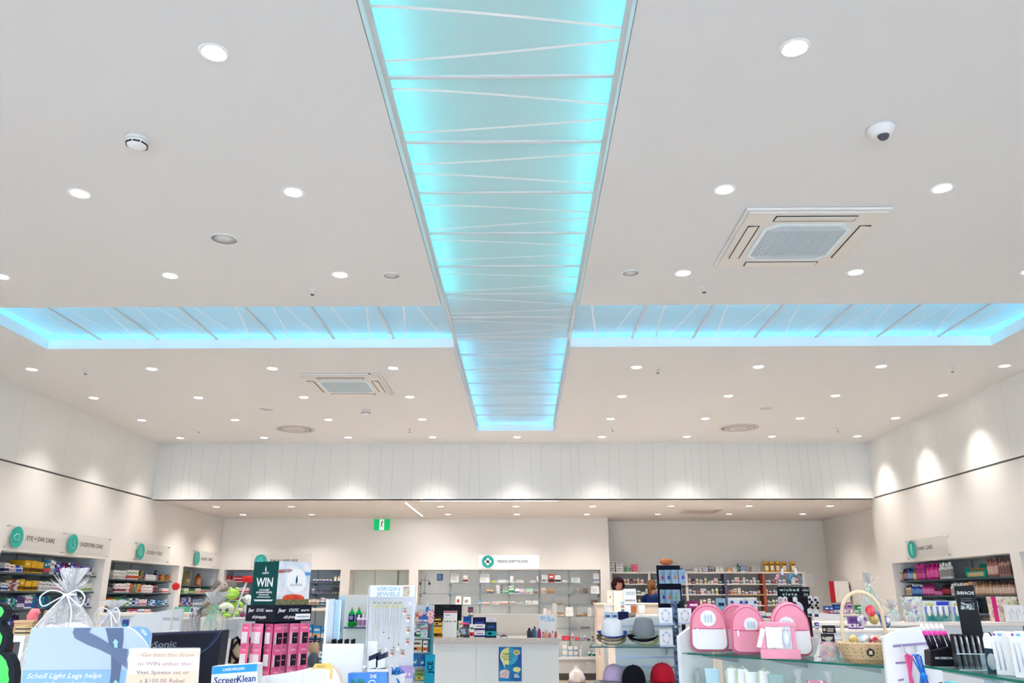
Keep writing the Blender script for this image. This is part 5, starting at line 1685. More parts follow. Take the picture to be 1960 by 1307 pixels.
def gift(label, base, w_, d_, zt, ztop, fan, seed, ribbon, contents, tilt=0.0, film=None, group='cellophane gift hampers'):
    """cellophane hamper: contents, gathered film skirt, flared fan above the tie and a ribbon bow"""
    t = thing('gift_hamper', label, 'gift', base, 0, group)
    rg = random.Random(seed)
    n = 40
    ph = [rg.uniform(-1, 1) for _ in range(n)]
    fp_ = [rg.uniform(.7, 1.08) if k % 2 else rg.uniform(.25, .7) for k in range(n)]

    def ring(k, rx, ry, amp, z):
        a = 2 * PI * k / n
        q = 1 + amp * ph[k] * (1 if k % 2 else -1)
        return (rx * q * math.cos(a), ry * q * math.sin(a), z)
    b = MB()
    rows = [(w_, d_, .03, 0), (w_ * 1.03, d_ * 1.03, .05, zt * .25), (w_ * .95, d_ * .95, .08, zt * .5), (w_ * .62, d_ * .62, .18, zt * .76), (w_ * .22, d_ * .25, .3, zt * .94), (.022, .022, .3, zt)]
    for rx, ry, am, z in rows:
        for k in range(n):
            b.v.append(ring(k, rx, ry, am, z))
    H = ztop - zt
    for f_, zz in ((.22, .38), (.46, .66), (.72, 1.0)):
        for k in range(n):
            a = 2 * PI * k / n
            q = fan * f_ * (1 + .5 * ph[k])
            z = zt + H * zz * (fp_[k] if f_ == 1.0 else .85 + .15 * fp_[k]) - (.02 * f_ if k % 2 else 0)
            b.v.append((q * math.cos(a) + tilt * f_, q * .7 * math.sin(a), z))
    nr = len(rows) + 3
    for i in range(nr - 1):
        for k in range(n):
            k2 = (k + 1) % n
            b.f.append([i * n + k, i * n + k2, (i + 1) * n + k2, (i + 1) * n + k])
            b.m.append(0)
            b.sm.append(False)
    b.build('cellophane', film or FILM, t)
    pl = MB()
    for k in range(46):                                 # crisp folded points of the plume
        a, el = rg.uniform(0, 2 * PI), rg.uniform(.55, 1.5)
        L_ = H * rg.uniform(.75, 1.15)
        d = Vector((math.cos(el) * math.cos(a), math.cos(el) * math.sin(a) * .7, math.sin(el)))
        s_ = d.cross(Vector((0, 0, 1))).normalized() * (H * .07)
        o_ = Vector((0, 0, zt - .005))
        m_ = o_ + d * L_ * .62 + Vector((0, -H * .03, 0))
        pl.add([o_, m_ + s_, o_ + d * L_, m_ + Vector((0, -H * .06, 0)), m_ - s_], [(0, 1, 2, 3), (0, 3, 2, 4)])
    pl.build('plume', PLUME, t)
    rb = MB()
    rb.tube([(.026 * math.cos(q), .026 * math.sin(q), zt) for q in [2 * PI * i / 12 for i in range(12)]], .006, 6, closed=True)
    for s_ in (-1, 1):
        lp = [(0, -.028, zt), (s_ * w_ * .35, -.05, zt + .02), (s_ * w_ * .6, -.06, zt - .01), (s_ * w_ * .5, -.055, zt - .05), (s_ * w_ * .2, -.04, zt - .02), (0, -.03, zt)]
        rb.tube(smooth(lp), .0032, 6)
        rb.tube(smooth([(0, -.03, zt), (s_ * w_ * .3, -.06, max(.02, zt - .07)), (s_ * w_ * .5, -d_ * .9, max(.012, zt - .16))]), .003, 6)
    rb.build('ribbon_bow', mat(ribbon, .35), t)
    for (nm, mb, m_) in contents:
        mb.build(nm, m_, t)
    return t


p = pix(124, 1200, 3.85)
zt = pix(124, 1138, 3.85).z - SB
gift('large clear cellophane hamper with white ribbon behind the blue board', (p.x, 3.85, SB), .17, .13, zt, pix(124, 1082, 3.85).z - SB, .07, 2, 'f7f8ff',
     [('white_box', MB().box(-.11, .11, -.06, .06, .0, zt * .62), mat('f3eef0', .4)), ('pink_sachet', MB().ball((-.05, -.085, zt * .62), .05, .02, .03).ball((.04, -.08, zt * .55), .05, .02, .03), mat('f09aa6', .4)),
      ('blue_packet', MB().box(-.03, .02, -.09, -.07, zt * .55, zt * .72), mat('8fb5ea', .4)), ('tissue', MB().ball((.05, -.03, zt * .68), .09, .05, .05).ball((-.05, -.02, zt * .66), .08, .05, .05), mat('f6f4f6', .6))])
p = pix(172, 1198, 3.95)
zt = pix(172, 1172, 3.95).z - SB
gift('small cellophane hamper with silver ribbon, right of the large one', (p.x + .03, 4.1, SB), .10, .09, zt, pix(172, 1145, 3.95).z - SB, .06, 8, 'dfe3f2',
     [('soap_parcel', MB().box(-.06, .06, -.05, .05, 0, zt * .75), mat('f0e6e6', .4)), ('dark_stripe', MB().box(.06, .065, -.05, .05, .02, zt * .75), mat('2c2c34', .4))])

# white side stand with gift boxes at the far left
sx0, sx1 = pix(2, 1217, 4.45).x, pix(48, 1217, 4.45).x
SZ2 = pix(25, 1217, 4.45).z
t = thing('side_stand', 'white display stand carrying brown gift boxes at the far left', 'stand', ((sx0 + sx1) / 2, 4.65, 0))
hw = (sx1 - sx0) / 2
MB().box(-hw, hw, -.2, .2, SZ2 - .03, SZ2).build('top', LAMW, t)
MB().box(-hw, -hw + .02, -.2, .2, 0, SZ2 - .031).build('side_panel', LAMW, t)
MB().box(hw - .02, hw, -.2, .2, 0, SZ2 - .031).build('side_panel', LAMW, t)
MB().box(-hw + .021, hw - .021, .18, .2, 0, SZ2 - .031).build('back_panel', LAMW, t)
MB().box(-hw + .021, hw - .021, -.19, .179, SZ2 - .17, SZ2 - .155).build('shelf', LAMW, t)
o = put('b', 12, 21, 1232, 1239, 4.5, 'small brown picture card on the shelf of the white side stand', ('7a4a3a', '9a6a50', 'c9a890'), .02, SZ2 - .154)
t = thing('gift_box', 'brown paper gift box on the white side stand', 'gift', (pix(20, 1215, 4.5).x, 4.62, SZ2 + .0015), .3)
MB().box(-.045, .045, -.045, .045, 0, .06).build('box', mat('c9a882', .6), t, bevel=.002)
MB().box(-.048, .048, -.048, .048, .0605, .072).build('lid', mat('cfae8a', .6), t)
t = thing('gift_box', 'cream gift box tied with black ribbon on the white side stand', 'gift', (pix(37, 1214, 4.5).x, 4.54, SZ2 + .0015), -.15)
MB().box(-.03, .03, -.03, .03, 0, .038).build('box', mat('d9bf9c', .6), t)
MB().box(-.0312, .0312, -.0312, .0312, .008, .014).box(-.0312, .0312, -.0312, .0312, .028, .034).build('ribbon', BLACK, t)
MB().tube([(-.03, -.03, .039), (0, -.035, .042), (.05, -.04, .05)], .003, 6).build('twig', mat('d9c48a', .6), t)
t = thing('patterned_card', 'black card with gold scroll pattern leaning on the side stand', 'card', (pix(52, 1207, 4.52).x, 4.70, SZ2 + .0015), .2, rx=0)
cp = [(-.04, 0), (.035, 0), (.045, .14), (.02, .15), (-.032, .13)]
MB().prism(cp, 0, .006).build('card', mat('23202c', .4), t)
MB().prism([(x * .85, .06 + (z - .06) * .8 + .01) for x, z in ((-.036, .06), (.04, .075), (.044, .138), (-.03, .125))], -.0012, -.0003).build('scroll_panel', mat('4a4038', .5, kind='mottle', h2='c9b88a', sc=160), t)
MB().prism([(-.036, .052), (.04, .068), (.04, .072), (-.036, .056)], -.0018, -.0013).build('white_line', WHITE, t)
t = thing('foam_tongue', 'coral pink foam loop standing beside the large hamper', 'toy', (pix(64, 1190, 4.7).x - .06, 4.80, SZ2 + .0015), 0)
MB().tube([(.01, 0, 0), (.005, 0, .03), (-.006, 0, .06), (-.010, 0, .09), (0, 0, .113), (.016, 0, .115), (.028, .0, .105)], [.010, .018, .026, .03, .026, .016, .008], 12).build('foam', mat('f2828a', .6), t)
put('b', 26, 46, 1268, 1420, 3.3, 'bright blue carton with white swoosh beside the green cut-out', ('2f8fe6', 'f4f6fa', '1f6fc9', 'f4f6fa'), .08, SB)

# ------------------------------------------------------------------ mid-floor gondolas at left
def arch_panel(t, x0, x1, y0, y1, z0, zs, rise, m, name='end_panel', flip=False):
    """upright board whose top edge is a shallow arch"""
    n = 12
    pts = [(x0, z0), (x1, z0)]
    for k in range(n + 1):
        a = k / n
        x = x1 + (x0 - x1) * a
        q = a if not flip else 1 - a
        pts.append((x, zs + rise * math.sin(PI * .5 * (1 - q) + 0) if rise else zs))
    return MB().prism(pts, y0, y1).build(name, m, t)


GW = mat('eef1f4', .4)


def slat_lines(t, x0, x1, y, zs):
    for z in zs:
        MB().box(x0, x1, y - .002, y, z - .008, z + .008).build('slat_groove', mat('a9b2bd', .35, .3), t)


# gondola with an arched end near the cough shelves
Y = 8.0
gx0, gx1 = pix(246, 1200, Y).x, pix(345, 1200, Y).x
t = thing('display_gondola', 'white gondola with sloping arched top before the cough shelves', 'shelf unit', (gx0, Y, 0))
zt1 = pix(300, 1166, Y).z
zt0 = pix(250, 1180, Y).z
W1 = gx1 - gx0
pts = [(0, .08), (W1, .08), (W1, zt1 + .01), (W1 * .75, zt1 - .005), (W1 * .5, zt1 - .025), (W1 * .25, zt1 - .05), (.06, zt0 + .02), (0, zt0 - .02)]
MB().prism(pts, 0, .04).build('arched_panel', GW, t)
MB().box(.03, W1 - .03, .041, .3, 0, .08).build('plinth', mat('c9ccd0', .5), t)
MB().box(W1 * .65, W1 - .02, -.006, -.0005, zt1 - .10, zt1 - .075).build('price_rail', mat('c3cbd0', .35), t)
MB().box(W1 * .66, W1 - .02, -.003, -.0005, .3, zt1 - .105).build('door_panel', mat('f2f5f8', .4), t)
MB().box(W1 * .8, W1 * .97, .05, .25, zt1 - .03, zt1 + .02).build('green_pack', mat('7fd9b0', .4), t)
# cream ledge gondola behind it
Y = 10.0
gx0, gx1 = pix(190, 1175, Y).x, pix(345, 1175, Y).x
LZ2 = pix(250, 1173, Y).z
t = thing('ledge_gondola', 'low gondola with a cream ledge in front of the cough shelves', 'shelf unit', (gx0, Y, 0))
W1 = gx1 - gx0
MB().box(0, W1, -.02, .45, LZ2 - .04, LZ2).build('ledge', mat('e9e3d8', .45), t, bevel=.004)
MB().box(.02, W1 - .02, .0, .43, .3, LZ2 - .041).build('body', mat('e3ebef', .4), t)
MB().box(.02, W1 - .02, -.25, .0, .28, LZ2 - .28).build('lower_shelf', GW, t)
zl = LZ2 - .28
G_ = 'goods around the ledge gondola'
put('b', 198, 204, 1172.5, 1170, 10.1, 'flat purple pack on the cream ledge', ('5a4a8a', '8a7ab5', 'c9c0e0'), .05, LZ2, G_).scale.z = 1
put('b', 243, 262, 1166, 1173, 10.15, 'low red and white pack on the cream ledge', ('b0454f', 'e9e4e6', '2f3f80'), .06, LZ2, G_)
put('b', 263, 275, 1166, 1173, 10.15, 'low white and blue pack on the cream ledge', ('e3e3ea', '3f5fa8', '8a8fb0'), .06, LZ2, G_)
put('b', 276, 284, 1166, 1173, 10.15, 'low pink pack on the cream ledge', ('e0b5b8', 'c0808a', 'f0e3e3'), .06, LZ2, G_)
for i, (u0, u1, c) in enumerate(((190, 203, ('e6e0ea', 'b5a0c9', 'e0703f')), (204, 217, ('dfe3ee', '8fa0d0', 'b5c0e0')), (218, 228, ('cfe0ee', '6fa0d0', '3f6fb0')), (233, 243, ('3f4f9a', '6f80c9', '2f9ab0')))):
    put('b', u0, u1, 1186, 1199, 9.83, 'carton on the lower gondola shelf, %s from left' % ORD[i], c, .06, zl, G_)

# red balls on white sticks
def ball_stick(u, vt, vb, Y, lean, label, n=1):
    a, b_ = pix(u, vt, Y), pix(u, vb, Y)
    t = thing('ball_stick', label, 'ornament', (a.x - lean, Y, b_.z), 0)
    MB().tube([(0, 0, 0), (lean, 0, a.z - b_.z)], .010, 8).build('stick', mat('f2ede6', .4), t)
    for k in range(n):
        MB().ball((lean + (k - (n - 1) / 2) * .045, 0, a.z - b_.z), .036).build('red_ball', mat('d92f35', .35), t)
    return t


# toy gondola
TY = 8.4
gx0, gx1 = pix(338, 1185, TY).x, pix(486, 1185, TY).x
TZ = pix(420, 1183, TY).z
t = thing('toy_gondola', 'white gondola with small compartments carrying the soft toys', 'shelf unit', (gx0, TY, 0))
W1 = gx1 - gx0
MB().box(0, W1, 0, .5, TZ - .03, TZ).build('top_board', LAMW, t, bevel=.003)
MB().box(.02, W1 - .02, .02, .48, 0, TZ - .031).build('body', GW, t)
for k in range(4):
    x = W1 * (.32 + .12 * k)
    f_ = MB().box(x, x + W1 * .10, .005, .019, TZ - .2, TZ - .06).build('compartment', mat('e3e6ea', .4), t)
    MB().box(x + .01, x + W1 * .10 - .01, .002, .0045, TZ - .13, TZ - .10).build('label_slot', mat('cfd6df', .4), f_)
for k in range(4):
    for z in (TZ - .4, TZ - .62):
        x = W1 * (.32 + .12 * k)
        MB().box(x, x + W1 * .10, .005, .019, z, z + .17).build('compartment', mat('dfe3e8', .4), t)
ball_stick(338, 1112, 1195, 7.85, .0, 'single red ball on a tall white stick left of the soft toys').location.z = TZ - .09
o = thing('stick_block', 'small white block holding the single ball stick', 'block', (pix(338, 1195, 7.85).x, 7.85, 0))
MB().box(-.05, .05, -.05, .05, 0, TZ - .092).build('post', GW, o)
ball_stick(463, 1110.5, 1186, 8.3, .11, 'pair of red balls on a leaning white stick beside the frog', 2).location.z = TZ + .001
bpy.data.objects['ball_stick.001'].location.y = 8.47

# frog soft toy
LIME = mat('9ccb4c', .85, kind='mottle', h2='b2dc66', sc=90, bump=.3)
p = pix(434, 1183, 8.55)
t = thing('frog_toy', 'lime green frog soft toy with big eyes and a striped scarf', 'soft toy', (p.x, 8.70, TZ + .0015), .1)
t.scale = (.76, .76, .76)
t.location.z += .0
k = 1.0
J = {'b': (0, 0, .10, .085, .075), 'c': (0, .01, .19, .06, .055), 'la': (-.07, -.02, .20, .026, .026), 'le': (-.12, -.05, .15, .026, .026), 'lh': (-.15, -.07, .11, .032, .026), 'ra': (.07, -.02, .20, .026, .026), 're': (.12, -.04, .16, .026, .026), 'rh': (.14, -.08, .14, .03, .026),
     'll': (-.07, -.07, .05, .036, .036), 'lk': (-.10, -.15, .05, .03, .03), 'lf': (-.13, -.2, .035, .04, .03), 'rl': (.07, -.07, .05, .036, .036), 'rk': (.09, -.15, .05, .03, .03), 'rf': (.10, -.2, .035, .04, .03)}
skin_body('body', J, [('b', 'c'), ('c', 'la'), ('la', 'le'), ('le', 'lh'), ('c', 'ra'), ('ra', 're'), ('re', 'rh'), ('b', 'll'), ('ll', 'lk'), ('lk', 'lf'), ('b', 'rl'), ('rl', 'rk'), ('rk', 'rf')], 'b', LIME, t)
hd = MB().ball((-.01, -.03, .30), .085, .085, .075, 20, 12).ball((-.015, -.085, .275), .075, .05, .045, 18, 10).ball((-.05, -.02, .365), .03).ball((.035, -.02, .365), .03).build('head', LIME, t)
for s_ in (-1, 1):
    e_ = MB().ball((-.008 + s_ * .042, -.042, .368), .019).build('eye', mat('f4f4f2', .3), hd)
    MB().ball((-.010 + s_ * .040, -.059, .370), .008, .005, .010).build('pupil', BLACK, e_)
MB().tube([(-.075, -.12, .268), (-.04, -.134, .262), (0, -.136, .262), (.04, -.128, .268)], .002, 5).build('mouth', mat('5f8a2f', .6), hd)
for i, c in enumerate(('3f4a7a', 'd9d3cf', 'a83f4a', '3f4a7a')):
    MB().tube([(.066 * math.cos(q), .01 + .062 * math.sin(q), .205 + .014 * i) for q in [2 * PI * j / 18 for j in range(18)]], .009, 6, closed=True).build('scarf_stripe', mat(c, .8), t)
# cream and lime toy lying in front
p = pix(426, 1187, 8.5)
t = thing('duck_toy', 'cream hooded soft toy with lime bill and feet below the frog', 'soft toy', (p.x, 8.51, TZ + .0015), 0)
CRE = mat('e3e6c8', .85, kind='mottle', h2='eef0da', sc=90, bump=.3)
MB().ball((.02, .0, .075), .085, .05, .072, 20, 12).build('body', CRE, t)
for s_ in (-1, 1):
    e_ = MB().ball((.01 + s_ * .036, -.048, .075), .018, .008, .016).build('eye', mat('5a3f5a', .3), t)
    MB().ball((.01 + s_ * .036, -.056, .079), .006, .003, .006).build('glint', mat('f2f2f6', .3), e_)
    MB().ball((-.045 + (s_ + 1) * .05, -.07, .022), .045, .035, .021).build('foot', LIME, t)
MB().ball((.02, -.055, .05), .03, .012, .012).build('bill', LIME, t)
# grey elephant behind
p = pix(408, 1183, 8.7)
t = thing('elephant_toy', 'shaggy grey elephant soft toy slumped beside the frog', 'soft toy', (p.x, 8.78, TZ + .0015), .15)
GRY = mat('8f857d', .9, kind='mottle', h2='a89e96', sc=70, bump=.5)
J = {'b': (0, 0, .10, .08, .07), 'c': (.02, .0, .20, .06, .055), 'h': (.05, -.02, .30, .06, .06), 'tr': (.02, -.10, .27, .03, .03), 't2': (-.03, -.15, .21, .024, .024), 't3': (-.08, -.17, .17, .02, .02), 'la': (-.06, -.02, .18, .035, .035), 'lh': (-.15, -.05, .10, .035, .03),
     'll': (-.06, -.06, .05, .04, .04), 'lf': (-.12, -.13, .045, .04, .04)}
skin_body('body', J, [('b', 'c'), ('c', 'h'), ('h', 'tr'), ('tr', 't2'), ('t2', 't3'), ('c', 'la'), ('la', 'lh'), ('b', 'll'), ('ll', 'lf')], 'b', GRY, t)
for s_ in (-1, 1):
    MB().ball((.05 + s_ * .075, 0, .315), .05, .014, .06, rot=(0, s_ * .3, s_ * .4)).build('ear', mat('857b74', .9), t)
    MB().ball((.04 + s_ * .03, -.075, .325), .006).build('eye', BLACK, t)
MB().tube([(.02 + .062 * math.cos(q), .055 * math.sin(q), .235) for q in [2 * PI * j / 16 for j in range(16)]], .012, 6, closed=True).build('striped_collar', mat('b05a5a', .8, kind='mottle', h2='3f4a8a', sc=60), t)
t = thing('lamb_toy', 'white soft toy behind the leaning stick', 'soft toy', (pix(473, 1183, 8.8).x, 8.80, TZ + .0015), 0)
t.scale = (.75, .75, .75)
WPL = mat('ecebea', .9, kind='mottle', h2='f6f5f4', sc=80, bump=.4)
MB().ball((0, 0, .10), .075, .065, .098).ball((-.01, -.02, .235), .06, .055, .065).build('body', WPL, t)
for s_ in (-1, 1):
    MB().ball((-.01 + s_ * .065, -.01, .25), .03, .012, .018).build('ear', WPL, t)
    MB().ball((-.01 + s_ * .022, -.07, .245), .006).build('eye', BLACK, t)
    MB().ball((s_ * .05, -.06, .03), .03, .04, .029).build('foot', mat('b04a6a', .8), t)
# gifts beside the toys
p = pix(383, 1205, 7.8)
zt = pix(383, 1163, 7.8).z
bz = pix(383, 1225, 7.8).z
st_ = thing('gift_plinth', 'white plinth under the green ribboned gift', 'stand', (p.x, 7.9, 0))
MB().box(-.155, .22, -.12, .12, 0, bz).build('plinth', GW, st_, bevel=.004)
gift('cellophane gift with a mint green ribbon beside the soft toys', (p.x + .08, 7.9, bz + .0015), .11, .09, zt - bz, pix(383, 1130, 7.8).z - bz, .12, 5, '8fe0a8',
     [('cream_parcel', MB().box(-.09, .09, -.06, .06, 0, (zt - bz) * .72), mat('ece4d5', .5)), ('green_band', MB().box(-.012, .012, -.064, -.06, 0, (zt - bz) * .72), mat('8fe0a8', .4)), ('small_tag', MB().box(.04, .06, -.066, -.0605, .05, .10), mat('4a4a50', .4))])
gift('slim cellophane gift with spotted wrapping left of the green one', (p.x - .10, 7.9, bz + .0015), .05, .05, (zt - bz) * .95, (zt - bz) * 1.05, .05, 14, 'dfe0ea',
     [('spotted_parcel', MB().box(-.04, .04, -.03, .03, 0, (zt - bz) * .8), mat('d9d0cc', .5, kind='mottle', h2='8a7f80', sc=45))])

# ================================================================== foreground, centre
# ------------------------------------------------------------------ promotional spinner with pink cards
SY = 6.0
pc = pix(525, 1190, SY)                       # the edge nearest the camera
AL = math.radians(50)                         # the right face turns away by 40 degrees
s_ = .293
rotz = math.radians(54)
# local frame: two visible faces are local -Y (right face) and -X (left face)
ctr = Vector((pc.x, SY, 0)) + Matrix.Rotation(rotz, 3, 'Z') @ Vector((s_ / 2, s_ / 2, 0))
zc0, zc1 = pix(525, 1158, SY).z, pix(525, 1074, SY).z
h2 = s_ / 2
t = thing('promo_cube', 'green and white holiday competition cube on the pink card spinner', 'display', (ctr.x, ctr.y, zc0 + .001), rotz)
MB().box(-h2, h2, -h2, h2, 0, zc1 - zc0).build('box', mat('eef0f2', .4), t)
ch = zc1 - zc0
lf = MB().box(-h2 - .0015, -h2 - .0005, -h2, h2, 0, ch).build('green_face', mat('0f4a48', .4), t)
LR = (PI / 2, 0, -PI / 2)                      # lettering on the local -X face


def ltext(s, size, y, z, wd, m, par, bold=0.0):
    return text(s, size, m, par, (-h2 - .002, y, z), LR, fit=wd, bold=bold)


ltext('WIN', .062, 0, ch * .42, .195, WT, lf, .025)
ltext('sukin', .020, 0, ch * .71, .075, WT, lf)
MB().prism([(-.008, ch * .78), (.0, ch * .77), (.008, ch * .80), (.002, ch * .90)], -h2 - .003, -h2 - .0016, ax='x').build('leaf_mark', WT, lf)
for sx, sz, wd in (('1 OF 10 LUXURY', .32, .12), ('AUSTRALIAN HOLIDAYS!', .265, .185)):
    ltext(sx, .013 if sz > .25 else .008, 0, ch * sz, wd, WT, lf, .01)
for sz, wd in ((.22, .12), (.17, .155), (.105, .22), (.085, .2)):
    MB().box(-h2 - .0025, -h2 - .0016, -wd / 2, wd / 2, ch * sz, ch * sz + .005).build('print_line', WT, lf)
rf = MB().box(-h2, h2, -h2 - .0015, -h2 - .0005, 0, ch).build('picture_face', mat('cfdcea', .4, kind='mottle', h2='f2eef4', sc=9), t)
MB().box(-h2, h2, -h2 - .0022, -h2 - .0016, 0, ch * .13).build('scrub_print', mat('6a6f52', .5, kind='mottle', h2='8f8a62', sc=70), rf)
MB().prism([(-.10, ch * .12), (.105, ch * .12), (.10, ch * .18), (.07, ch * .225), (0, ch * .245), (-.06, ch * .23), (-.085, ch * .20)], -h2 - .0028, -h2 - .0023).build('red_rock_print', mat('e2573c', .5, kind='mottle', h2='c8452f', sc=20), rf)
MB().prism([(-h2, ch * .72), (-.02, ch * .76), (.0, ch * .80), (-.06, ch * .83), (-h2, ch * .80)], -h2 - .0022, -h2 - .0016).build('cliff_print', mat('b9694f', .5, kind='mottle', h2='9aa8c0', sc=30), rf)
MB().prism([(.06, ch * .68), (h2, ch * .62), (h2, ch * .76), (.08, ch * .77)], -h2 - .0022, -h2 - .0016).build('water_print', mat('4f9fdc', .5, kind='mottle', h2='cfe6f2', sc=25), rf)
n = 30
MB().prism([(.02 + .092 * math.cos(2 * PI * k / n), ch * .53 + (.30 if math.sin(2 * PI * k / n) > 0 else .25) * ch * math.sin(2 * PI * k / n)) for k in range(n)], -h2 - .0034, -h2 - .0029).build('white_oval', mat('fbfbfb', .4), rf)
text('sukin', .026, mat('a9adb5', .4), rf, (.02, -h2 - .0042, ch * .43), fit=.105)
MB().prism([(.012, ch * .50), (.022, ch * .47), (.030, ch * .56), (.022, ch * .69), (.012, ch * .60)], -h2 - .0042, -h2 - .0036).build('feather_mark', mat('1f3a6a', .4), rf)

t = thing('card_spinner', 'black spinner stand with brand header carrying pink cards', 'stand', (ctr.x, ctr.y, 0), rotz)
zh0 = pix(525, 1190, SY).z
h3 = .167
BKM = mat('1f2130', .45)
hdr = MB().box(-h3, h3, -h3, h3, zh0, zc0).build('header', BKM, t, bevel=.002)
for fac in (0, 1):
    rot_ = (PI / 2, 0, 0) if fac == 0 else LR

    def at_(x, z, e=.001):
        return (x, -h3 - e, z) if fac == 0 else (-h3 - e, -x, z)
    hz_ = zc0 - zh0
    for s_t, x, z, size, wd in (('Jleur', -.105, .58, .026, .07), ('STATIC', .0, .60, .020, .09), ('euro', .105, .60, .021, .075), ('add photographs', -.005, .2, .020, .16)):
        text(s_t, size, WT, hdr, at_(x, zh0 + hz_ * z), rot_, fit=wd, bold=.01, shear=.2 if s_t != 'euro' else 0)
nt = MB().box(.02, .155, -h3 - .002, -h3 - .0005, zh0 + .012, zh0 + .052).build('price_note', WT, hdr)
MB().box(.03, .145, -h3 - .0028, -h3 - .0021, zh0 + .029, zh0 + .035).build('print_line', mat('8a8ab0', .5), nt)
core = .115
zb = .25
MB().box(-core, core, -core, core, zb, zh0 - .001).build('core_panel', BKM, t)
MB().box(-.1, .1, -.1, .1, zh0 - .0009, zh0 - .0002).build('neck', mat('2a2a36', .4), t)
MB().tube([(0, 0, .03), (0, 0, zb - .001)], .025, 12).build('pole', CHROME, t)
MB().lathe([(.22, 0), (.22, .02), (.03, .03)], 28).build('base', BKM, t)
# cards
rows = [pix(525, 1194, SY).z, pix(525, 1236.5, SY).z, pix(525, 1279, SY).z]
CW, CH = .088, .148
PK = mat('ff86b6', .4)
PK2 = mat('fb70a2', .4)
CASE_W, CASE_B = mat('f4eef4', .35), mat('33202f', .35)
card_me = MB().prism([(-CW / 2, -CH), (CW / 2, -CH), (CW / 2, 0), (-CW / 2, 0)], 0, .002).mesh('backing_card', [PK])
card_m2 = MB().prism([(-CW / 2, -CH), (CW / 2, -CH), (CW / 2, 0), (-CW / 2, 0)], 0, .002).mesh('backing_card', [PK2])
blk = MB().box(-.026, .026, -.012, -.0005, -CH + .012, -.062).mesh('phone_case', [CASE_B], .003)
wht = MB().box(-.028, .028, -.012, -.0005, -CH + .012, -.058).mesh('phone_case', [CASE_W], .003)
ed = MB().box(-.034, -.0265, -.011, -.0005, -CH + .010, -.058).mesh('case_edge', [mat('e3cfe0', .35)])
HKS = {}
lens = MB().lathe([(.0035, 0), (.0035, .001)], 8).mesh('lens_dot', [WT])
RN_ = ['top', 'middle', 'bottom']
for fac in (0, 1):
    for ri, zr in enumerate(rows):
        for ci in range(4):
            lx = (-.112, -.045, .022, .098)[ci] if fac == 0 else (-.105, -.055, .02, .085)[ci]
            dep = (.035, .006, .04, .06)[ci] if fac == 0 else (.07, .03, .05, .012)[ci]
            loc = Vector((lx, -core - .012 - dep, 0)) if fac == 0 else Vector((-core - .012 - dep, -lx, 0))
            wp = Vector((ctr.x, ctr.y, 0)) + Matrix.Rotation(rotz, 3, 'Z') @ loc
            c = thing('phone_case_card', 'pink card, %s phone case, %s from left, %s row, %s spinner face' % ('black' if fac == 0 else 'white', ORD[ci], RN_[ri], ('right', 'left')[fac]),
                      'card', (wp.x, wp.y, zr), rotz + (0 if fac == 0 else -PI / 2) + (.06, -.05, .03, -.02)[ci], 'pink phone case cards')
            link('backing_card', card_me if ci % 3 else card_m2, c)
            link('phone_case', blk if fac == 0 else wht, c)
            if fac == 0:
                link('case_edge', ed, c)
                for sx in (-.006, .010):
                    link('lens_dot', lens, c, (sx, -.0135, -CH + .052), (PI / 2, 0, 0))
            text('euro', .011, WT, c, (0, -.0012, -.034), fit=.042, bold=.02)
            if dep not in HKS:
                HKS[dep] = MB().tube([(0, dep + .0118, -.012), (0, -.03, -.012), (0, -.035, -.006)], .0025, 6).mesh('hook', [CHROME])
            link('hook', HKS[dep], c)
# black strappy sandals behind the left face, brush with two-tone pad behind the right face
t = thing('sandal_pair', 'black strappy sandals with beige soles on a display foot', 'sandals', (pix(445, 1290, 6.2).x, 6.35, 0), 0)
zs0, zs1 = pix(445, 1292, 6.3).z, pix(445, 1217, 6.3).z
MB().box(-.09, .10, -.01, .05, 0, zs0 - .001).build('display_post', GW, t)
for k, dx in enumerate((-.045, .035)):
    q = zs1 - zs0
    MB().prism([(dx - .035, 0), (dx + .03, 0), (dx + .04, q * .5), (dx + .03, q * .85), (dx, q * .98), (dx - .03, q * .85), (dx - .04, q * .45)], .0, .012).build('sole', mat('c9b49a', .6), t, loc=(0, .02 * k, zs0))
    st = MB()
    for pts in ([(dx - .038, -.004, q * .3), (dx - .03, -.02, q * .62), (dx, -.02, q * .8), (dx + .03, -.004, q * .9)], [(dx + .038, -.004, q * .3), (dx + .0, -.025, q * .45), (dx - .035, -.004, q * .6)], [(dx - .035, -.004, q * .6), (dx - .02, -.03, q * .9), (dx + .01, -.03, q * .97), (dx + .036, -.004, q * .75)],
                [(dx - .036, -.004, q * .12), (dx, -.02, q * .25), (dx + .036, -.004, q * .42)]):
        st.tube(pts, .010, 8)
    st.build('straps', mat('1a1822', .3), t, loc=(0, .02 * k, zs0))
t = thing('hair_brush', 'round grey and beige paddle brush hanging behind the spinner', 'brush', (pix(585, 1290, 6.5).x + .02, 6.62, pix(585, 1281, 6.5).z), 0)
MB().ball((0, 0, .055), .045, .02, .06).build('grey_pad', mat('5a6470', .5), t)
MB().ball((0, .01, .14), .042, .018, .055).build('beige_pad', mat('c9a98c', .5), t)
MB().tube([(0, .01, .18), (0, .02, .24)], .012, 8).build('handle', mat('3a3030', .4), t)
MB().tube([(0, .02, .235), (0, -.35, .24)], .004, 6).build('hook', CHROME, t)

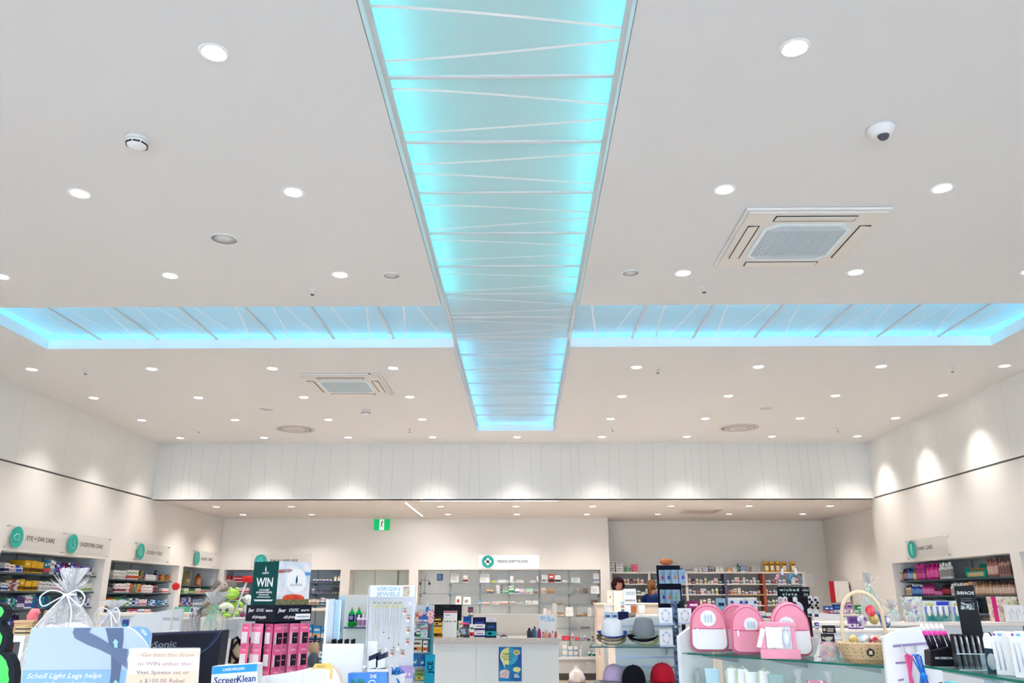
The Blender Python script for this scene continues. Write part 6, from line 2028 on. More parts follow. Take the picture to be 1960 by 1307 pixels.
# ------------------------------------------------------------------ white arched counter sign with a yellow tag
Y = 3.6
t, r = board('arched_sign', 'white arched display board with a hand-written yellow tag', 'board', Y, [(486, 1420), (486, 1296), (520, 1292), (560, 1286), (590, 1279), (610, 1275), (628, 1274), (640, 1280), (648, 1292), (652, 1307), (655, 1420)][::-1], mat('f6f7fa', .35), .02, SVZ + .002)
rim = [(636, 1275), (645, 1284), (651, 1296), (655, 1310), (657, 1330)]
MB().tube([(x, .01, z) for x, z in loc2(rim, Y, r)], .006, 8).build('beige_rim', mat('dcc6b5', .5), t)
decal(t, r, Y, [(603, 1270), (635, 1269), (637, 1280), (636, 1299), (631, 1300), (632, 1281), (603, 1279), (594, 1284), (597, 1280)][::-1], mat('f3d27c', .5), .0006, 'yellow_tag')
ptext(t, r, Y, 'DAY', 606, 624, 1277.5, 4.5, mat('b58f3a', .5), .002)
for u in (579, 615):
    decal(t, r, Y, [(u, 1288), (u + 1.2, 1288), (u + 1.6, 1420), (u, 1420)][::-1], mat('e3e6ec', .4), .0006, 'panel_joint')
# counter under it and the perfume tester
t = thing('promo_table', 'white promotional table below the tester stand', 'table', (-.42, 3.9, 0))
MB().box(-.3, .62, -.45, .75, SVZ - .04, SVZ).build('top', LAMW, t, bevel=.004)
for x in (-.27, .57):
    for y in (-.41, .70):
        MB().box(x - .02, x + .02, y - .02, y + .02, 0, SVZ - .041).build('leg', LAMW, t)

# ------------------------------------------------------------------ tester stand
Y = 4.2
TS = mat('fbfcff', .3)
zb_ = SVZ + .002
x0, x1 = pix(617, 1240, Y).x, pix(696, 1240, Y).x
z1 = pix(655, 1232, Y).z
xb1 = pix(715, 1240, Y + .2).x
t = thing('tester_stand', 'white stepped acrylic tester stand with rows of dark capped bottles', 'stand', ((x0 + x1) / 2, Y, zb_))
hw = (x1 - x0) / 2
MB().box(-hw, hw, 0, .012, 0, z1 - zb_).build('front_panel', TS, t, bevel=.003)
MB().box(-hw, hw, .013, .16, 0, .18).build('step', TS, t)
zm = pix(640, 1146, Y + .17).z - zb_
MB().box(-hw, -hw + .012, .012, .17, 0, zm).build('side_panel', TS, t, bevel=.002)
MB().box(-hw + .013, -hw + .045, .158, .17, .181, zm - .005).build('mirror', mat('a9c3d6', .08, .9), t)
MB().box(hw + .001, hw + .05, .10, .112, 0, (pix(700, 1227, Y + .1).z - zb_)).build('rear_panel', TS, t)
BT = z1 - zb_
G_ = 'dark capped tester bottles'
for i in range(4):
    for j in range(2):
        xx = pix(633 + 12.5 * i, 1232, Y).x
        o = tag(link('bottle', product_mesh('l', .026, BT + .018 - .182, .026, ('d9d3df', '20202c', 'b5a8c0'))), 'dark capped tester bottle, %s from left, %s row' % (ORD[i], ('front', 'back')[j]), 'bottle', G_)
        o.location = (xx, Y + .03 + .05 * j, zb_ + .1825)
t = thing('foundation_pump', 'slim perfume card box leaning at the tester stand', 'box', (pix(644, 1190, Y + .2).x, Y + .22, zb_), 0)
zq = pix(650, 1141, Y + .2).z - zb_
MB().hexa([(-.012, 0, 0), (.03, 0, 0), (.03, .01, 0), (-.012, .01, 0)], [(0, .0, zq), (.034, 0, zq), (.034, .008, zq), (0, .008, zq)]).build('tall_card', mat('a8c8dc', .35), t)
MB().box(.006, .022, -.014, -.002, zq * .45, zq * .66).build('sample_bottle', mat('eef0f4', .3), t)
MB().box(.009, .019, -.012, -.003, zq * .661, zq * .76).build('sample_cap', mat('23304a', .35), t)
# second tray of dark compacts at its right, and the blue carton below
Y2 = 4.0
x0, x1 = pix(700, 1290, Y2).x, pix(738, 1290, Y2).x
zt_ = pix(720, 1283, Y2).z
t = thing('compact_tray', 'white tray holding two dark compacts', 'tray', ((x0 + x1) / 2, Y2 + .1, SVZ + .002))
MB().box(-.05, .05, -.04, .06, 0, zt_ - SVZ - .002).build('tray', TS, t, bevel=.002)
for k in range(2):
    x = -.035 + .035 * k
    tp = zt_ - SVZ - .002
    MB().hexa([(x - .012, -.03, tp + .001), (x + .03, -.03, tp + .008), (x + .034, .03, tp + .001), (x - .006, .03, tp + .001)], [(x - .014, -.03, tp + .035), (x + .03, -.03, tp + .05), (x + .034, .03, tp + .05), (x - .008, .03, tp + .035)]).build('compact_base', mat('eef0f6', .35), t)
    MB().hexa([(x - .014, -.03, tp + .036), (x + .03, -.03, tp + .051), (x + .034, .03, tp + .051), (x - .008, .03, tp + .036)], [(x - .014, -.03, tp + .056), (x + .03, -.03, tp + .074), (x + .034, .03, tp + .074), (x - .008, .03, tp + .056)]).build('compact_lid', mat('272a48', .3), t)
Y = 3.75
t, r = board('perfume_box', 'blue perfume carton printed with SHE and green grass', 'box', Y, [(665, 1420), (666, 1289), (740, 1287.5), (740, 1420)][::-1], mat('3f7fd9', .35, kind='mottle', h2='5a97e6', sc=6), .06, SVZ + .002)
ptext(t, r, Y, 'SHE', 708, 720.5, 1297.5, 7, WT, .0015, .01)
grs = MB()
rg = random.Random(6)
gl = loc2([(672, 1312), (702, 1312)], Y, r)
for k in range(26):
    x = gl[0][0] + (gl[1][0] - gl[0][0]) * rg.random()
    grs.add([(x - .002, -.0012 - .00001 * k, gl[0][1]), (x + .002, -.0012 - .00001 * k, gl[0][1]), (x + rg.uniform(-.012, .012), -.0012 - .00001 * k, gl[0][1] + rg.uniform(.015, .04))], [(0, 1, 2)])
grs.build('grass_print', mat('2f8a5a', .5), t)['kind'] = 'stuff'
a = loc2([(712, 1310)], Y, r)[0]
MB().tube([(a[0] + .017 * math.cos(q), -.002, a[1] + .017 * math.sin(q)) for q in [2 * PI * j / 20 for j in range(20)]], .002, 5, closed=True).build('ring_print', WT, t)

# ------------------------------------------------------------------ green mouthwash bottles on a small glass shelf, far gondola
GY = 8.8
gx0, gx1 = pix(650, 1200, GY).x, pix(718, 1200, GY).x
gz = pix(680, 1200, GY).z
t = thing('mouthwash_stand', 'small gondola end with a glass shelf of green mouthwash', 'shelf unit', ((gx0 + gx1) / 2, GY, 0))
hw = (gx1 - gx0) / 2
MB().box(-hw, hw, .22, .25, 0, gz + .32).build('back_panel', mat('dfe3e6', .4), t)
MB().box(-hw + .02, hw, -.06, .219, gz - .012, gz).build('glass_shelf', mat('cfe6dc', kind='glass'), t)
MB().box(-hw + .02, hw, -.063, -.0605, gz - .012, gz).build('shelf_edge', mat('3f5a80', .3), t)
MB().box(-hw, hw, -.06, .219, 0, gz - .25).build('base', GW, t)
G_ = 'goods on the mouthwash shelf'


def mouthwash(u, label):
    p = pix(u, 1199, GY)
    b = thing('mouthwash_bottle', label, 'bottle', (p.x, GY + (.02 if u < 675 else .10), gz + .0015), 0, G_)
    b.scale = (.75, .75, .95)
    GRN_ = mat('12b84a', .15, kind='plastic', t=.35)
    MB().lathe([(.035, 0), (.048, .012), (.05, .04), (.043, .05), (.044, .055), (.044, .13), (.043, .135), (.03, .155), (.014, .168), (.014, .185)], 20).build('bottle', GRN_, b)
    MB().lathe([(.0446, .058), (.0446, .128)], 20, cap=False).build('label', mat('1f2358', .4), b)
    MB().prism([(-.02, .075), (.02, .075), (.028, .11), (0, .122), (-.028, .11)], -.0462, -.0448).build('crest', mat('8f86c9', .4), b)
    MB().lathe([(.016, .1855), (.016, .205), (.013, .21)], 14).build('cap', mat('d9b58a', .35), b)


mouthwash(671.5, 'green mouthwash bottle with navy label, left of the pair')
mouthwash(682, 'green mouthwash bottle with navy label, right of the pair')
for i, u in enumerate((687, 695, 702)):
    o = tag(link('bottle', product_mesh('l', .045, .12, .04, ('e6dff0', 'f4f4f8', 'b58ab8'))), 'white capped lilac bottle, %s beside the mouthwash' % ORD[i], 'bottle', G_)
    o.location = (pix(u, 1199, GY).x, GY - .045, gz + .0015)
o = tag(link('bottle', product_mesh('l', .035, .26, .03, ('5a8fa8', 'f2f2f6', 'b5505f'))), 'tall white capped bottle beside the jewellery panel', 'bottle', G_)
o.location = (pix(701, 1199, GY).x, GY + .10, gz + .0015)

# ------------------------------------------------------------------ jewellery stand
VY = 6.6
x0, x1 = pix(704, 1200, VY).x, pix(793, 1200, VY).x
vz1, vzh = pix(750, 1120, VY).z, pix(750, 1143, VY).z
t = thing('jewellery_stand', 'pale peg panel of necklaces headed VIRGIN JEWELS', 'stand', ((x0 + x1) / 2, VY, 0))
hw = (x1 - x0) / 2
PNL = mat('e3e9f2', .35)
MB().box(-hw, hw, 0, .012, .35, vzh - .001).build('peg_panel', PNL, t)
MB().box(-hw - .008, -hw - .0005, -.02, .05, .35, vz1 - .01).build('side_frame', mat('dfe3ea', .4), t)
MB().box(-hw, hw, .03, .05, .02, .349).box(-.3, .3, -.2, .25, 0, .019).build('foot', mat('dfe3ea', .4), t)
hd = MB().box(-hw, hw, -.012, .012, vzh, vz1).build('header', mat('fbfbfd', .35), t, bevel=.002)
SKY = mat('9ccfe6', .4)
hh_ = vz1 - vzh
text('VIRGIN', hh_ * .33, SKY, hd, (-.03, -.0135, vzh + hh_ * .54), fit=.185, bold=.015)
text('JEWELS', hh_ * .33, SKY, hd, (-.03, -.0135, vzh + hh_ * .1), fit=.185, bold=.015)
MB().box(.085, .135, -.0135, -.0125, vzh + .008, vz1 - .008).build('photo', mat('cfdcc0', .4, kind='mottle', h2='d99aa8', sc=60), hd)
G_ = 'necklaces and earrings on the peg panel'
CRD = mat('e3e2c9', .5)
rg = random.Random(12)


def jewel_card(u, v, label, kind):
    p = pix(u, v, VY - .01)
    c = thing('jewellery_card', label, 'jewellery', (p.x, VY - .01, p.z), 0, G_)
    MB().tube([(0, .009, .012), (0, -.03, .012)], .002, 6).build('peg', CHROME, c)
    MB().prism([(-.0165, -.03), (.0165, -.03), (.0165, .022), (-.0165, .022)], -.026, -.024).build('card', CRD, c)
    MB().tube([(-.012, -.03, .012), (-.002, -.032, .006), (.012, -.03, .014)], .003, 6).build('blue_bow', mat('4f86b5', .4), c)
    if kind == 'n':
        L_ = rg.uniform(.20, .36)
        w_ = rg.uniform(.008, .015)
        MB().tube([(-w_, -.0275, -.005), (-w_ * .7, -.0275, -L_ * .6), (0, -.0275, -L_), (w_ * .7, -.0275, -L_ * .6), (w_, -.0275, -.005)], .0012, 5).build('chain', mat('b5a886', .3, .6), c)
        MB().ball((0, -.0275, -L_ - .006), .006).build('pendant', mat('8f8a60', .3, .5), c)
    else:
        MB().ball((.0, -.029, -.012), .012, .004, .010).build('pink_stud', mat('d9788f', .4), c)
        MB().ball((-.006, -.028, -.028), .012, .003, .012).build('white_disc', WT, c)


for i, u in enumerate((718, 727, 738, 748, 758, 767)):
    jewel_card(u, 1156, 'necklace on a cream card, %s from left in the top row' % ORD[i], 'n')
for i, (u, v) in enumerate(((776, 1167), (783, 1180), (783, 1203), (781, 1225))):
    jewel_card(u, v, 'earring card, %s down the right side of the panel' % ORD[i], 'e')
for i, u in enumerate((728, 752, 772)):
    jewel_card(u, 1247, 'earring card, %s from left in the lower row' % ORD[i], 'e')
for i, (u, v) in enumerate(((785, 1155), (722, 1242), (739, 1242), (761, 1242), (750, 1276), (760, 1275), (772, 1274))):
    p = pix(u, v, VY - .01)
    c = thing('price_tag', 'round white price tag on the peg panel, %s counted from the top' % ORD[i], 'tag', (p.x, VY - .01, p.z), 0, 'round price tags')
    MB().prism([(.014 * math.cos(q), .014 * math.sin(q)) for q in [2 * PI * j / 18 for j in range(18)]], -.003, -.001).build('disc', WT, c)
    MB().tube([(0, .0095, .008), (0, -.006, .008)], .0015, 5).build('pin', CHROME, c)
p = pix(778, 1290, VY - .02)
c = thing('lilac_panel', 'lilac card of white earrings at the foot of the peg panel', 'jewellery', (p.x, VY - .03, p.z - .03), 0)
MB().box(-.06, .045, 0, .01, 0, .09).build('card', mat('b9a5e6', .4), c)
MB().tube([(0, .011, .085), (0, .029, .085)], .002, 6).build('peg', CHROME, c)
for k in range(3):
    MB().ball((-.035 + .03 * k, -.003, .03), .008, .003, .01).build('earring', WT, c)
# blue ribboned gift before it
p = pix(745, 1307, 4.2)
c = thing('blue_bow_gift', 'white gift with a shiny blue ribbon bow below the jewellery', 'gift', (p.x, 4.35, SVZ + .002), 0)
zg = pix(745, 1292, 4.3).z - SVZ - .002
MB().box(-.05, .05, -.04, .04, 0, zg).build('parcel', mat('f0f2f8', .35), c, bevel=.003)
bw = MB()
for a in range(6):
    q = a * PI / 3
    bw.tube([(0, -.02, zg + .006), (.03 * math.cos(q), -.02 + .02 * math.sin(q), zg + .03), (.05 * math.cos(q), -.02 + .035 * math.sin(q), zg + .012), (.02 * math.cos(q), -.02 + .02 * math.sin(q), zg + .004)], .007, 6)
bw.tube([(.01, -.03, zg), (.04, -.045, zg - .05)], .006, 6)
bw.build('ribbon_bow', mat('3f86d9', .25), c)

# ------------------------------------------------------------------ narrow goods rack by the prescription counter
RY = 9.0
x0, x1 = pix(790, 1230, RY).x, pix(826, 1230, RY).x
t = thing('goods_rack', 'narrow wire rack of blue and white packs left of the counter', 'rack', ((x0 + x1) / 2, RY, 0))
hw = (x1 - x0) / 2
zr_ = [pix(808, v, RY).z for v in (1192, 1221, 1248, 1276, 1303)]
MB().box(-hw, hw, .18, .19, .05, pix(808, 1158, RY).z).build('back_panel', mat('cfd8dc', .4), t)
MB().box(hw - .012, hw, -.02, .179, .05, zr_[0] + .02).build('side_panel', mat('1f8fae', .4), t)
wr = MB().box(hw - .06, hw + .045, -.034, -.026, .05, zr_[2] - .02).build('teal_board', mat('1f9fc0', .4), t)
text('JCE', .055, mat('14202c', .4), wr, (hw + .022, -.0345, zr_[3] + .0), (PI / 2, -PI / 2, 0), bold=.03)
for z in zr_:
    MB().box(-hw, hw - .013, -.02, .179, z - .008, z).build('shelf', mat('aebfc4', .35), t)
MB().box(-hw, hw, -.05, .19, 0, .049).build('base', mat('b5b5b5', .4), t)
U_RCK = Unit((x0, RY, 0), 0)
U_RCK.sh, U_RCK.gap = zr_, .014
G_ = 'goods on the narrow rack'
RKS = [((790, 796, 1, 'b', 'white and red pack', .14, (W_, 'd96a6a', '3f5f9a')), (797, 803, 1, 'b', 'orange and white pack', .12, ('e3a07a', W_, 'c95f3f')), (803.5, 822, 1, 'b', 'wide blue pack with white swoosh', .085, ('1f62b5', 'dfe9f4', '3f8fd9'))),
       ((790, 799, 1, 'b', 'white pack with navy ring', .13, ('e9eef0', '2f4a7a', '8fb5d0')), (799.5, 807, 1, 'b', 'green and white pack', .10, ('e6ece6', '2f8a4a', '4a5a7a')), (807.5, 821, 2, 'b', 'pale blue pack', .15, ('bfe0ee', 'e9f2f6', 'd9583f'))),
       ((790, 812, 1, 'b', 'cream pack with orange band', .12, ('e6ddcf', 'd98a4a', '5f5a50')), (813, 822, 1, 'b', 'white and orange box with round logo', .13, ('e6e9ea', 'd97f3f', '4a5f6a'))),
       ((790, 806, 1, 'g', 'blue and green sachet', .14, ('2f7fc9', 'bfe3c9'), .06), (807, 818, 1, 'g', 'blue sachet', .14, ('2a6fc0', 'dfeef8'), .06)),
       ((790, 800, 2, 'j', 'clear lidded tub', .13, ('c5d9e3', 'e9eef2', '8fb0c5')), (801, 818, 1, 'b', 'green and yellow pack', .10, ('7fa05a', 'd9cf7a', '4a6a3a')))]
for i, its in enumerate(RKS):
    stock(U_RCK, zr_[i], '%s shelf of the narrow rack' % ORD[i], G_, list(its), dy=.0)
o = tag(link('spray_can', product_mesh('l', .04, .2, .04, ('2a7fc9', 'e9eef4', '4f9fe0'))), 'blue spray can standing at the back of the narrow rack', 'can', G_)
o.location = (pix(815, 1192, RY).x, RY + .10, zr_[0] + .0015)
for i, (u, v, rad) in enumerate(((824, 1175, .045), (825, 1187, .036), (806, 1174, .03))):
    p = pix(u, v, RY - .06)
    c = thing('daisy_windmill', 'white petalled daisy on a pink stem, %s of the cluster' % ('largest', 'lower', 'left hand')[i], 'ornament', (p.x, RY - .07 - .012 * i, p.z), 0, 'daisies on the rack')
    for k in range(9):
        a = 2 * PI * k / 9
        MB().ball((rad * .6 * math.cos(a), 0, rad * .6 * math.sin(a)), rad * .42, .003, rad * .15, 8, 6, rot=(0, -a, 0)).build('petal', mat('f6eef2', .5), c)
    MB().ball((0, .002, 0), rad * 1.02, .0025, rad * 1.02, 16, 8).build('pink_rim', mat('c9487f', .5), c)
    MB().ball((0, -.003, 0), rad * .2, .004, rad * .2).build('centre', mat('e39a3f', .5), c)
    MB().tube([(0, .005, -rad * .3), (.0, .03, -.10), (0, .045 + .012 * i, -.10)], .002, 6).build('stem', mat('c9487f', .5), c)

# ================================================================== foreground, right half
# ------------------------------------------------------------------ hat gondola
HY = 7.45
hx0, hx1 = pix(1176, 1200, HY).x, pix(1303, 1200, HY).x
t = thing('hat_gondola', 'white slat gondola with arched top and glass shelf of hats', 'shelf unit', (hx0, HY, 0), -.10)
W1 = hx1 - hx0
za, zb_ = pix(1185, 1192, HY).z, pix(1240, 1178.5, HY).z
pts = [(0, .12), (W1, .12)] + [(W1 * (1 - k / 10), za + (zb_ - za) * math.sin(PI * k / 10) ** .8) for k in range(11)]
MB().prism(pts, 0, .03).build('slat_panel', mat('e6ecf0', .4), t)
for v in (1198, 1217.5, 1257, 1276):
    z = pix(1240, v, HY).z
    MB().box(0.01, W1 - .01, -.002, -.0002, z - .009, z + .009).build('slat_groove', mat('98a2b5', .35, .4), t)
MB().box(.02, W1 - .02, .031, .2, 0, .119).build('plinth', mat('c9ccd0', .5), t)
HZ1 = pix(1220, 1237, HY - .35).z
sx0 = pix(1136, 1236, HY - .32).x - hx0
MB().box(sx0, W1, -.40, -.003, HZ1 - .008, HZ1).build('glass_shelf', mat('cfe8e4', kind='glass'), t)
MB().box(sx0, W1, -.4025, -.4005, HZ1 - .008, HZ1).build('shelf_edge', mat('2f4f5a', .3), t)
for x in (sx0 + .08, W1 * .75):
    MB().prism([(-.003, HZ1 - .09), (-.003, HZ1 - .009), (-.33, HZ1 - .009), (-.33, HZ1 - .02)], x - .004, x + .004, ax='x').build('bracket', mat('a8c0cf', .3, .4), t)
HZ2 = pix(1220, 1306, HY - .45).z
MB().box(sx0 + .02, W1, -.48, -.003, HZ2 - .03, HZ2 - .022).build('glass_shelf', mat('cfe8e4', kind='glass'), t)
for x in (.1, W1 * .8):
    MB().prism([(-.003, HZ2 - .12), (-.003, HZ2 - .031), (-.38, HZ2 - .031), (-.38, HZ2 - .042)], x - .004, x + .004, ax='x').build('bracket', mat('a8c0cf', .3, .4), t)


def fedora(loc, rz, label, crown, brim, band, tall=.105, wave=.012, under=None, crowned=True):
    t = thing('hat', label, 'hat', (loc[0], loc[1], loc[2] + .018), rz, 'hats on the glass shelf', rx=.2)
    CR = mat(crown, .85, kind='mottle', h2=crown, sc=200, bump=.25)

    def bf(u, v):
        a = 2 * PI * u
        r = .088 + .037 * v
        z = .008 + (wave * math.cos(2 * a) * v) + .010 * v * v
        return (r * 1.02 * math.cos(a), r * .9 * math.sin(a), z)
    bm_ = MB().grid(bf, 36, 4, 0)
    bm_.grid(lambda u, v: (bf(1 - u, v)[0], bf(1 - u, v)[1], bf(1 - u, v)[2] - .004), 36, 4, 1)
    bm_.build('brim', [mat(brim, .8), mat(under or brim, .8)], t)
    if crowned:
        def cf(u, v):
            a = 2 * PI * u
            if v < .75:
                q = v / .75
                r = .093 - .020 * q ** 1.6
                z = .01 + tall * q
            else:
                q = (v - .75) / .25
                r = .073 * (1 - q ** 1.5)
                z = .01 + tall + .016 * math.sin(PI * min(q * 1.4, 1)) - .012 * q
            x, y = r * 1.02 * math.cos(a), r * .88 * math.sin(a)
            if y < 0 and v > .4:                       # pinched front
                y *= 1 - .12 * (v - .4)
            return (x, y, z)
        MB().grid(cf, 32, 14).build('crown', CR, t)
        MB().lathe([(.0925, .012), (.0905, .034)], 32, cap=False, sx=1.02, sy=.88).build('band', mat(band, .7), t)
    else:
        MB().lathe([(.089, .008), (.086, .016)], 32, cap=False, sx=1.02, sy=.88).build('crown_ring', CR, t)
    return t


xa, xb = pix(1172, 1230, 7.2).x, pix(1228, 1230, 7.2).x
yh = 7.19
zz = HZ1 + .012
fedora((xa - .01, yh, zz), .1, 'pale straw hat lowest in the left hat pile', 'd9cfb0', 'd9d6a8', '6a5a4a', crowned=False)
fedora((xa - .006, yh, zz + .026), -.05, 'tan hat second in the left hat pile', 'c9b08a', 'b8a184', '4a3f38', crowned=False)
fedora((xa, yh, zz + .054), 0, 'white fedora with navy brim topping the left hat pile', 'eceff4', '2a4a9a', '7f8fc9', under='24428c')
fedora((xb + .015, yh - .02, zz), .1, 'lime edged straw hat lowest in the right hat pile', 'd9d8b8', 'd5dba0', '8a9a5a', crowned=False)
fedora((xb + .005, yh - .02, zz + .026), -.08, 'black hat second in the right hat pile', '23242e', '1d1e26', '2f3040', crowned=False)
fedora((xb + .015, yh - .02, zz + .054), .12, 'grey tweed fedora with plaited band topping the right hat pile', '8a9098', '9aa39c', '3a3d50', tall=.115)


def cap(loc, rz, label, col, sc_=1.0):
    t = thing('baseball_cap', label, 'cap', loc, rz, 'caps on the lower shelf')
    t.scale = (sc_, sc_, sc_)
    C_ = mat(col, .8, kind='mottle', h2=col, sc=150, bump=.2)

    def cf(u, v):
        a = 2 * PI * u
        r = .098 * math.cos(v * PI / 2) ** .75
        return (r * .95 * math.cos(a), r * 1.05 * math.sin(a), .135 * math.sin(v * PI / 2) ** .85 + .003)
    MB().grid(cf, 30, 10).build('crown', C_, t)
    MB().ball((0, 0, .139), .008, .008, .005).build('button', C_, t)

    def vf(u, v):
        a = PI * (1.15 + .70 * u)
        r0, r1 = .097, .17 - .05 * abs(2 * u - 1) ** 2
        r = r0 + (r1 - r0) * v
        return (r * .95 * math.cos(a), r * 1.05 * math.sin(a), .016 + .006 * v - .012 * (2 * u - 1) ** 2 * v)
    vm = MB().grid(vf, 14, 4)
    vm.grid(lambda u, v: (vf(1 - u, v)[0], vf(1 - u, v)[1], vf(1 - u, v)[2] - .004), 14, 4)
    vm.build('visor', C_, t)
    for k in range(3):
        a = PI * k / 3 + .5
        MB().tube([cf(a / (2 * PI), q / 8.0) for q in range(0, 9)], .0012, 5).build('seam', mat(col, .9), t)
    return t


zcp = HZ2 - .0205
cap((pix(1177, 1300, 7.2).x, 7.27, zcp), -.6, 'lilac baseball cap, leftmost on the lower shelf', 'cfb3d6', 1.0)
cap((pix(1212, 1300, 7.10).x, 7.07, zcp), -.15, 'black baseball cap in the middle of the lower shelf', '15161d', 1.05)
cap((pix(1262, 1300, 7.2).x + .03, 7.22, zcp), -.3, 'red baseball cap, rightmost on the lower shelf', 'd8243c', 1.1)
# packs in front of the dispensary, left of the arched panel
G_ = 'packs behind the hat gondola'
ht = thing('pack_shelf', 'small white shelf of pale blue packs behind the hats', 'shelf unit', (pix(1158, 1200, 8.3).x, 8.3, 0))
pzz = pix(1170, 1197, 8.3).z
MB().box(0, .34, 0, .18, pzz - .02, pzz).build('shelf', LAMW, ht)
MB().box(.0, .02, 0, .18, 0, pzz - .021).build('side_panel', LAMW, ht)
MB().box(.32, .34, 0, .18, 0, pzz - .021).build('side_panel', LAMW, ht)
put('b', 1158, 1170, 1172, 1197, 8.32, 'pale blue cosmetics pack, left of the pair', ('cfe0f2', '5f8fd0', '3f5fa8', 'a8784a'), .06, pzz, G_)
put('b', 1172, 1183, 1172, 1197, 8.32, 'pale blue cosmetics pack, right of the pair', ('d3e3f4', '6f9ad6', '3f5fa8', 'e0e6f0'), .06, pzz, G_)
put('b', 1184.5, 1193, 1171, 1197, 8.34, 'dark navy glossy pack behind the hats, left one', ('16205a', '2f5fc0', '101845'), .06, pzz, G_)
put('b', 1194, 1204, 1171, 1197, 8.34, 'dark navy glossy pack behind the hats, right one', ('16205a', '3a6fd0', '101845'), .06, pzz, G_)
put('b', 1206, 1218, 1173, 1197, 8.35, 'beige pack behind the hats', ('c9b09a', 'e0d3c5', '8a6a50'), .06, pzz, G_)

# ------------------------------------------------------------------ black pendant spinner
BY = 8.05
p = pix(1288, 1200, BY)
zt = pix(1285, 1082, BY).z
t = thing('pendant_spinner', 'tall black spinner of blue carded pendants and silver jewellery', 'stand', (p.x, BY, 0), .25)
MB().box(-.13, .11, 0, .02, .3, zt).build('board', mat('171a2c', .4), t)
MB().box(-.02, .02, -.001, -.235, .3, .32).build('blade_arm', BLACK, t)
MB().box(-.02, .02, -.235, -.205, .321, pix(1290, 1150, BY).z).build('front_blade', mat('1c2338', .35), t)
MB().tube([(0, .01, .02), (0, .01, .299)], .02, 10).build('pole', CHROME, t)
MB().lathe([(.2, 0), (.2, .02), (.03, .03)], 24).build('base', mat('171a2c', .4), t)
MB().ball((-.03, .0, zt + .034), .072, .03, .032).build('copper_dome', mat('c9764a', .3, .3), t)
for z in (zt - .03, zt - .18, zt - .33):
    MB().tube([(.105, .0, z - .02), (.19, -.10, z - .01)], .003, 6).build('prong', BLACK, t)
RT = Matrix.Rotation(.25, 3, 'Z')
for ri, dz in enumerate((.045, .225, .395)):
    for ci in range(5):
        lx = -.105 + .045 * ci
        dep = .05 + .022 * ((ci * 2) % 5)
        wp = Vector((p.x, BY, zt - dz)) + RT @ Vector((lx, -dep, 0))
        if ci > 3 and ri == 1:
            continue
        c = thing('pendant_card', 'pale blue pendant card, %s from left in the %s row of the black spinner' % (ORD[ci], RN_[ri]), 'card', wp, .25 + (.1, -.05, .08, .0, -.06)[ci], 'pale blue pendant cards')
        MB().box(-.032, .032, 0, .003, -.125, 0).build('card', mat('9fbad0', .4), c)
        MB().ball((.004, -.004, -.07), .014, .004, .016).build('pendant', mat(('c93f7a', '3a4fa8', 'd97a5a', '6fc04a', '8a4fc0')[(ci + ri) % 5], .3), c)
        MB().tube([(-.015, -.002, -.02), (.004, -.004, -.055), (.02, -.002, -.02)], .0012, 5).build('cord', BLACK, c)
        MB().tube([(0, -.01, .006), (0, dep - .006, .006)], .002, 6).build('hook', BLACK, c)
# white framed pendant boxes
G_ = 'white boxed bracelets'
for i, (u0, u1, vt, vb, yy) in enumerate(((1262, 1288, 1163, 1194, 6.74), (1299, 1325, 1164, 1193, 6.74), (1264, 1289, 1205, 1236, 6.74))):
    a_, b_ = pix(u0, vb, yy), pix(u1, vb, yy)
    zz0 = a_.z
    zz1 = pix(u0, vt, yy).z
    c = thing('bracelet_box', 'white boxed bracelet, %s' % ('upper left of three', 'upper right of three', 'lower left of three')[i], 'box', ((a_.x + b_.x) / 2, yy, zz0), 0, G_)
    hw = (b_.x - a_.x) / 2
    MB().box(-hw, hw, 0, .03, 0, zz1 - zz0).build('box', mat('f4f6fb', .35), c, bevel=.002)
    MB().tube([(hw * .55 * math.cos(q), -.0015, (zz1 - zz0) * (.52 + .33 * math.sin(q))) for q in [2 * PI * j / 20 for j in range(20)]], .0016, 5, closed=True).build('bracelet', mat('c3cbe0', .3, .3), c)
    for j in range(5):
        q = .4 + 1.15 * j
        MB().ball((hw * .55 * math.cos(q), -.003, (zz1 - zz0) * (.52 + .33 * math.sin(q))), .006, .003, .006, 8, 6).build('charm', mat('aab6d6', .3, .3), c)
    MB().box(-hw - .008, hw + .008, -.03, .031, -.006, -.0005).build('clear_ledge', mat('dfe9f6', kind='glass'), c)
    MB().box((hw - .004) if i != 1 else -hw - .008, hw + .008 if i != 1 else -hw + .004, .0312, .0398, -.006, -.0005).build('arm', CHROME, c)
    MB().box(-hw - .008, hw + .008, -.032, -.0305, -.006, .006).build('ledge_lip', mat('b9c6e6', .2), c)
t = thing('bracelet_post', 'navy patterned post carrying the white boxed bracelets', 'stand', (pix(1293, 1200, 6.78).x, 6.78, 0), 0)
MB().box(-.022, .022, 0, .03, .02, pix(1293, 1150, 6.78).z).build('post', mat('27304a', .3, kind='mottle', h2='6f86a8', sc=28), t)
MB().lathe([(.13, 0), (.13, .02), (.03, .025)], 20).build('base', mat('27304a', .4), t)
MB().ball((0, -.012, pix(1293, 1199, 6.78).z), .014, .008, .014).build('silver_charm', CHROME, t)

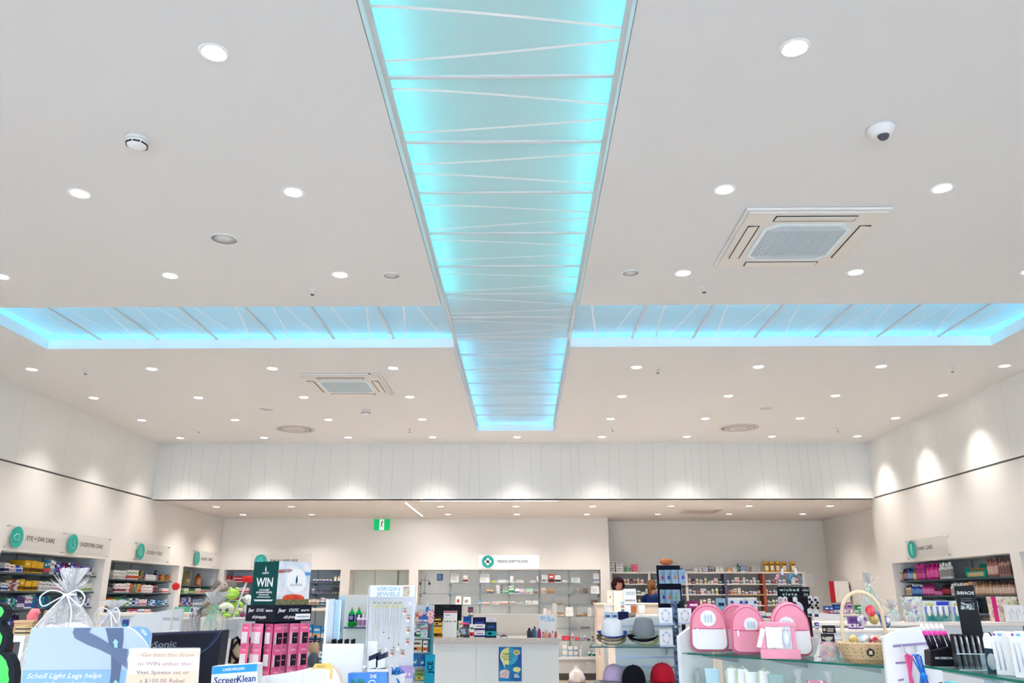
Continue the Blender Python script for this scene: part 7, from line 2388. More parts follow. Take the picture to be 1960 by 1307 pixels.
# ------------------------------------------------------------------ angled gondola with the pink bags
A = pix(1316, 1249.5, 6.15)
Bp = pix(1702, 1276, 4.98)
DIR = Vector((Bp.x - A.x, Bp.y - A.y, 0))
LEN = DIR.length
ANG = math.atan2(DIR.y, DIR.x)
BZ = (A.z + Bp.z) / 2
t = thing('bag_gondola', 'white angled gondola with a long glass shelf of pink bags', 'shelf unit', (A.x, A.y, 0), ANG)
MB().box(-.05, LEN, 0, .44, BZ - .010, BZ).build('glass_shelf', mat('d9efe8', kind='glass'), t)
MB().box(0, LEN, -.0025, -.0005, BZ - .010, BZ).build('shelf_edge', mat('1f6f66', .25), t)
MB().box(-.05, LEN - .02, .445, .47, .1, BZ + .12).build('back_panel', mat('e3e8ec', .4), t)
pz = pix(1315, 1196, 6.2).z
n = 8
pts = [(.0, .1), (.36, .1), (.36, pz)] + [(.36 - .36 * k / n, pz + .02 - .10 * (k / n) ** 2) for k in range(1, n + 1)]
MB().prism(pts, -.095, -.066, ax='x').build('end_panel', GW, t)
for x in (.10, LEN * .45, LEN * .8):
    MB().prism([(.44, BZ - .08), (.44, BZ - .011), (.05, BZ - .011), (.05, BZ - .022)], x - .004, x + .004, ax='x').build('bracket', CHROME, t)
LZ_ = BZ - .42
MB().box(-.05, LEN, .0, .44, LZ_ - .02, LZ_).build('lower_shelf', LAMW, t)
MB().box(0.02, LEN - .02, .02, .343, 0, .099).build('plinth', mat('c9ccd0', .5), t)


def on(u, v, back, off=0.0):
    """point on the angled shelf under pixel column u, set back from its front edge"""
    d1 = Vector((pix(u, v, 5.0).x, 5.0))
    # intersect viewing column with the line set back from the front edge
    nrm = Vector((-math.sin(ANG), math.cos(ANG)))
    q = Vector((A.x, A.y)) + nrm * back
    tt = (q.x * nrm.x + q.y * nrm.y) / (d1.x * nrm.x + d1.y * nrm.y)
    return Vector((d1.x * tt, d1.y * tt, BZ + .0015 + off))


PINK = mat('f49ab2', .55, kind='mottle', h2='f6a8bd', sc=220, bump=.1)
PINKD = mat('e0668f', .5)
PWH = mat('f6f4f8', .4)


def bag_outline(w_, h, k=.55, n=9):
    """backpack silhouette: flat foot with round corners, arched top"""
    pts = []
    r = w_ * .18
    for i in range(5):
        a = -PI / 2 + PI / 2 * i / 4
        pts.append((w_ / 2 - r + r * math.cos(a), r + r * math.sin(a)))
    for i in range(n + 1):
        a = PI * i / n
        pts.append((w_ * .48 * math.cos(a), h * k + h * (1 - k) * math.sin(a)))
    for i in range(5):
        a = PI + PI / 2 * i / 4
        pts.append((-w_ / 2 + r + r * math.cos(a), r + r * math.sin(a)))
    return pts


def backpack(loc, rz, label, w_, h, d, lower, badge, bz_=.70, bx=0.0):
    t = thing('backpack', label, 'bag', loc, rz, 'pink mini backpacks')
    o_ = bag_outline(w_, h)
    bm_ = MB()
    n = len(o_)
    rings = [(0, .93), (.012, 1.0), (d * .5, 1.02), (d - .015, 1.0), (d, .9)]
    for y, s in rings:
        for x, z in o_:
            bm_.v.append((x * s, y, h * .5 + (z - h * .5) * s))
    for i in range(len(rings) - 1):
        for k in range(n):
            bm_.f.append([i * n + k, i * n + (k + 1) % n, (i + 1) * n + (k + 1) % n, (i + 1) * n + k])
            bm_.m.append(0)
            bm_.sm.append(True)
    bm_.f += [list(range(n - 1, -1, -1)), [(len(rings) - 1) * n + k for k in range(n)]]
    bm_.f[-2] = list(range(n))
    bm_.m += [0, 0]
    bm_.sm += [False, False]
    bm_.build('shell', PINK, t)
    MB().tube([(x * .955, -.001, h * .5 + (z - h * .5) * .955) for x, z in o_], .0035, 6, closed=True).build('piping', PINKD, t)
    MB().tube([(x * 1.03, d * .55, h * .5 + (z - h * .5) * 1.03) for x, z in o_], .004, 6, closed=True).build('zip_line', mat('e77a98', .5), t)
    lo = [(x * .93, h * .5 + (z - h * .5) * .93) for x, z in o_ if z < h * .46]
    mz = h * .47
    lo = [p_ for p_ in lo if p_[0] > 0] + [(w_ * .45, mz), (-w_ * .45, mz)] + [p_ for p_ in lo if p_[0] <= 0]
    pk = MB().prism(lo, -.010, -.0025).build('front_pocket', PWH if lower == 'white' else PINK, t, bevel=.002)
    MB().tube([(-w_ * .42, -.011, mz + .004), (w_ * .38, -.011, mz + .004)], .003, 6).build('pocket_zip', PINKD, pk)
    MB().box(-w_ * .33, -w_ * .29, -.016, -.0115, mz - .035, mz + .004).build('zip_pull', mat('d9d3d6', .3, .5), pk)
    if badge:
        R_ = w_ * .21
        bd = MB().prism([(bx + R_ * math.cos(q), h * bz_ + R_ * math.sin(q)) for q in [2 * PI * j / 28 for j in range(28)]], -.007, -.002).build('round_badge', PWH, t)
        for k in range(3):
            x = bx - R_ * .38 + R_ * .38 * k
            MB().prism([(x - .006, h * bz_ - R_ * .5), (x + .006, h * bz_ - R_ * .5), (x + .007, h * bz_ + R_ * .15), (x + .003, h * bz_ + R_ * .5), (x - .003, h * bz_ + R_ * .5), (x - .007, h * bz_ + R_ * .15)], -.008, -.0072).build('bottle_print', mat('b5d3dc', .4), bd)
    t.location.z += .013
    return t


VA = -.18                                           # the bags look roughly at the camera
s1 = 1660 / 6.1
q = on(1360, 1249, .10)
backpack((q.x, q.y, q.z), VA, 'pink mini backpack with white pocket at the left end of the shelf', 70 / (1640 / q.y), 85 / (1640 / q.y), .09, 'white', True)
q = on(1406, 1249, .285)
backpack((q.x + .03, q.y, q.z), VA - .1, 'pink mini backpack tucked behind between the first two', 62 / (1640 / q.y), 84 / (1640 / q.y), .06, 'white', False)
q = on(1433, 1249, .10)
backpack((q.x + .01, q.y - .005, q.z), VA, 'all pink mini backpack with round badge in the middle', 64 / (1640 / q.y), 87 / (1640 / q.y), .09, 'pink', True, .60, .02)
q = on(1520, 1249, .16)
backpack((q.x, q.y, q.z), VA + .1, 'large pink mini backpack with white pocket behind the clear pouch', 72 / (1640 / q.y), 96 / (1640 / q.y), .11, 'white', True, .58, -.03)
q = on(1500, 1249, .04)
sc2 = 1640 / q.y
t = thing('wash_pouch', 'pink trimmed clear wash pouch filled with white towels', 'bag', (q.x - .06, q.y - .075, BZ + .0015), VA - .05)
t.location = (q.x - .03, q.y - .02, BZ + .0015)
w_, h = 68 / sc2, 66 / sc2
for nm, (x0, x1, z0, z1) in (('lower_trim', (-w_ * .52, w_ * .55, 0, h * .26)), ('upper_trim', (-w_ * .5, w_ * .46, h * .88, h)), ('side_trim', (-w_ * .5, -w_ * .36, h * .261, h * .879)), ('side_trim', (w_ * .36, w_ * .46, h * .261, h * .879))):
    MB().box(x0, x1, -.004, .05, z0, z1).build(nm, PINK, t, bevel=.003)
MB().box(-w_ * .36, w_ * .36, -.002, -.0005, h * .261, h * .879).build('clear_window', CLEAR, t)
MB().box(-w_ * .33, w_ * .10, .004, .035, h * .30, h * .86).box(-w_ * .32, w_ * .09, .002, .0038, h * .52, h * .84).build('white_towel', mat('eceaf4', .7), t)
MB().ball((w_ * .22, .02, h * .55), w_ * .12, .016, h * .24).build('silver_sachet', mat('cfd8e3', .25, .3), t)
MB().hexa([(-w_ * .62, -.008, h * .32), (-w_ * .50, -.008, h * .30), (-w_ * .50, -.0065, h * .30), (-w_ * .62, -.0065, h * .32)], [(-w_ * .46, -.008, h * .84), (-w_ * .34, -.008, h * .80), (-w_ * .34, -.0065, h * .80), (-w_ * .46, -.0065, h * .84)]).build('swing_tag', PWH, t)
MB().ball((w_ * .46, .02, h * .82), .012, .01, .02).build('bow', mat('f2a9b8', .5), t)

# boxed soap, wrapped flower ball and the egg basket on the same shelf
q = on(1587, 1260, .10)
t = thing('tag_display', 'floral card easel with two black labels on the glass shelf', 'display', (q.x, q.y, BZ + .0015), VA)
FLOR = mat('f0ece6', .5, kind='print', sc=55, cols='f2eee9,f2eee9,dfe6dc,f2eee9,c95f9a,f0ebe6,6f9a5a,f2eee9,e8a0b8,f2eee9')
MB().prism([(-.09, 0), (.055, 0), (.055, .08), (.02, .20), (-.01, .20)][::1], 0, .02).build('easel', FLOR, t)
MB().box(-.09, -.03, -.03, -.0005, 0, .035).build('front_box', FLOR, t)
for k, z in enumerate((.115, .165)):
    l_ = MB().box(-.035 + .012 * k, .045 + .012 * k, -.006, -.001, z, z + .046).build('black_label', mat('2c2530', .4), t)
    MB().box(-.005 + .012 * k, .035 + .012 * k, -.0072, -.0062, z + .022, z + .028).box(-.005 + .012 * k, .03 + .012 * k, -.0072, -.0062, z + .010, z + .016).build('label_print', mat('cfc5a8', .5), l_)
    MB().prism([(-.022 + .012 * k + .009 * math.cos(a), z + .020 + .009 * math.sin(a)) for a in [2 * PI * j / 14 for j in range(14)]], -.0072, -.0062).build('label_seal', mat('b5a88a', .5), l_)
q = on(1592, 1262, .05)
t = thing('flower_ball', 'cellophane ball of red and purple soap flowers on the glass shelf', 'gift', (q.x - .012, q.y - .01, BZ + .0015), 0)
rg = random.Random(31)
fb = MB()
for k in range(26):
    a, e_ = rg.uniform(0, 2 * PI), rg.uniform(-.3, 1.3)
    fb.ball((.04 * math.cos(e_) * math.cos(a), .04 * math.cos(e_) * math.sin(a), .052 + .045 * math.sin(e_)), rg.uniform(.012, .02), seg=7, rings=5, mi=k % 4)
fb.build('soap_flowers', [mat(c_, .5) for c_ in ('c9405a', 'e0624a', '9a2f7a', '7fa86a')], t)['kind'] = 'stuff'
MB().lathe([(.03, 0), (.045, .01), (.058, .045), (.055, .085), (.03, .11), (.012, .12), (.03, .14)], 18).build('film_wrap', FILM, t)

q = on(1661, 1268, .11)
bkx, bky = q.x, q.y
t = thing('egg_basket', 'pale wicker basket with a tall hoop handle and black tag', 'basket', (bkx, bky, BZ + .0015), VA)
WICK = mat('d3b48a', .7, kind='mottle', h2='e3cba6', sc=120, bump=.3)
WICK2 = mat('b5916a', .7, kind='mottle', h2='c9a882', sc=120, bump=.3)
bw_, bh_ = .155, .108
nst = 20
for k in range(nst):                                    # upright stakes
    a = 2 * PI * k / nst
    MB().tube([(bw_ * .72 * math.cos(a), bw_ * .50 * math.sin(a), .004), (bw_ * math.cos(a), bw_ * .68 * math.sin(a), bh_)], .004, 6).build('stake', WICK2, t)
for i in range(9):                                      # woven rows
    z = .010 + (bh_ - .02) * i / 8
    f_ = .72 + .28 * z / bh_
    pts = []
    for k in range(nst * 2):
        a = 2 * PI * k / (nst * 2)
        wv = .0065 * math.sin(PI * k + PI * i) if k % 2 == 0 else 0
        wv = .006 * math.cos(nst * a / 1.0 * .5 * 2 + PI * i)
        pts.append(((bw_ * f_ + wv) * math.cos(a), (bw_ * .68 * f_ + wv) * math.sin(a), z))
    MB().tube(pts, .0065, 6, closed=True).build('woven_row', WICK if i > 1 else WICK2, t)
for ph_ in (0, PI):
    MB().tube([((bw_ + .004 + .006 * math.cos(14 * q_ + ph_)) * math.cos(q_), (bw_ * .68 + .004) * math.sin(q_), bh_ + .006 + .006 * math.sin(14 * q_ + ph_)) for q_ in [2 * PI * j / 84 for j in range(84)]], .006, 6, closed=True).build('braided_rim', WICK, t)
hh_ = .315
hp = [(-.115, 0, .04), (-.122, 0, .15), (-.118, 0, .27), (-.098, 0, .345), (-.055, 0, .395), (0, 0, .412), (.055, 0, .395), (.098, 0, .345), (.118, 0, .27), (.122, 0, .15), (.115, 0, .04)]
hp = [tuple(v_) for v_ in smooth(hp, 4)]
MB().tube(hp, .011, 8).build('handle', mat('e3cfae', .6), t)
MB().tube([(x + .004 * math.cos(9 * i), .011 * math.sin(9 * i), z) for i, (x, y, z) in enumerate(hp)], .004, 6).build('handle_wrap', WICK, t)
MB().lathe([(bw_ * .70, .003), (bw_ * .70, .008)], 24, sy=.7).build('base', WICK2, t)
dt = MB().prism([(.022 * math.cos(q_), .068 + .022 * math.sin(q_)) for q_ in [2 * PI * j / 20 for j in range(20)]], -bw_ * .66 - .014, -bw_ * .66 - .010).build('black_tag', mat('2f2a28', .4), t)
MB().box(-.009, .009, -bw_ * .66 - .0152, -bw_ * .66 - .0142, .058, .078).build('tag_print', mat('cfc5a0', .5), dt)
MB().tube([(0, -bw_ * .66 - .012, .09), (0, -bw_ * .66 - .006, .105)], .002, 5).build('tag_loop', BLACK, t)
EGG = (('decorated egg, cream with gold, at the left of the basket', -.082, 0, 'c9b06a', 'e3d3a0'), ('decorated egg, white and blue, second in the basket', -.033, -.035, 'e6e9ea', '8fc5dc'), ('decorated egg, white, in the middle of the basket', -.01, .032, 'eeeae6', 'f2f0ee'), ('decorated egg, red and white, at the right of the basket', .03, -.03, 'c93f4a', 'f2ece6'), ('decorated egg, cream, far right of the basket', .072, .02, 'e3dcc9', 'c9b58a'))
cA, sA = math.cos(VA), math.sin(VA)
MB().ball((0, 0, bh_ * .62), bw_ * .8, bw_ * .52, .035).build('tissue_lining', mat('f0ede6', .7), t)
for lb_, ex, ey, c1, c2 in EGG:
    e_ = tag(MB().ball((0, 0, .028), .027, .026, .026, 16, 12).build('decorated_egg', mat(c1, .3, kind='mottle', h2=c2, sc=35)), lb_, 'egg', 'eggs in the basket')
    e_.location = (bkx + cA * ex - sA * ey, bky + sA * ex + cA * ey, BZ + .0015 + bh_ * 1.04)
    e_.rotation_euler = (.2, .5, .3)
G_ = 'hanging eggs inside the basket handle'
HE = (('hanging bauble, glossy red, uppermost under the basket handle', 1666, 1169, '#', 'd93a4a', 'f0808a', .030), ('hanging bauble, white and purple, left under the handle', 1650, 1187, '#', 'e9e4ea', '7a5a9a', .028), ('hanging bauble, gold and green, centre under the handle', 1672, 1184, '#', 'b09a5a', 'd9c88a', .030), ('hanging bauble, navy and white, right under the handle', 1694, 1190, '#', '33408a', 'eef0f6', .032))
for i, (lb_, u, v, _, c1, c2, r_) in enumerate(HE):
    yy = bky + .02 + .035 * i
    pp = pix(u, v, yy)
    c = thing('bauble', lb_, 'bauble', (pp.x, yy, pp.z), 0, G_)
    MB().ball((0, 0, 0), r_, r_, r_ * 1.15, 16, 12).build('ball', mat(c1, .25, kind='mottle', h2=c2, sc=30), c)
    MB().lathe([(.006, r_ * 1.13), (.006, r_ * 1.13 + .006)], 10).build('cap', mat('c9b070', .3, .7), c)
    zhk = BZ + .0015 + .395
    MB().tube([(0, 0, r_ * 1.14), ((bkx - pp.x) * .5 * (1 if i < 3 else .3), (bky - yy) * .98 if i < 3 else 0, max(.05, zhk - pp.z - .005))], .0012, 5).build('string', mat('e9e9ee', .4), c)

# ------------------------------------------------------------------ goods on the lower shelf of the pink bag gondola
G_ = 'toiletry sets below the glass shelf'
NT = Vector((-math.sin(ANG), math.cos(ANG), 0))


def low(u, back):
    p_ = on(u, 1290, back)
    return Vector((p_.x, p_.y, LZ_ + .0015))


TOPZ = BZ - .03
specs = [('bath_sachet', 'clear bottle with white label hanging at the left of the lower shelf', 1335, 'bottle'), ('cream_tube', 'pale aqua cream tube below the first backpack', 1364, 'tube'), ('bath_mitt', 'pale green bath mitt with white band, left of the pair', 1402, 'mitt'), ('bath_mitt', 'pale green bath mitt with white band, right of the pair', 1422, 'mitt'),
         ('cream_tube', 'white cream tube in a clear bag', 1443, 'tube'), ('bath_mitt', 'pale green bath mitt half hidden beside the white tube', 1463, 'mitt'), ('cream_tube', 'sage green cream tube under the clear pouch', 1486, 'tube')]
for nm, lb_, u, kd in specs:
    p_ = low(u, .06)
    hgt = TOPZ - LZ_ - .04
    c = thing(nm, lb_, 'toiletry', p_, VA, G_)
    if kd == 'tube':
        col = {'pale': 'b9dcea', 'white': 'eef2f4', 'sage': 'a8c5c0'}[lb_.split()[0]]
        w_ = .055 if 'white' not in lb_ else .06
        MB().hexa([(-w_ * .55, -.015, .06), (w_ * .55, -.015, .06), (w_ * .55, .015, .06), (-w_ * .55, .015, .06)], [(-w_, -.004, hgt * .92), (w_ * .8, -.004, hgt * .92), (w_ * .8, .004, hgt * .92), (-w_, .004, hgt * .92)]).build('tube', mat(col, .4), c, bevel=.003)
        MB().lathe([(.02, 0), (.022, .058)], 14).build('cap', mat('eef2f4', .4), c)
        MB().box(-w_ * .6, w_ * .5, -.012, -.0095, hgt * .5, hgt * .66).build('label', mat('e3eff2', .4), c)
    elif kd == 'mitt':
        MB().hexa([(-.03, -.02, 0), (.03, -.02, 0), (.03, .03, 0), (-.03, .03, 0)], [(-.036, -.01, hgt * .86), (.036, -.01, hgt * .86), (.036, .03, hgt * .86), (-.036, .03, hgt * .86)]).build('bottle', mat('7fb5bd', .35), c, bevel=.006)
        MB().hexa([(-.04, -.026, hgt * .52), (.04, -.026, hgt * .52), (.04, .036, hgt * .52), (-.04, .036, hgt * .52)], [(-.036, -.014, hgt * .96), (.036, -.014, hgt * .96), (.036, .034, hgt * .96), (-.036, .034, hgt * .96)]).build('white_band', PWH, c, bevel=.008)
        MB().tube([(-.044, .0, hgt * .3), (-.044, .0, hgt * .9), (0, 0, hgt * 1.0), (.044, 0, hgt * .9), (.044, 0, hgt * .3)], .005, 6).build('green_edge', mat('c5dcae', .5), c)
    else:
        MB().lathe([(.018, 0), (.02, .02), (.02, hgt * .5), (.012, hgt * .62), (.02, hgt * .68), (.021, hgt * .78), (.012, hgt * .9)], 14).build('bottle', mat('dfe9f0', .2, kind='plastic', t=.5), c)
        MB().box(-.022, .022, -.023, -.0215, hgt * .1, hgt * .46).build('label', PWH, c)
        MB().box(.0, .026, -.0212, -.0202, 0, hgt * .4).build('blue_strip', mat('4fa8dc', .4), c)
for i, (lb_, u, c1, c2) in enumerate((('small cellophane candle pot on the lower shelf', 1527, 'ece6da', 'f2eee6'), ('floral gift carton behind the candle pot', 1563, 'e889a8', '6f9a5a'), ('cellophane sweets bag on the lower shelf', 1585, 'e9e6df', 'd9cfa8'), ('pale floral gift box on the lower shelf', 1625, 'dfe9e6', 'b5d3c5'), ('pale floral gift box at the right of the lower shelf', 1662, 'e6ecea', 'd989a0'))):
    p_ = low(u, .07)
    hgt = (TOPZ - LZ_) * .72
    c = thing('gift_set', lb_, 'gift', p_, VA, 'gift sets on the lower shelf')
    if 'cellophane' in lb_:
        MB().lathe([(.035, 0), (.04, .01), (.042, hgt * .7), (.04, hgt * .75)], 18).build('pot', mat(c1, .4), c)
        MB().lathe([(.045, .002), (.047, hgt * .75), (.035, hgt * .95), (.012, hgt * 1.1), (.035, hgt * 1.28)], 18, cap=False).build('film_wrap', FILM, c)
    else:
        FL2 = mat(c1, .5, kind='print', sc=45, cols='%s,%s,f2eef0,%s,%s,f6f2f0' % (c1, c1, c2, c1))
        MB().box(-.055, .05, 0, .06, 0, hgt).build('box', FL2, c, bevel=.002)
        MB().box(-.057, .052, -.002, .062, hgt + .0005, hgt + .02).build('lid', FL2, c)

# ------------------------------------------------------------------ white arched slat panel and the beauty gondola at right
C1 = pix(1772, 1273.5, 4.45)
C2 = pix(1962, 1303, 3.66)
D2 = Vector((C2.x - C1.x, C2.y - C1.y, 0))
ANG2 = math.atan2(D2.y, D2.x)
L2 = D2.length + .35
CZ2 = (C1.z + C2.z) / 2
t = thing('beauty_gondola', 'white gondola with glass shelf of beauty tools at the right edge', 'shelf unit', (C1.x, C1.y, 0), ANG2)
MB().box(-.02, L2, 0, .30, CZ2 - .012, CZ2).build('glass_shelf', mat('d9efe8', kind='glass'), t)
MB().box(-.02, L2, -.0025, -.0005, CZ2 - .012, CZ2).build('shelf_edge', mat('1f7a68', .25), t)
MB().box(-.02, L2, .305, .33, .1, CZ2 + .02).build('back_panel', mat('dfe6ee', .4), t)
for x in (.08, L2 * .5):
    MB().prism([(.30, CZ2 - .07), (.30, CZ2 - .013), (.04, CZ2 - .013), (.04, CZ2 - .024)], x - .004, x + .004, ax='x').build('bracket', CHROME, t)
MB().box(-.02, L2, .02, .30, CZ2 - .32, CZ2 - .30).build('lower_shelf', LAMW, t)
MB().box(0, L2 - .02, .02, .30, 0, .099).build('plinth', mat('c9ccd0', .5), t)
NG = Vector((-math.sin(ANG2), math.cos(ANG2)))


def on2(u, back, off=0.0):
    d1 = Vector((pix(u, 1280, 5.0).x, 5.0))
    q_ = Vector((C1.x, C1.y)) + NG * back
    tt = (q_.x * NG.x + q_.y * NG.y) / (d1.x * NG.x + d1.y * NG.y)
    return Vector((d1.x * tt, d1.y * tt, CZ2 + .0015 + off))


# arched end panel standing in front of the gondola's left end
PY = 4.85
tp, rp = board('slat_end_panel', 'white arched slat panel with hooks and hair ties', 'shelf unit', PY, [(1712, 1425), (1691, 1219), (1712, 1209), (1736, 1202.5), (1764, 1199.5), (1790, 1200), (1800, 1202), (1812, 1425)][::-1], mat('f4f6fa', .4), .03, .002)
MB().prism(loc2([(1712, 1424), (1812, 1424), (1812, 1426), (1712, 1426)][::-1], PY, rp), .0, .03)
MB().box(-.12, .12, .002, .028, 0, .3).build('foot', mat('e3e6ea', .4), tp)
for (u0, u1, v0, v1, k_) in ((1709, 1805, 1236.5, 1228.5, 5), (1714, 1746, 1269, 1266.5, 4), (1719, 1730, 1302, 1300, 4)):
    decal(tp, rp, PY, [(u0, v0 - k_ / 2), (u1, v1 - k_ / 2), (u1, v1 + k_ / 2), (u0, v0 + k_ / 2)][::-1], mat('a394bd', .35, .3), .0006, 'slat_groove')
for u in (1722, 1744, 1774):
    a_ = loc2([(u, 1234)], PY, rp)[0]
    MB().tube([(a_[0], .0, a_[1]), (a_[0], -.02, a_[1]), (a_[0] + .003, -.03, a_[1] - .035), (a_[0] + .003, -.075, a_[1] - .04)], .0022, 6).tube([(a_[0] + .014, .0, a_[1]), (a_[0] + .014, -.02, a_[1]), (a_[0] + .012, -.03, a_[1] - .035), (a_[0] + .003, -.075, a_[1] - .04)], .0022, 6).build('hook', CHROME, tp)


def hair_ties(u, col, label, seed, spread, knot):
    a_ = pix(u, 1247.5, PY - .05)
    c = thing('hair_ties', label, 'hair ties', (a_.x, PY - .055, a_.z - .012), 0, 'hanging hair ties')
    rg_ = random.Random(seed)
    for k in range(6):
        w_ = rg_.uniform(.4, 1.0) * spread
        x0_ = rg_.uniform(-.02, .02)
        L_ = rg_.uniform(.22, .30)
        kx = .02 if knot else 0
        MB().tube([(x0_ - .008, 0, -.01), (x0_ * .5, -.004, .001), (x0_ + .01, -.002 * k, -.01), (x0_ * .3 + kx + w_ * .3, -.003 * k, -L_ * .4), (x0_ + w_ + kx, -.002 * k, -L_), (x0_ + w_ * .4, -.004, -L_ - .01), (x0_ - w_ * .4, -.002 * k, -L_), (x0_ * .3 + kx - w_ * .1, -.003 * k, -L_ * .4), (x0_ - .008, 0, -.01)], .003, 6).build('loop', mat(col, .45), c)
    if knot:
        MB().ball((.022, -.012, -.115), .02, .016, .022).build('knot', mat(col, .45), c)


hair_ties(1733, 'e85f9a', 'bunch of pink hair ties on the left hook', 3, .02, False)
hair_ties(1751, '2f7fe0', 'bunch of blue hair ties knotted on the second hook', 4, .035, True)

# black pen carton with pink topped pens
q = on2(1806, .06)
t = thing('pen_display', 'black nail corrector pen box', 'display', (q.x + .0, q.y + .02, CZ2 + .0015), -.12)
t.scale = (1.35, 1.2, 1.35)
MB().prism([(-.05, 0), (.055, 0), (.055, .062), (.02, .07), (-.045, .055)], -.05, .03).build('carton', mat('191820', .35), t, bevel=.002)
text('NAIL CORRECTOR PEN', .008, mat('dfe3e6', .4), t, (.005, -.0515, .026), fit=.075, bold=.02)
for k in range(5):
    x = -.03 + .018 * k
    pn = MB().tube([(x, -.015 + .01 * (k % 2), .057), (x - .008, .0, .105)], .0075, 10).build('pen_body', mat('1f1b2a', .3), t)
    MB().tube([(x - .0085, .0005, .106), (x - .0115, .006, .122)], .0078, 10).build('pink_band', mat('e83fa8', .3), pn)
    MB().tube([(x - .0117, .0065, .123), (x - .016, .014, .148)], [.0078, .006], 10).build('clear_cap', mat('f6eef2', .3), pn)
# tweezers stand
q = on2(1868, .07)
t = thing('tweezer_stand', 'black SHIVACHI tweezer stand with clear tray', 'display', (q.x + .02, q.y + .05, CZ2 + .0015), -.15)
zz1 = pix(1885, 1120, q.y).z - CZ2
MB().prism([(-.01, 0), (.09, 0), (.075, zz1), (-.015, zz1 - .005)], .05, .056).build('header_board', mat('131418', .35), t)
hb_ = t.children[0]
text('SHIVACHI', .016, mat('eef0f2', .4), hb_, (.031, .0485, zz1 - .045), fit=.078, bold=.01)
for k in range(2):
    MB().box(.005, .058, .0485, .0495, zz1 - .066 - .01 * k, zz1 - .0635 - .01 * k).build('print_line', mat('6a6c72', .4), hb_)
MB().prism([(-.002, zz1 - .115), (.06, zz1 - .118), (.064, zz1 - .085), (.03, zz1 - .09), (.004, zz1 - .08)], .0483, .0493).build('silver_print', mat('23282c', .3, kind='mottle', h2='b5c0bc', sc=80), hb_)
MB().box(-.075, .035, .01, .045, 0, .16).build('rear_block', mat('17181c', .35), t)
MB().box(-.085, .075, -.045, -.042, 0, .075).box(-.085, -.082, -.042, .01, 0, .075).box(.072, .075, -.042, .01, 0, .075).build('clear_tray', mat('f2f6f8', kind='glass'), t)
MB().box(-.085, .075, -.048, -.0455, .072, .076).box(-.085, .075, -.048, -.0455, 0, .004).build('tray_edges', mat('cfd6da', .15), t)
for k in range(5):
    x = -.07 + .026 * k
    MB().hexa([(x - .009, -.03, .004), (x + .009, -.03, .004), (x + .009, -.026, .004), (x - .009, -.026, .004)], [(x - .006, -.008, .155), (x + .006, -.008, .155), (x + .006, -.004, .155), (x - .006, -.004, .155)]).build('tweezer_card', mat('5a5c62', .3), t)
    MB().tube([(x - .002, -.0305, .03), (x - .002, -.014, .148)], .0022, 6).tube([(x + .003, -.0305, .03), (x + .001, -.014, .148)], .0022, 6).build('tweezers', mat('aab0b8', .25, .7), t)
# white and blue cartons at the edge
for i, (u, c1, lb_) in enumerate(((1922, 'f4f5f8', 'white gabled carton with a blue side, left of the pair at the edge'), (1958, 'f2f3f6', 'white gabled carton with a blue side, right of the pair at the edge'))):
    q = on2(u, .06 + .0 * i)
    hgt = pix(u, 1209, q.y).z - CZ2
    t = thing('gabled_carton', lb_, 'carton', (q.x + .005, q.y, CZ2 + .0015), -1.02, 'gabled white cartons')
    w_ = .042
    MB().prism([(-w_, 0), (w_, 0), (w_, hgt * .84), (w_ * .55, hgt), (-w_ * .55, hgt), (-w_, hgt * .84)], 0, .06).build('carton', mat(c1, .35), t, bevel=.0015)
    MB().prism([(.001, .001), (.059, .001), (.059, hgt * .7), (.03, hgt * .835), (.001, hgt * .7)], w_ + .0003, w_ + .0013, ax='x').build('blue_side', mat('3fa5ee', .35), t)
    for x in (-.018, .004):
        MB().tube([(x, -.001, hgt * .12), (x - .002, -.001, hgt * .45), (x - .006, -.001, hgt * .75)], .0035, 5).build('tool_print', mat('b9bdc6', .4), t)
    MB().box(-w_ * .7, -w_ * .45, -.001, -.0002, hgt * .9, hgt * .95).build('purple_mark', mat('9a5aa8', .4), t)
    MB().box(-w_ * .2, w_ * .25, -.001, -.0002, hgt * .9, hgt * .95).build('blue_mark', mat('7fc0e6', .4), t)
q = on2(1894, .03)
t = thing('blister_pack', 'white and teal blister pack beside the tweezer stand', 'pack', (q.x + .01, q.y - .01, CZ2 + .0015), -.3)
hgt = pix(1885, 1210, q.y).z - CZ2
MB().prism([(-.022, 0), (.022, 0), (.022, hgt * .9), (.012, hgt), (-.014, hgt), (-.022, hgt * .85)], 0, .003).build('card', mat('1f3a44', .4), t)
MB().prism([(-.021, hgt * .62), (.014, hgt * .6), (.014, hgt * .9), (.006, hgt * .985), (-.012, hgt * .985), (-.021, hgt * .84)], -.002, -.0005).build('white_head', PWH, t)
MB().ball((0, -.008, hgt * .3), .02, .010, hgt * .2).build('blister', mat('cfdcda', .2, kind='plastic', t=.5), t)
# things hanging below the shelf: blue pouch, dark polish caps
G_ = 'nail polish bottles on the lower beauty shelf'
for i, u in enumerate((1800, 1820, 1840, 1862)):
    q = on2(u, .05)
    o = tag(link('polish_bottle', product_mesh('l', .034, .105 + .0 * i, .034, ('e8a8c0', '17161e', 'f4eef2'))), 'black capped nail polish, %s from left on the lower beauty shelf' % ORD[i], 'bottle', G_)
    o.location = (q.x, q.y, CZ2 - .2985)
    o.scale.z = 2.1

q = on2(1835, .16)
t = thing('manicure_kit', 'sky blue printed carton behind the nail polish', 'box', (q.x, q.y, CZ2 - .2985), ANG2)
MB().box(-.16, .16, 0, .05, 0, .21).build('carton', mat('6fc3ea', .4), t, bevel=.002)
MB().prism([(-.15, .05), (-.02, .19), (.05, .19), (-.10, .03)], -.0015, -.0005).build('pink_stripe', mat('e88ab0', .4), t)

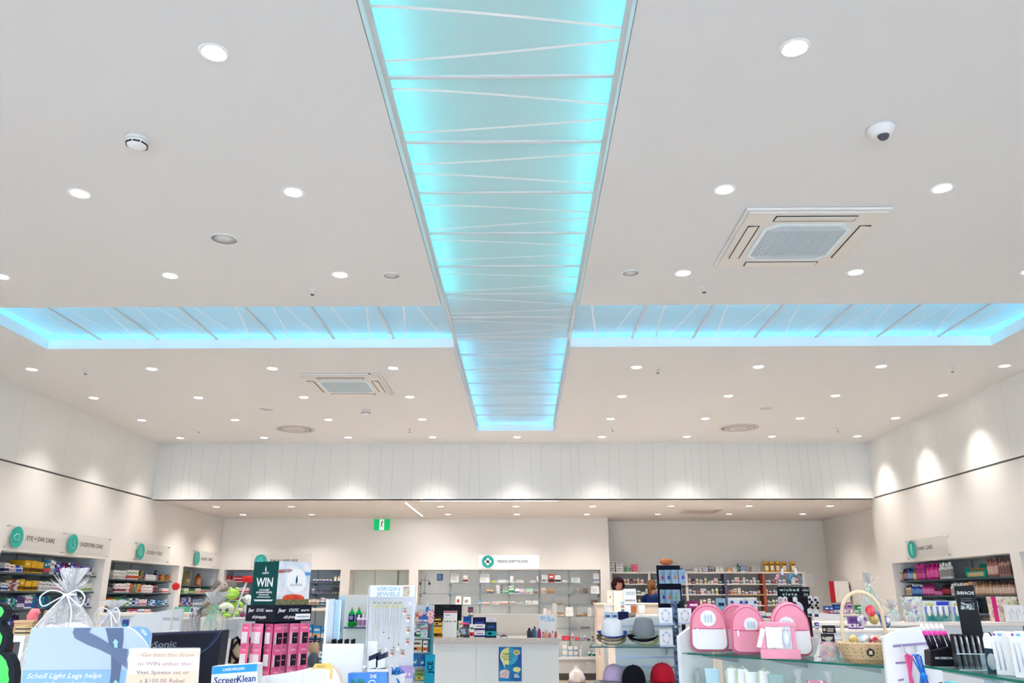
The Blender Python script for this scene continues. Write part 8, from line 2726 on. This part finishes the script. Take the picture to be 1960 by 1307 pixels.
# ------------------------------------------------------------------ ledge gondola with boxed gifts (behind)
EY = 9.6
ex0, ex1 = pix(1545, 1200, EY).x, WR - .01
EZ = pix(1750, 1190.5, EY).z
t = thing('gift_gondola', 'long white gondola with a cream edge carrying boxed gifts', 'shelf unit', (ex0, EY, 0))
W1 = ex1 - ex0
MB().box(0, W1, -.02, .42, EZ - .04, EZ).build('ledge', mat('ece6e0', .45), t, bevel=.004)
MB().box(.02, W1 - .02, .02, .40, 0, EZ - .041).build('body', mat('e6ebee', .4), t)
LX = .62
MB().box(0, LX * 2.0, -.42, -.021, pix(1600, 1204.5, EY - .4).z - .03, pix(1600, 1204.5, EY - .4).z).build('front_ledge', mat('ece2da', .45), t, bevel=.004)
MB().box(.02, LX * 2.0 - .02, -.40, -.021, 0, pix(1600, 1204.5, EY - .4).z - .031).build('front_body', GW, t)
U_GFT = Unit((ex0, EY, 0), 0)
FL3 = 'e9ece6'
for i, (u0, u1, vt, lb_, cols) in enumerate(((1738, 1771, 1142, 'floral gift box with blue blossoms left of the soap sets', 'eef0ea,eef0ea,c9d8e6,eef0ea,7a8fc9,eef0ea,b5d3a8,e6b5c9'), (1905, 1956, 1142, 'magenta edged floral gift box at the right edge', 'e6ddcf,e6ddcf,cfc8a8,e6ddcf,d98fb0,e6ddcf,b5c08a,f0e9df'))):
    a_, b_ = pix(u0, 1190, EY + .12), pix(u1, 1190, EY + .12)
    c = thing('floral_box', lb_, 'gift', ((a_.x + b_.x) / 2, EY + .12, EZ + .0015), 0)
    hgt = pix(u0, vt, EY + .12).z - EZ
    hw = (b_.x - a_.x) / 2
    MB().box(-hw, hw, 0, .10, 0, hgt * .86).build('box', mat('eef0ea', .5, kind='print', sc=38, cols=cols), c, bevel=.002)
    MB().box(-hw - .002, hw + .002, -.002, .102, hgt * .862, hgt).build('lid', mat('eef0ea', .5, kind='print', sc=38, cols=cols), c)
    if i:
        MB().box(-hw - .0005, -hw + .05, -.0035, -.0022, 0, hgt).build('magenta_edge', mat('c9307a', .4), c)
for i, (u0, u1) in enumerate(((1773, 1823), (1828, 1878))):
    a_, b_ = pix(u0, 1189, EY), pix(u1, 1189, EY)
    hgt = pix(u0, 1150, EY).z - EZ
    hw = (b_.x - a_.x) / 2
    c = thing('soap_set', 'blue and teal box of four white oval soaps, %s of the pair' % ('left', 'right')[i], 'gift', ((a_.x + b_.x) / 2, EY + .01, EZ + .0015), 0, 'oval soap sets')
    MB().box(-hw, hw, 0, .05, 0, hgt).build('box', mat('dfe6ec', .4), c, bevel=.002)
    MB().box(-hw * .96, hw * .96, -.0012, -.0003, hgt * .03, hgt * .42).build('teal_print', mat('1f7f86', .4, kind='mottle', h2='7fa8a0', sc=14), c)
    MB().box(-hw * .96, hw * .96, -.0012, -.0003, hgt * .421, hgt * .72).build('blue_print', mat('5a63c0', .4, kind='mottle', h2='8f9ad9', sc=14), c)
    MB().box(-.0, hw * .96, -.0012, -.0003, hgt * .78, hgt * .97).build('blue_flash', mat('3f4fc9', .4), c)
    MB().ball((-hw * .55, -.002, hgt * .82), .05, .002, .022).build('flower_print', mat('c9d08a', .4), c)
    for k in range(4):
        MB().ball((-hw * .66 + hw * .45 * k, -.004, hgt * .52), hw * .16, .012, hgt * .26).build('oval_soap', mat('eef0ea', .4), c)
a_, b_ = pix(1932, 1190, EY - .02), pix(1975, 1190, EY - .02)
c = thing('sketch_box', 'white gift box with sketched floral drawing at the right edge', 'gift', ((a_.x + b_.x) / 2, EY - .005, EZ + .0015), 0)
MB().box(-.13, .13, 0, .05, 0, .18).build('box', mat('f2f3f6', .4), c, bevel=.002)
for k in range(3):
    MB().tube([(-.09 + .08 * k, -.001, .03), (-.1 + .08 * k, -.001, .10), (-.07 + .08 * k, -.001, .14), (-.05 + .08 * k, -.001, .09)], .002, 5).build('sketch_line', mat('9a9fb0', .5), c)
# tall cellophane wraps
p = pix(1695, 1190, EY - .05)
zt = pix(1690, 1118, EY).z - EZ
gift('tall mint green cellophane gift with a white plume by the basket', (pix(1684, 1190, EY + .1).x, EY + .28, EZ + .0015), .11, .09, zt, pix(1687, 1092, EY).z - EZ, .05, 17, 'e6f2ee',
     [('mint_towel', MB().tube([(.0, 0, 0), (.0, 0, zt * .9)], [.07, .04], 14), mat('a8dcc0', .6)), ('blue_dots', MB().ball((.03, -.07, .06), .05, .02, .05), mat('3f57a8', .5))], tilt=-.03)
gift('small cellophane gift with aqua bow between the plume and the floral box', (pix(1712, 1190, EY).x + .02, EY + .08, EZ + .0015), .09, .07, .12, .26, .07, 23, 'bfe9e6', [('white_parcel', MB().box(-.06, .06, -.04, .04, 0, .08), mat('f0f0f2', .5))])
gift('short cellophane gift standing before the floral box', (pix(1745, 1190, EY).x, EY + .04, EZ + .0015), .06, .05, .10, .22, .05, 29, 'dff2f0', [('cream_parcel', MB().box(-.05, .05, -.035, .035, 0, .07), mat('f0ece6', .5))])
# goods on the front ledge and the back counter
FZ = pix(1600, 1204.5, EY - .4).z
G_ = 'goods on the ledge by the basket'
put('b', 1562, 1568.5, 1205 - 14, 1204, EY - .3, 'tiny purple and white pack on the cream ledge', ('5a4a9a', 'e3dff0', 'c9c0e6'), .04, FZ, G_)
put('b', 1627, 1640, 1180, 1204, EY - .34, 'purple patterned picture pack, left of the pair by the basket', ('6a4a8a', 'dfd3e6', '4a3468', 'b59ac9'), .05, FZ, G_)
put('b', 1641, 1654, 1180, 1204, EY - .34, 'purple patterned picture pack, right of the pair by the basket', ('705090', 'e3d8ea', '4a3468', 'bfa5d0'), .05, FZ, G_)
KY = 11.6
kx0, kx1 = pix(1556, 1180, KY).x, pix(1690, 1180, KY).x
KZ = pix(1640, 1175, KY).z
t = thing('rear_gondola', 'white gondola with arched left end behind the wicker basket', 'shelf unit', (kx0, KY, 0))
W1 = kx1 - kx0
MB().box(.22, W1, -.02, .4, KZ - .03, KZ).build('ledge', mat('e9e0d8', .45), t, bevel=.003)
MB().box(.24, W1 - .02, .0, .38, 0, KZ - .031).build('body', mat('e3e8ea', .4), t)
MB().prism([(0, .05), (.6, .05), (.6, KZ - .09), (.45, KZ - .05), (.25, KZ - .0), (.1, KZ + .02), (0, KZ + .025)], -.06, -.021).build('arched_panel', GW, t)
G_ = 'packs behind the wicker basket'
for i, (u0, u1, vt, cols, d_) in enumerate(((1580, 1588, 1160, ('2a4f9a', 'c9605f', 'e3e6ee'), 'navy pot'), (1589, 1596, 1160, ('2f55a5', 'd98a8a', 'e3e6ee'), 'navy pot'), (1598, 1609, 1157, ('25407f', 'dfe6f2', '4f7fc0'), 'navy carton'), (1611, 1621, 1155, ('b58ab5', 'e9d8e6', '33408a'), 'mauve carton'), (1622, 1633, 1155, ('bf93bd', 'eadbe8', '33408a'), 'mauve carton'), (1641, 1654, 1158, ('1f8a5a', 'bfe3c9', 'e9f2ec'), 'green carton'), (1655, 1668, 1156, ('dfe6e9', '5fa0b5', 'b5505f'), 'white carton'), (1669, 1680, 1157, ('3f5fa0', 'dfe6f2', '8fb0d9'), 'blue carton'))):
    put('b', u0, u1, vt, 1174.5, KY + .05, '%s with %s band on the gondola behind the basket, %s from left' % (d_, 'pale' if i % 2 else 'bright', ORD[i]), cols, .08, KZ, G_)

# ------------------------------------------------------------------ black rack with lettering and hanging clips
WY = 8.2
p = pix(1522, 1200, WY)
zt, zh = pix(1522, 1123, WY).z, pix(1522, 1142, WY).z
t = thing('accessory_rack', 'black wicked sista accessory rack with clear topper', 'stand', (p.x, WY, 0), 0)
x0, xm, x1 = pix(1487, 1130, WY).x - p.x, pix(1532, 1130, WY).x - p.x, pix(1556, 1130, WY).x - p.x
BB = mat('17171f', .4)
hd = MB().box(x0, xm, -.02, 0, zh, zt).build('header_front', BB, t, bevel=.002)
hd2 = MB().hexa([(xm + .001, -.02, zh), (x1, .10, zh), (x1, .12, zh), (xm + .001, 0, zh)], [(xm + .001, -.02, zt), (x1, .10, zt), (x1, .12, zt), (xm + .001, 0, zt)]).build('header_side', BB, t)
MT = mat('cfeee6', .4)
hh_ = zt - zh
text('wicked', hh_ * .30, MT, hd, ((x0 + xm) / 2, -.0215, zh + hh_ * .56), fit=.19, gap=1.2, bold=.01)
text('sista', hh_ * .30, MT, hd, ((x0 + xm) / 2, -.0215, zh + hh_ * .12), fit=.145, gap=1.2, bold=.01)
sa = math.atan2(.12, x1 - xm)
text('wicked', hh_ * .28, MT, hd2, ((xm + x1) / 2 + .001, .0385, zh + hh_ * .56), (PI / 2, 0, sa), fit=.125, gap=1.2, bold=.01)
text('sista', hh_ * .28, MT, hd2, ((xm + x1) / 2 + .001, .0385, zh + hh_ * .12), (PI / 2, 0, sa), fit=.09, gap=1.2, bold=.01)
MB().box(x0 + .02, xm, -.005, .01, .3, zh - .001).build('front_panel', BB, t)
MB().hexa([(xm + .001, -.005, .3), (x1 - .01, .1, .3), (x1 - .01, .11, .3), (xm + .001, .01, .3)], [(xm + .001, -.005, zh - .001), (x1 - .01, .1, zh - .001), (x1 - .01, .11, zh - .001), (xm + .001, .01, zh - .001)]).build('side_panel', BB, t)
MB().tube([(0, .06, .02), (0, .06, .299)], .02, 10).build('pole', CHROME, t)
MB().lathe([(.22, 0), (.22, .02), (.03, .03)], 24).build('base', BB, t)
MB().box(x0 + .01, x1 + .02, .0, .003, zt + .001, zt + .12).build('clear_topper', CLEAR, t)
for i, (u, col, lb_) in enumerate(((1500, 'f4a0b8', 'pink headband with white tag on top of the black rack'), (1526, '2f9ac9', 'blue headband with white tag on top of the black rack'))):
    q = pix(u, 1123, WY)
    c = thing('headband', lb_, 'headband', (q.x, WY + .05, zt + .0015), 0, 'headbands on the black rack')
    MB().tube([(-.03, 0, .004), (-.045, 0, .05), (-.03, 0, .10), (.01, 0, .125), (.05, 0, .10), (.065, 0, .05), (.05, 0, .004)], .004, 6).build('band', mat(col if i else '8f8a90', .4), c)
    MB().ball((-.035, -.008, .10), .018, .010, .022).ball((-.05, -.008, .075), .016, .010, .016).build('bow', mat(col, .5), c)
    MB().prism([(.0, .115), (.02, .11), (.028, .145), (.02, .175), (.004, .17)], -.012, -.010).build('white_tag', PWH, c)
for i, (u, v, r_, lb_) in enumerate(((1494, 1148, 0, 'hair clip on a white card, first on the black rack'), (1503, 1148, 0, 'hair clip on a white card, second on the black rack'), (1522, 1148, 1, 'big black and white bow clip on the black rack'), (1551, 1146, 2, 'black bead clip on the side of the rack'), (1562, 1147, 2, 'black flower clip on the side of the rack'), (1550, 1170, 3, 'navy clip on white card, lower left on the side'), (1562, 1171, 3, 'navy clip on white card, lower right on the side'))):
    yy = WY - .03 if r_ < 2 else WY + .06
    q = pix(u, v, yy - .02)
    c = thing('hair_clip', lb_, 'hair clip', (q.x, yy - .02, q.z), 0, 'clips on the black rack')
    MB().prism([(-.022, -.05), (.022, -.05), (.022, .02), (0, .034), (-.022, .02)], 0, .002).build('card', mat('efeef2', .4), c)
    MB().tube([(0, -.012, .024), (0, .03 if r_ < 2 else .028, .024)], .002, 6).build('peg', CHROME, c)
    if r_ == 1:
        MB().ball((-.025, -.008, -.06), .04, .015, .045).build('black_lobe', BB, c)
        MB().ball((.035, -.010, -.065), .03, .012, .05, rot=(0, -.4, 0)).build('white_lobe', mat('dfe0f2', .5), c)
    elif r_ == 0:
        MB().ball((0, -.006, -.055), .02, .01, .03).build('dark_bead', mat('3a2a33', .4), c)
        MB().ball((0, -.006, .0), .011, .006, .014).build('pink_bead', mat('c98a9a', .4), c)
    elif r_ == 2:
        for k in range(4):
            MB().ball((-.008 + .016 * (k % 2), -.006, -.005 - .025 * k), .013, .008, .013).build('bead', BB, c)
    else:
        MB().box(-.018, .018, -.006, -.0005, -.045, -.02).build('navy_clip', mat('33345a', .4), c)
# blue patterned gift boxes and others on a counter behind the bags
QY = 9.0
qx0, qx1 = pix(1375, 1200, QY).x, pix(1480, 1200, QY).x
QZ = pix(1430, 1185, QY).z
t = thing('tile_box_gondola', 'cream gondola behind the pink bags carrying patterned boxes', 'shelf unit', (qx0, QY, 0))
MB().box(0, qx1 - qx0, 0, .4, QZ - .03, QZ).build('top', mat('e9e3dc', .45), t)
MB().box(.02, qx1 - qx0 - .02, .02, .38, 0, QZ - .031).build('body', mat('e3ddd6', .45), t)
for i, (u0, u1) in enumerate(((1400, 1425), (1428, 1452))):
    a_, b_ = pix(u0, 1185, QY + .05), pix(u1, 1185, QY + .05)
    hgt = pix(u0, 1144, QY + .05).z - QZ
    hw = (b_.x - a_.x) / 2
    c = thing('tile_pattern_box', 'blue tile patterned gift box, %s of the pair behind the bags' % ('left', 'right')[i], 'gift', ((a_.x + b_.x) / 2, QY + .05, QZ + .0015), 0, 'blue tile patterned boxes')
    MB().box(-hw, hw, 0, .1, 0, hgt).build('box', mat('e6eaf4', .4), c, bevel=.002)
    for (x, z, r_, cc) in ((0, hgt * .45, hw * .62, '4a63b0'), (0, hgt * .45, hw * .5, 'cfe3f2'), (-hw * .7, hgt * .78, hw * .25, '3a4f9f'), (hw * .7, hgt * .78, hw * .25, '3a4f9f'), (-hw * .7, hgt * .12, hw * .25, '3a4f9f'), (hw * .7, hgt * .12, hw * .25, '3a4f9f')):
        MB().prism([(x + r_ * math.cos(q_), z + r_ * math.sin(q_)) for q_ in [2 * PI * j / 18 for j in range(18)]], -.0012 if cc != 'cfe3f2' else -.002, -.0003 if cc != 'cfe3f2' else -.0013).build('tile_motif', mat(cc, .4), c)
    MB().box(-hw, hw, -.002, -.0003, hgt * .9, hgt * .99).build('cream_band', mat('f2efe6', .4), c)
G_ = 'goods behind the pink bags'
put('b', 1375, 1391, 1145, 1185, QY + .06, 'blue grey photo frame box left of the patterned boxes', ('8fb0c5', '5f7f9a', '2c3550', 'b5cad9'), .06, QZ, G_)
put('b', 1455, 1466, 1170, 1185, QY + .08, 'white and teal pack right of the patterned boxes', (W_, '2f9a9a', 'dfe9e6'), .06, QZ, G_)
put('b', 1468, 1478, 1173, 1185, QY + .08, 'white and magenta pack right of the patterned boxes', (W_, 'c9306a', 'e9dfe3'), .06, QZ, G_)
MY = 14.65
for i, (u0, u1, vt, c, lb_) in enumerate(((1318, 1339, 1150, ('7f2f6a', '4a1f48', 'e3d3e0'), 'purple pack on the dispensary ledge'), (1341, 1372, 1158, ('bfe0e0', 'eef4f4', '7fb5b8'), 'pale aqua tray on the dispensary ledge'))):
    put('b', u0, u1, vt, 1170, MY, lb_, c, .1, LZ, 'packs on the dispensary ledge')
# cabinet on the dispensary wall
ca = pix(1600, 1153, 16.0)
c = thing('wall_cabinet', 'white wall cabinet with a red side on the dispensary wall', 'cabinet', (pix(1617, 1150, 15.9).x, 16.0, ca.z), -.35)
hgt = pix(1612, 1112, 16.0).z - ca.z
MB().box(-.12, .14, -.04, .15, 0, hgt).build('body', mat('e9e4de', .45), c, bevel=.01, bseg=2)
MB().box(-.21, -.1205, -.03, .13, 0, hgt).build('red_side', mat('b0242c', .4), c, bevel=.004)
MB().box(-.07, -.062, -.052, -.0405, hgt * .35, hgt * .6).build('handle', mat('c9c4be', .4), c)
MB().box(.1405, DR - c.location.x - .02, .06, .10, hgt * .3, hgt * .7).build('wall_bracket', mat('c9c4be', .4), c)
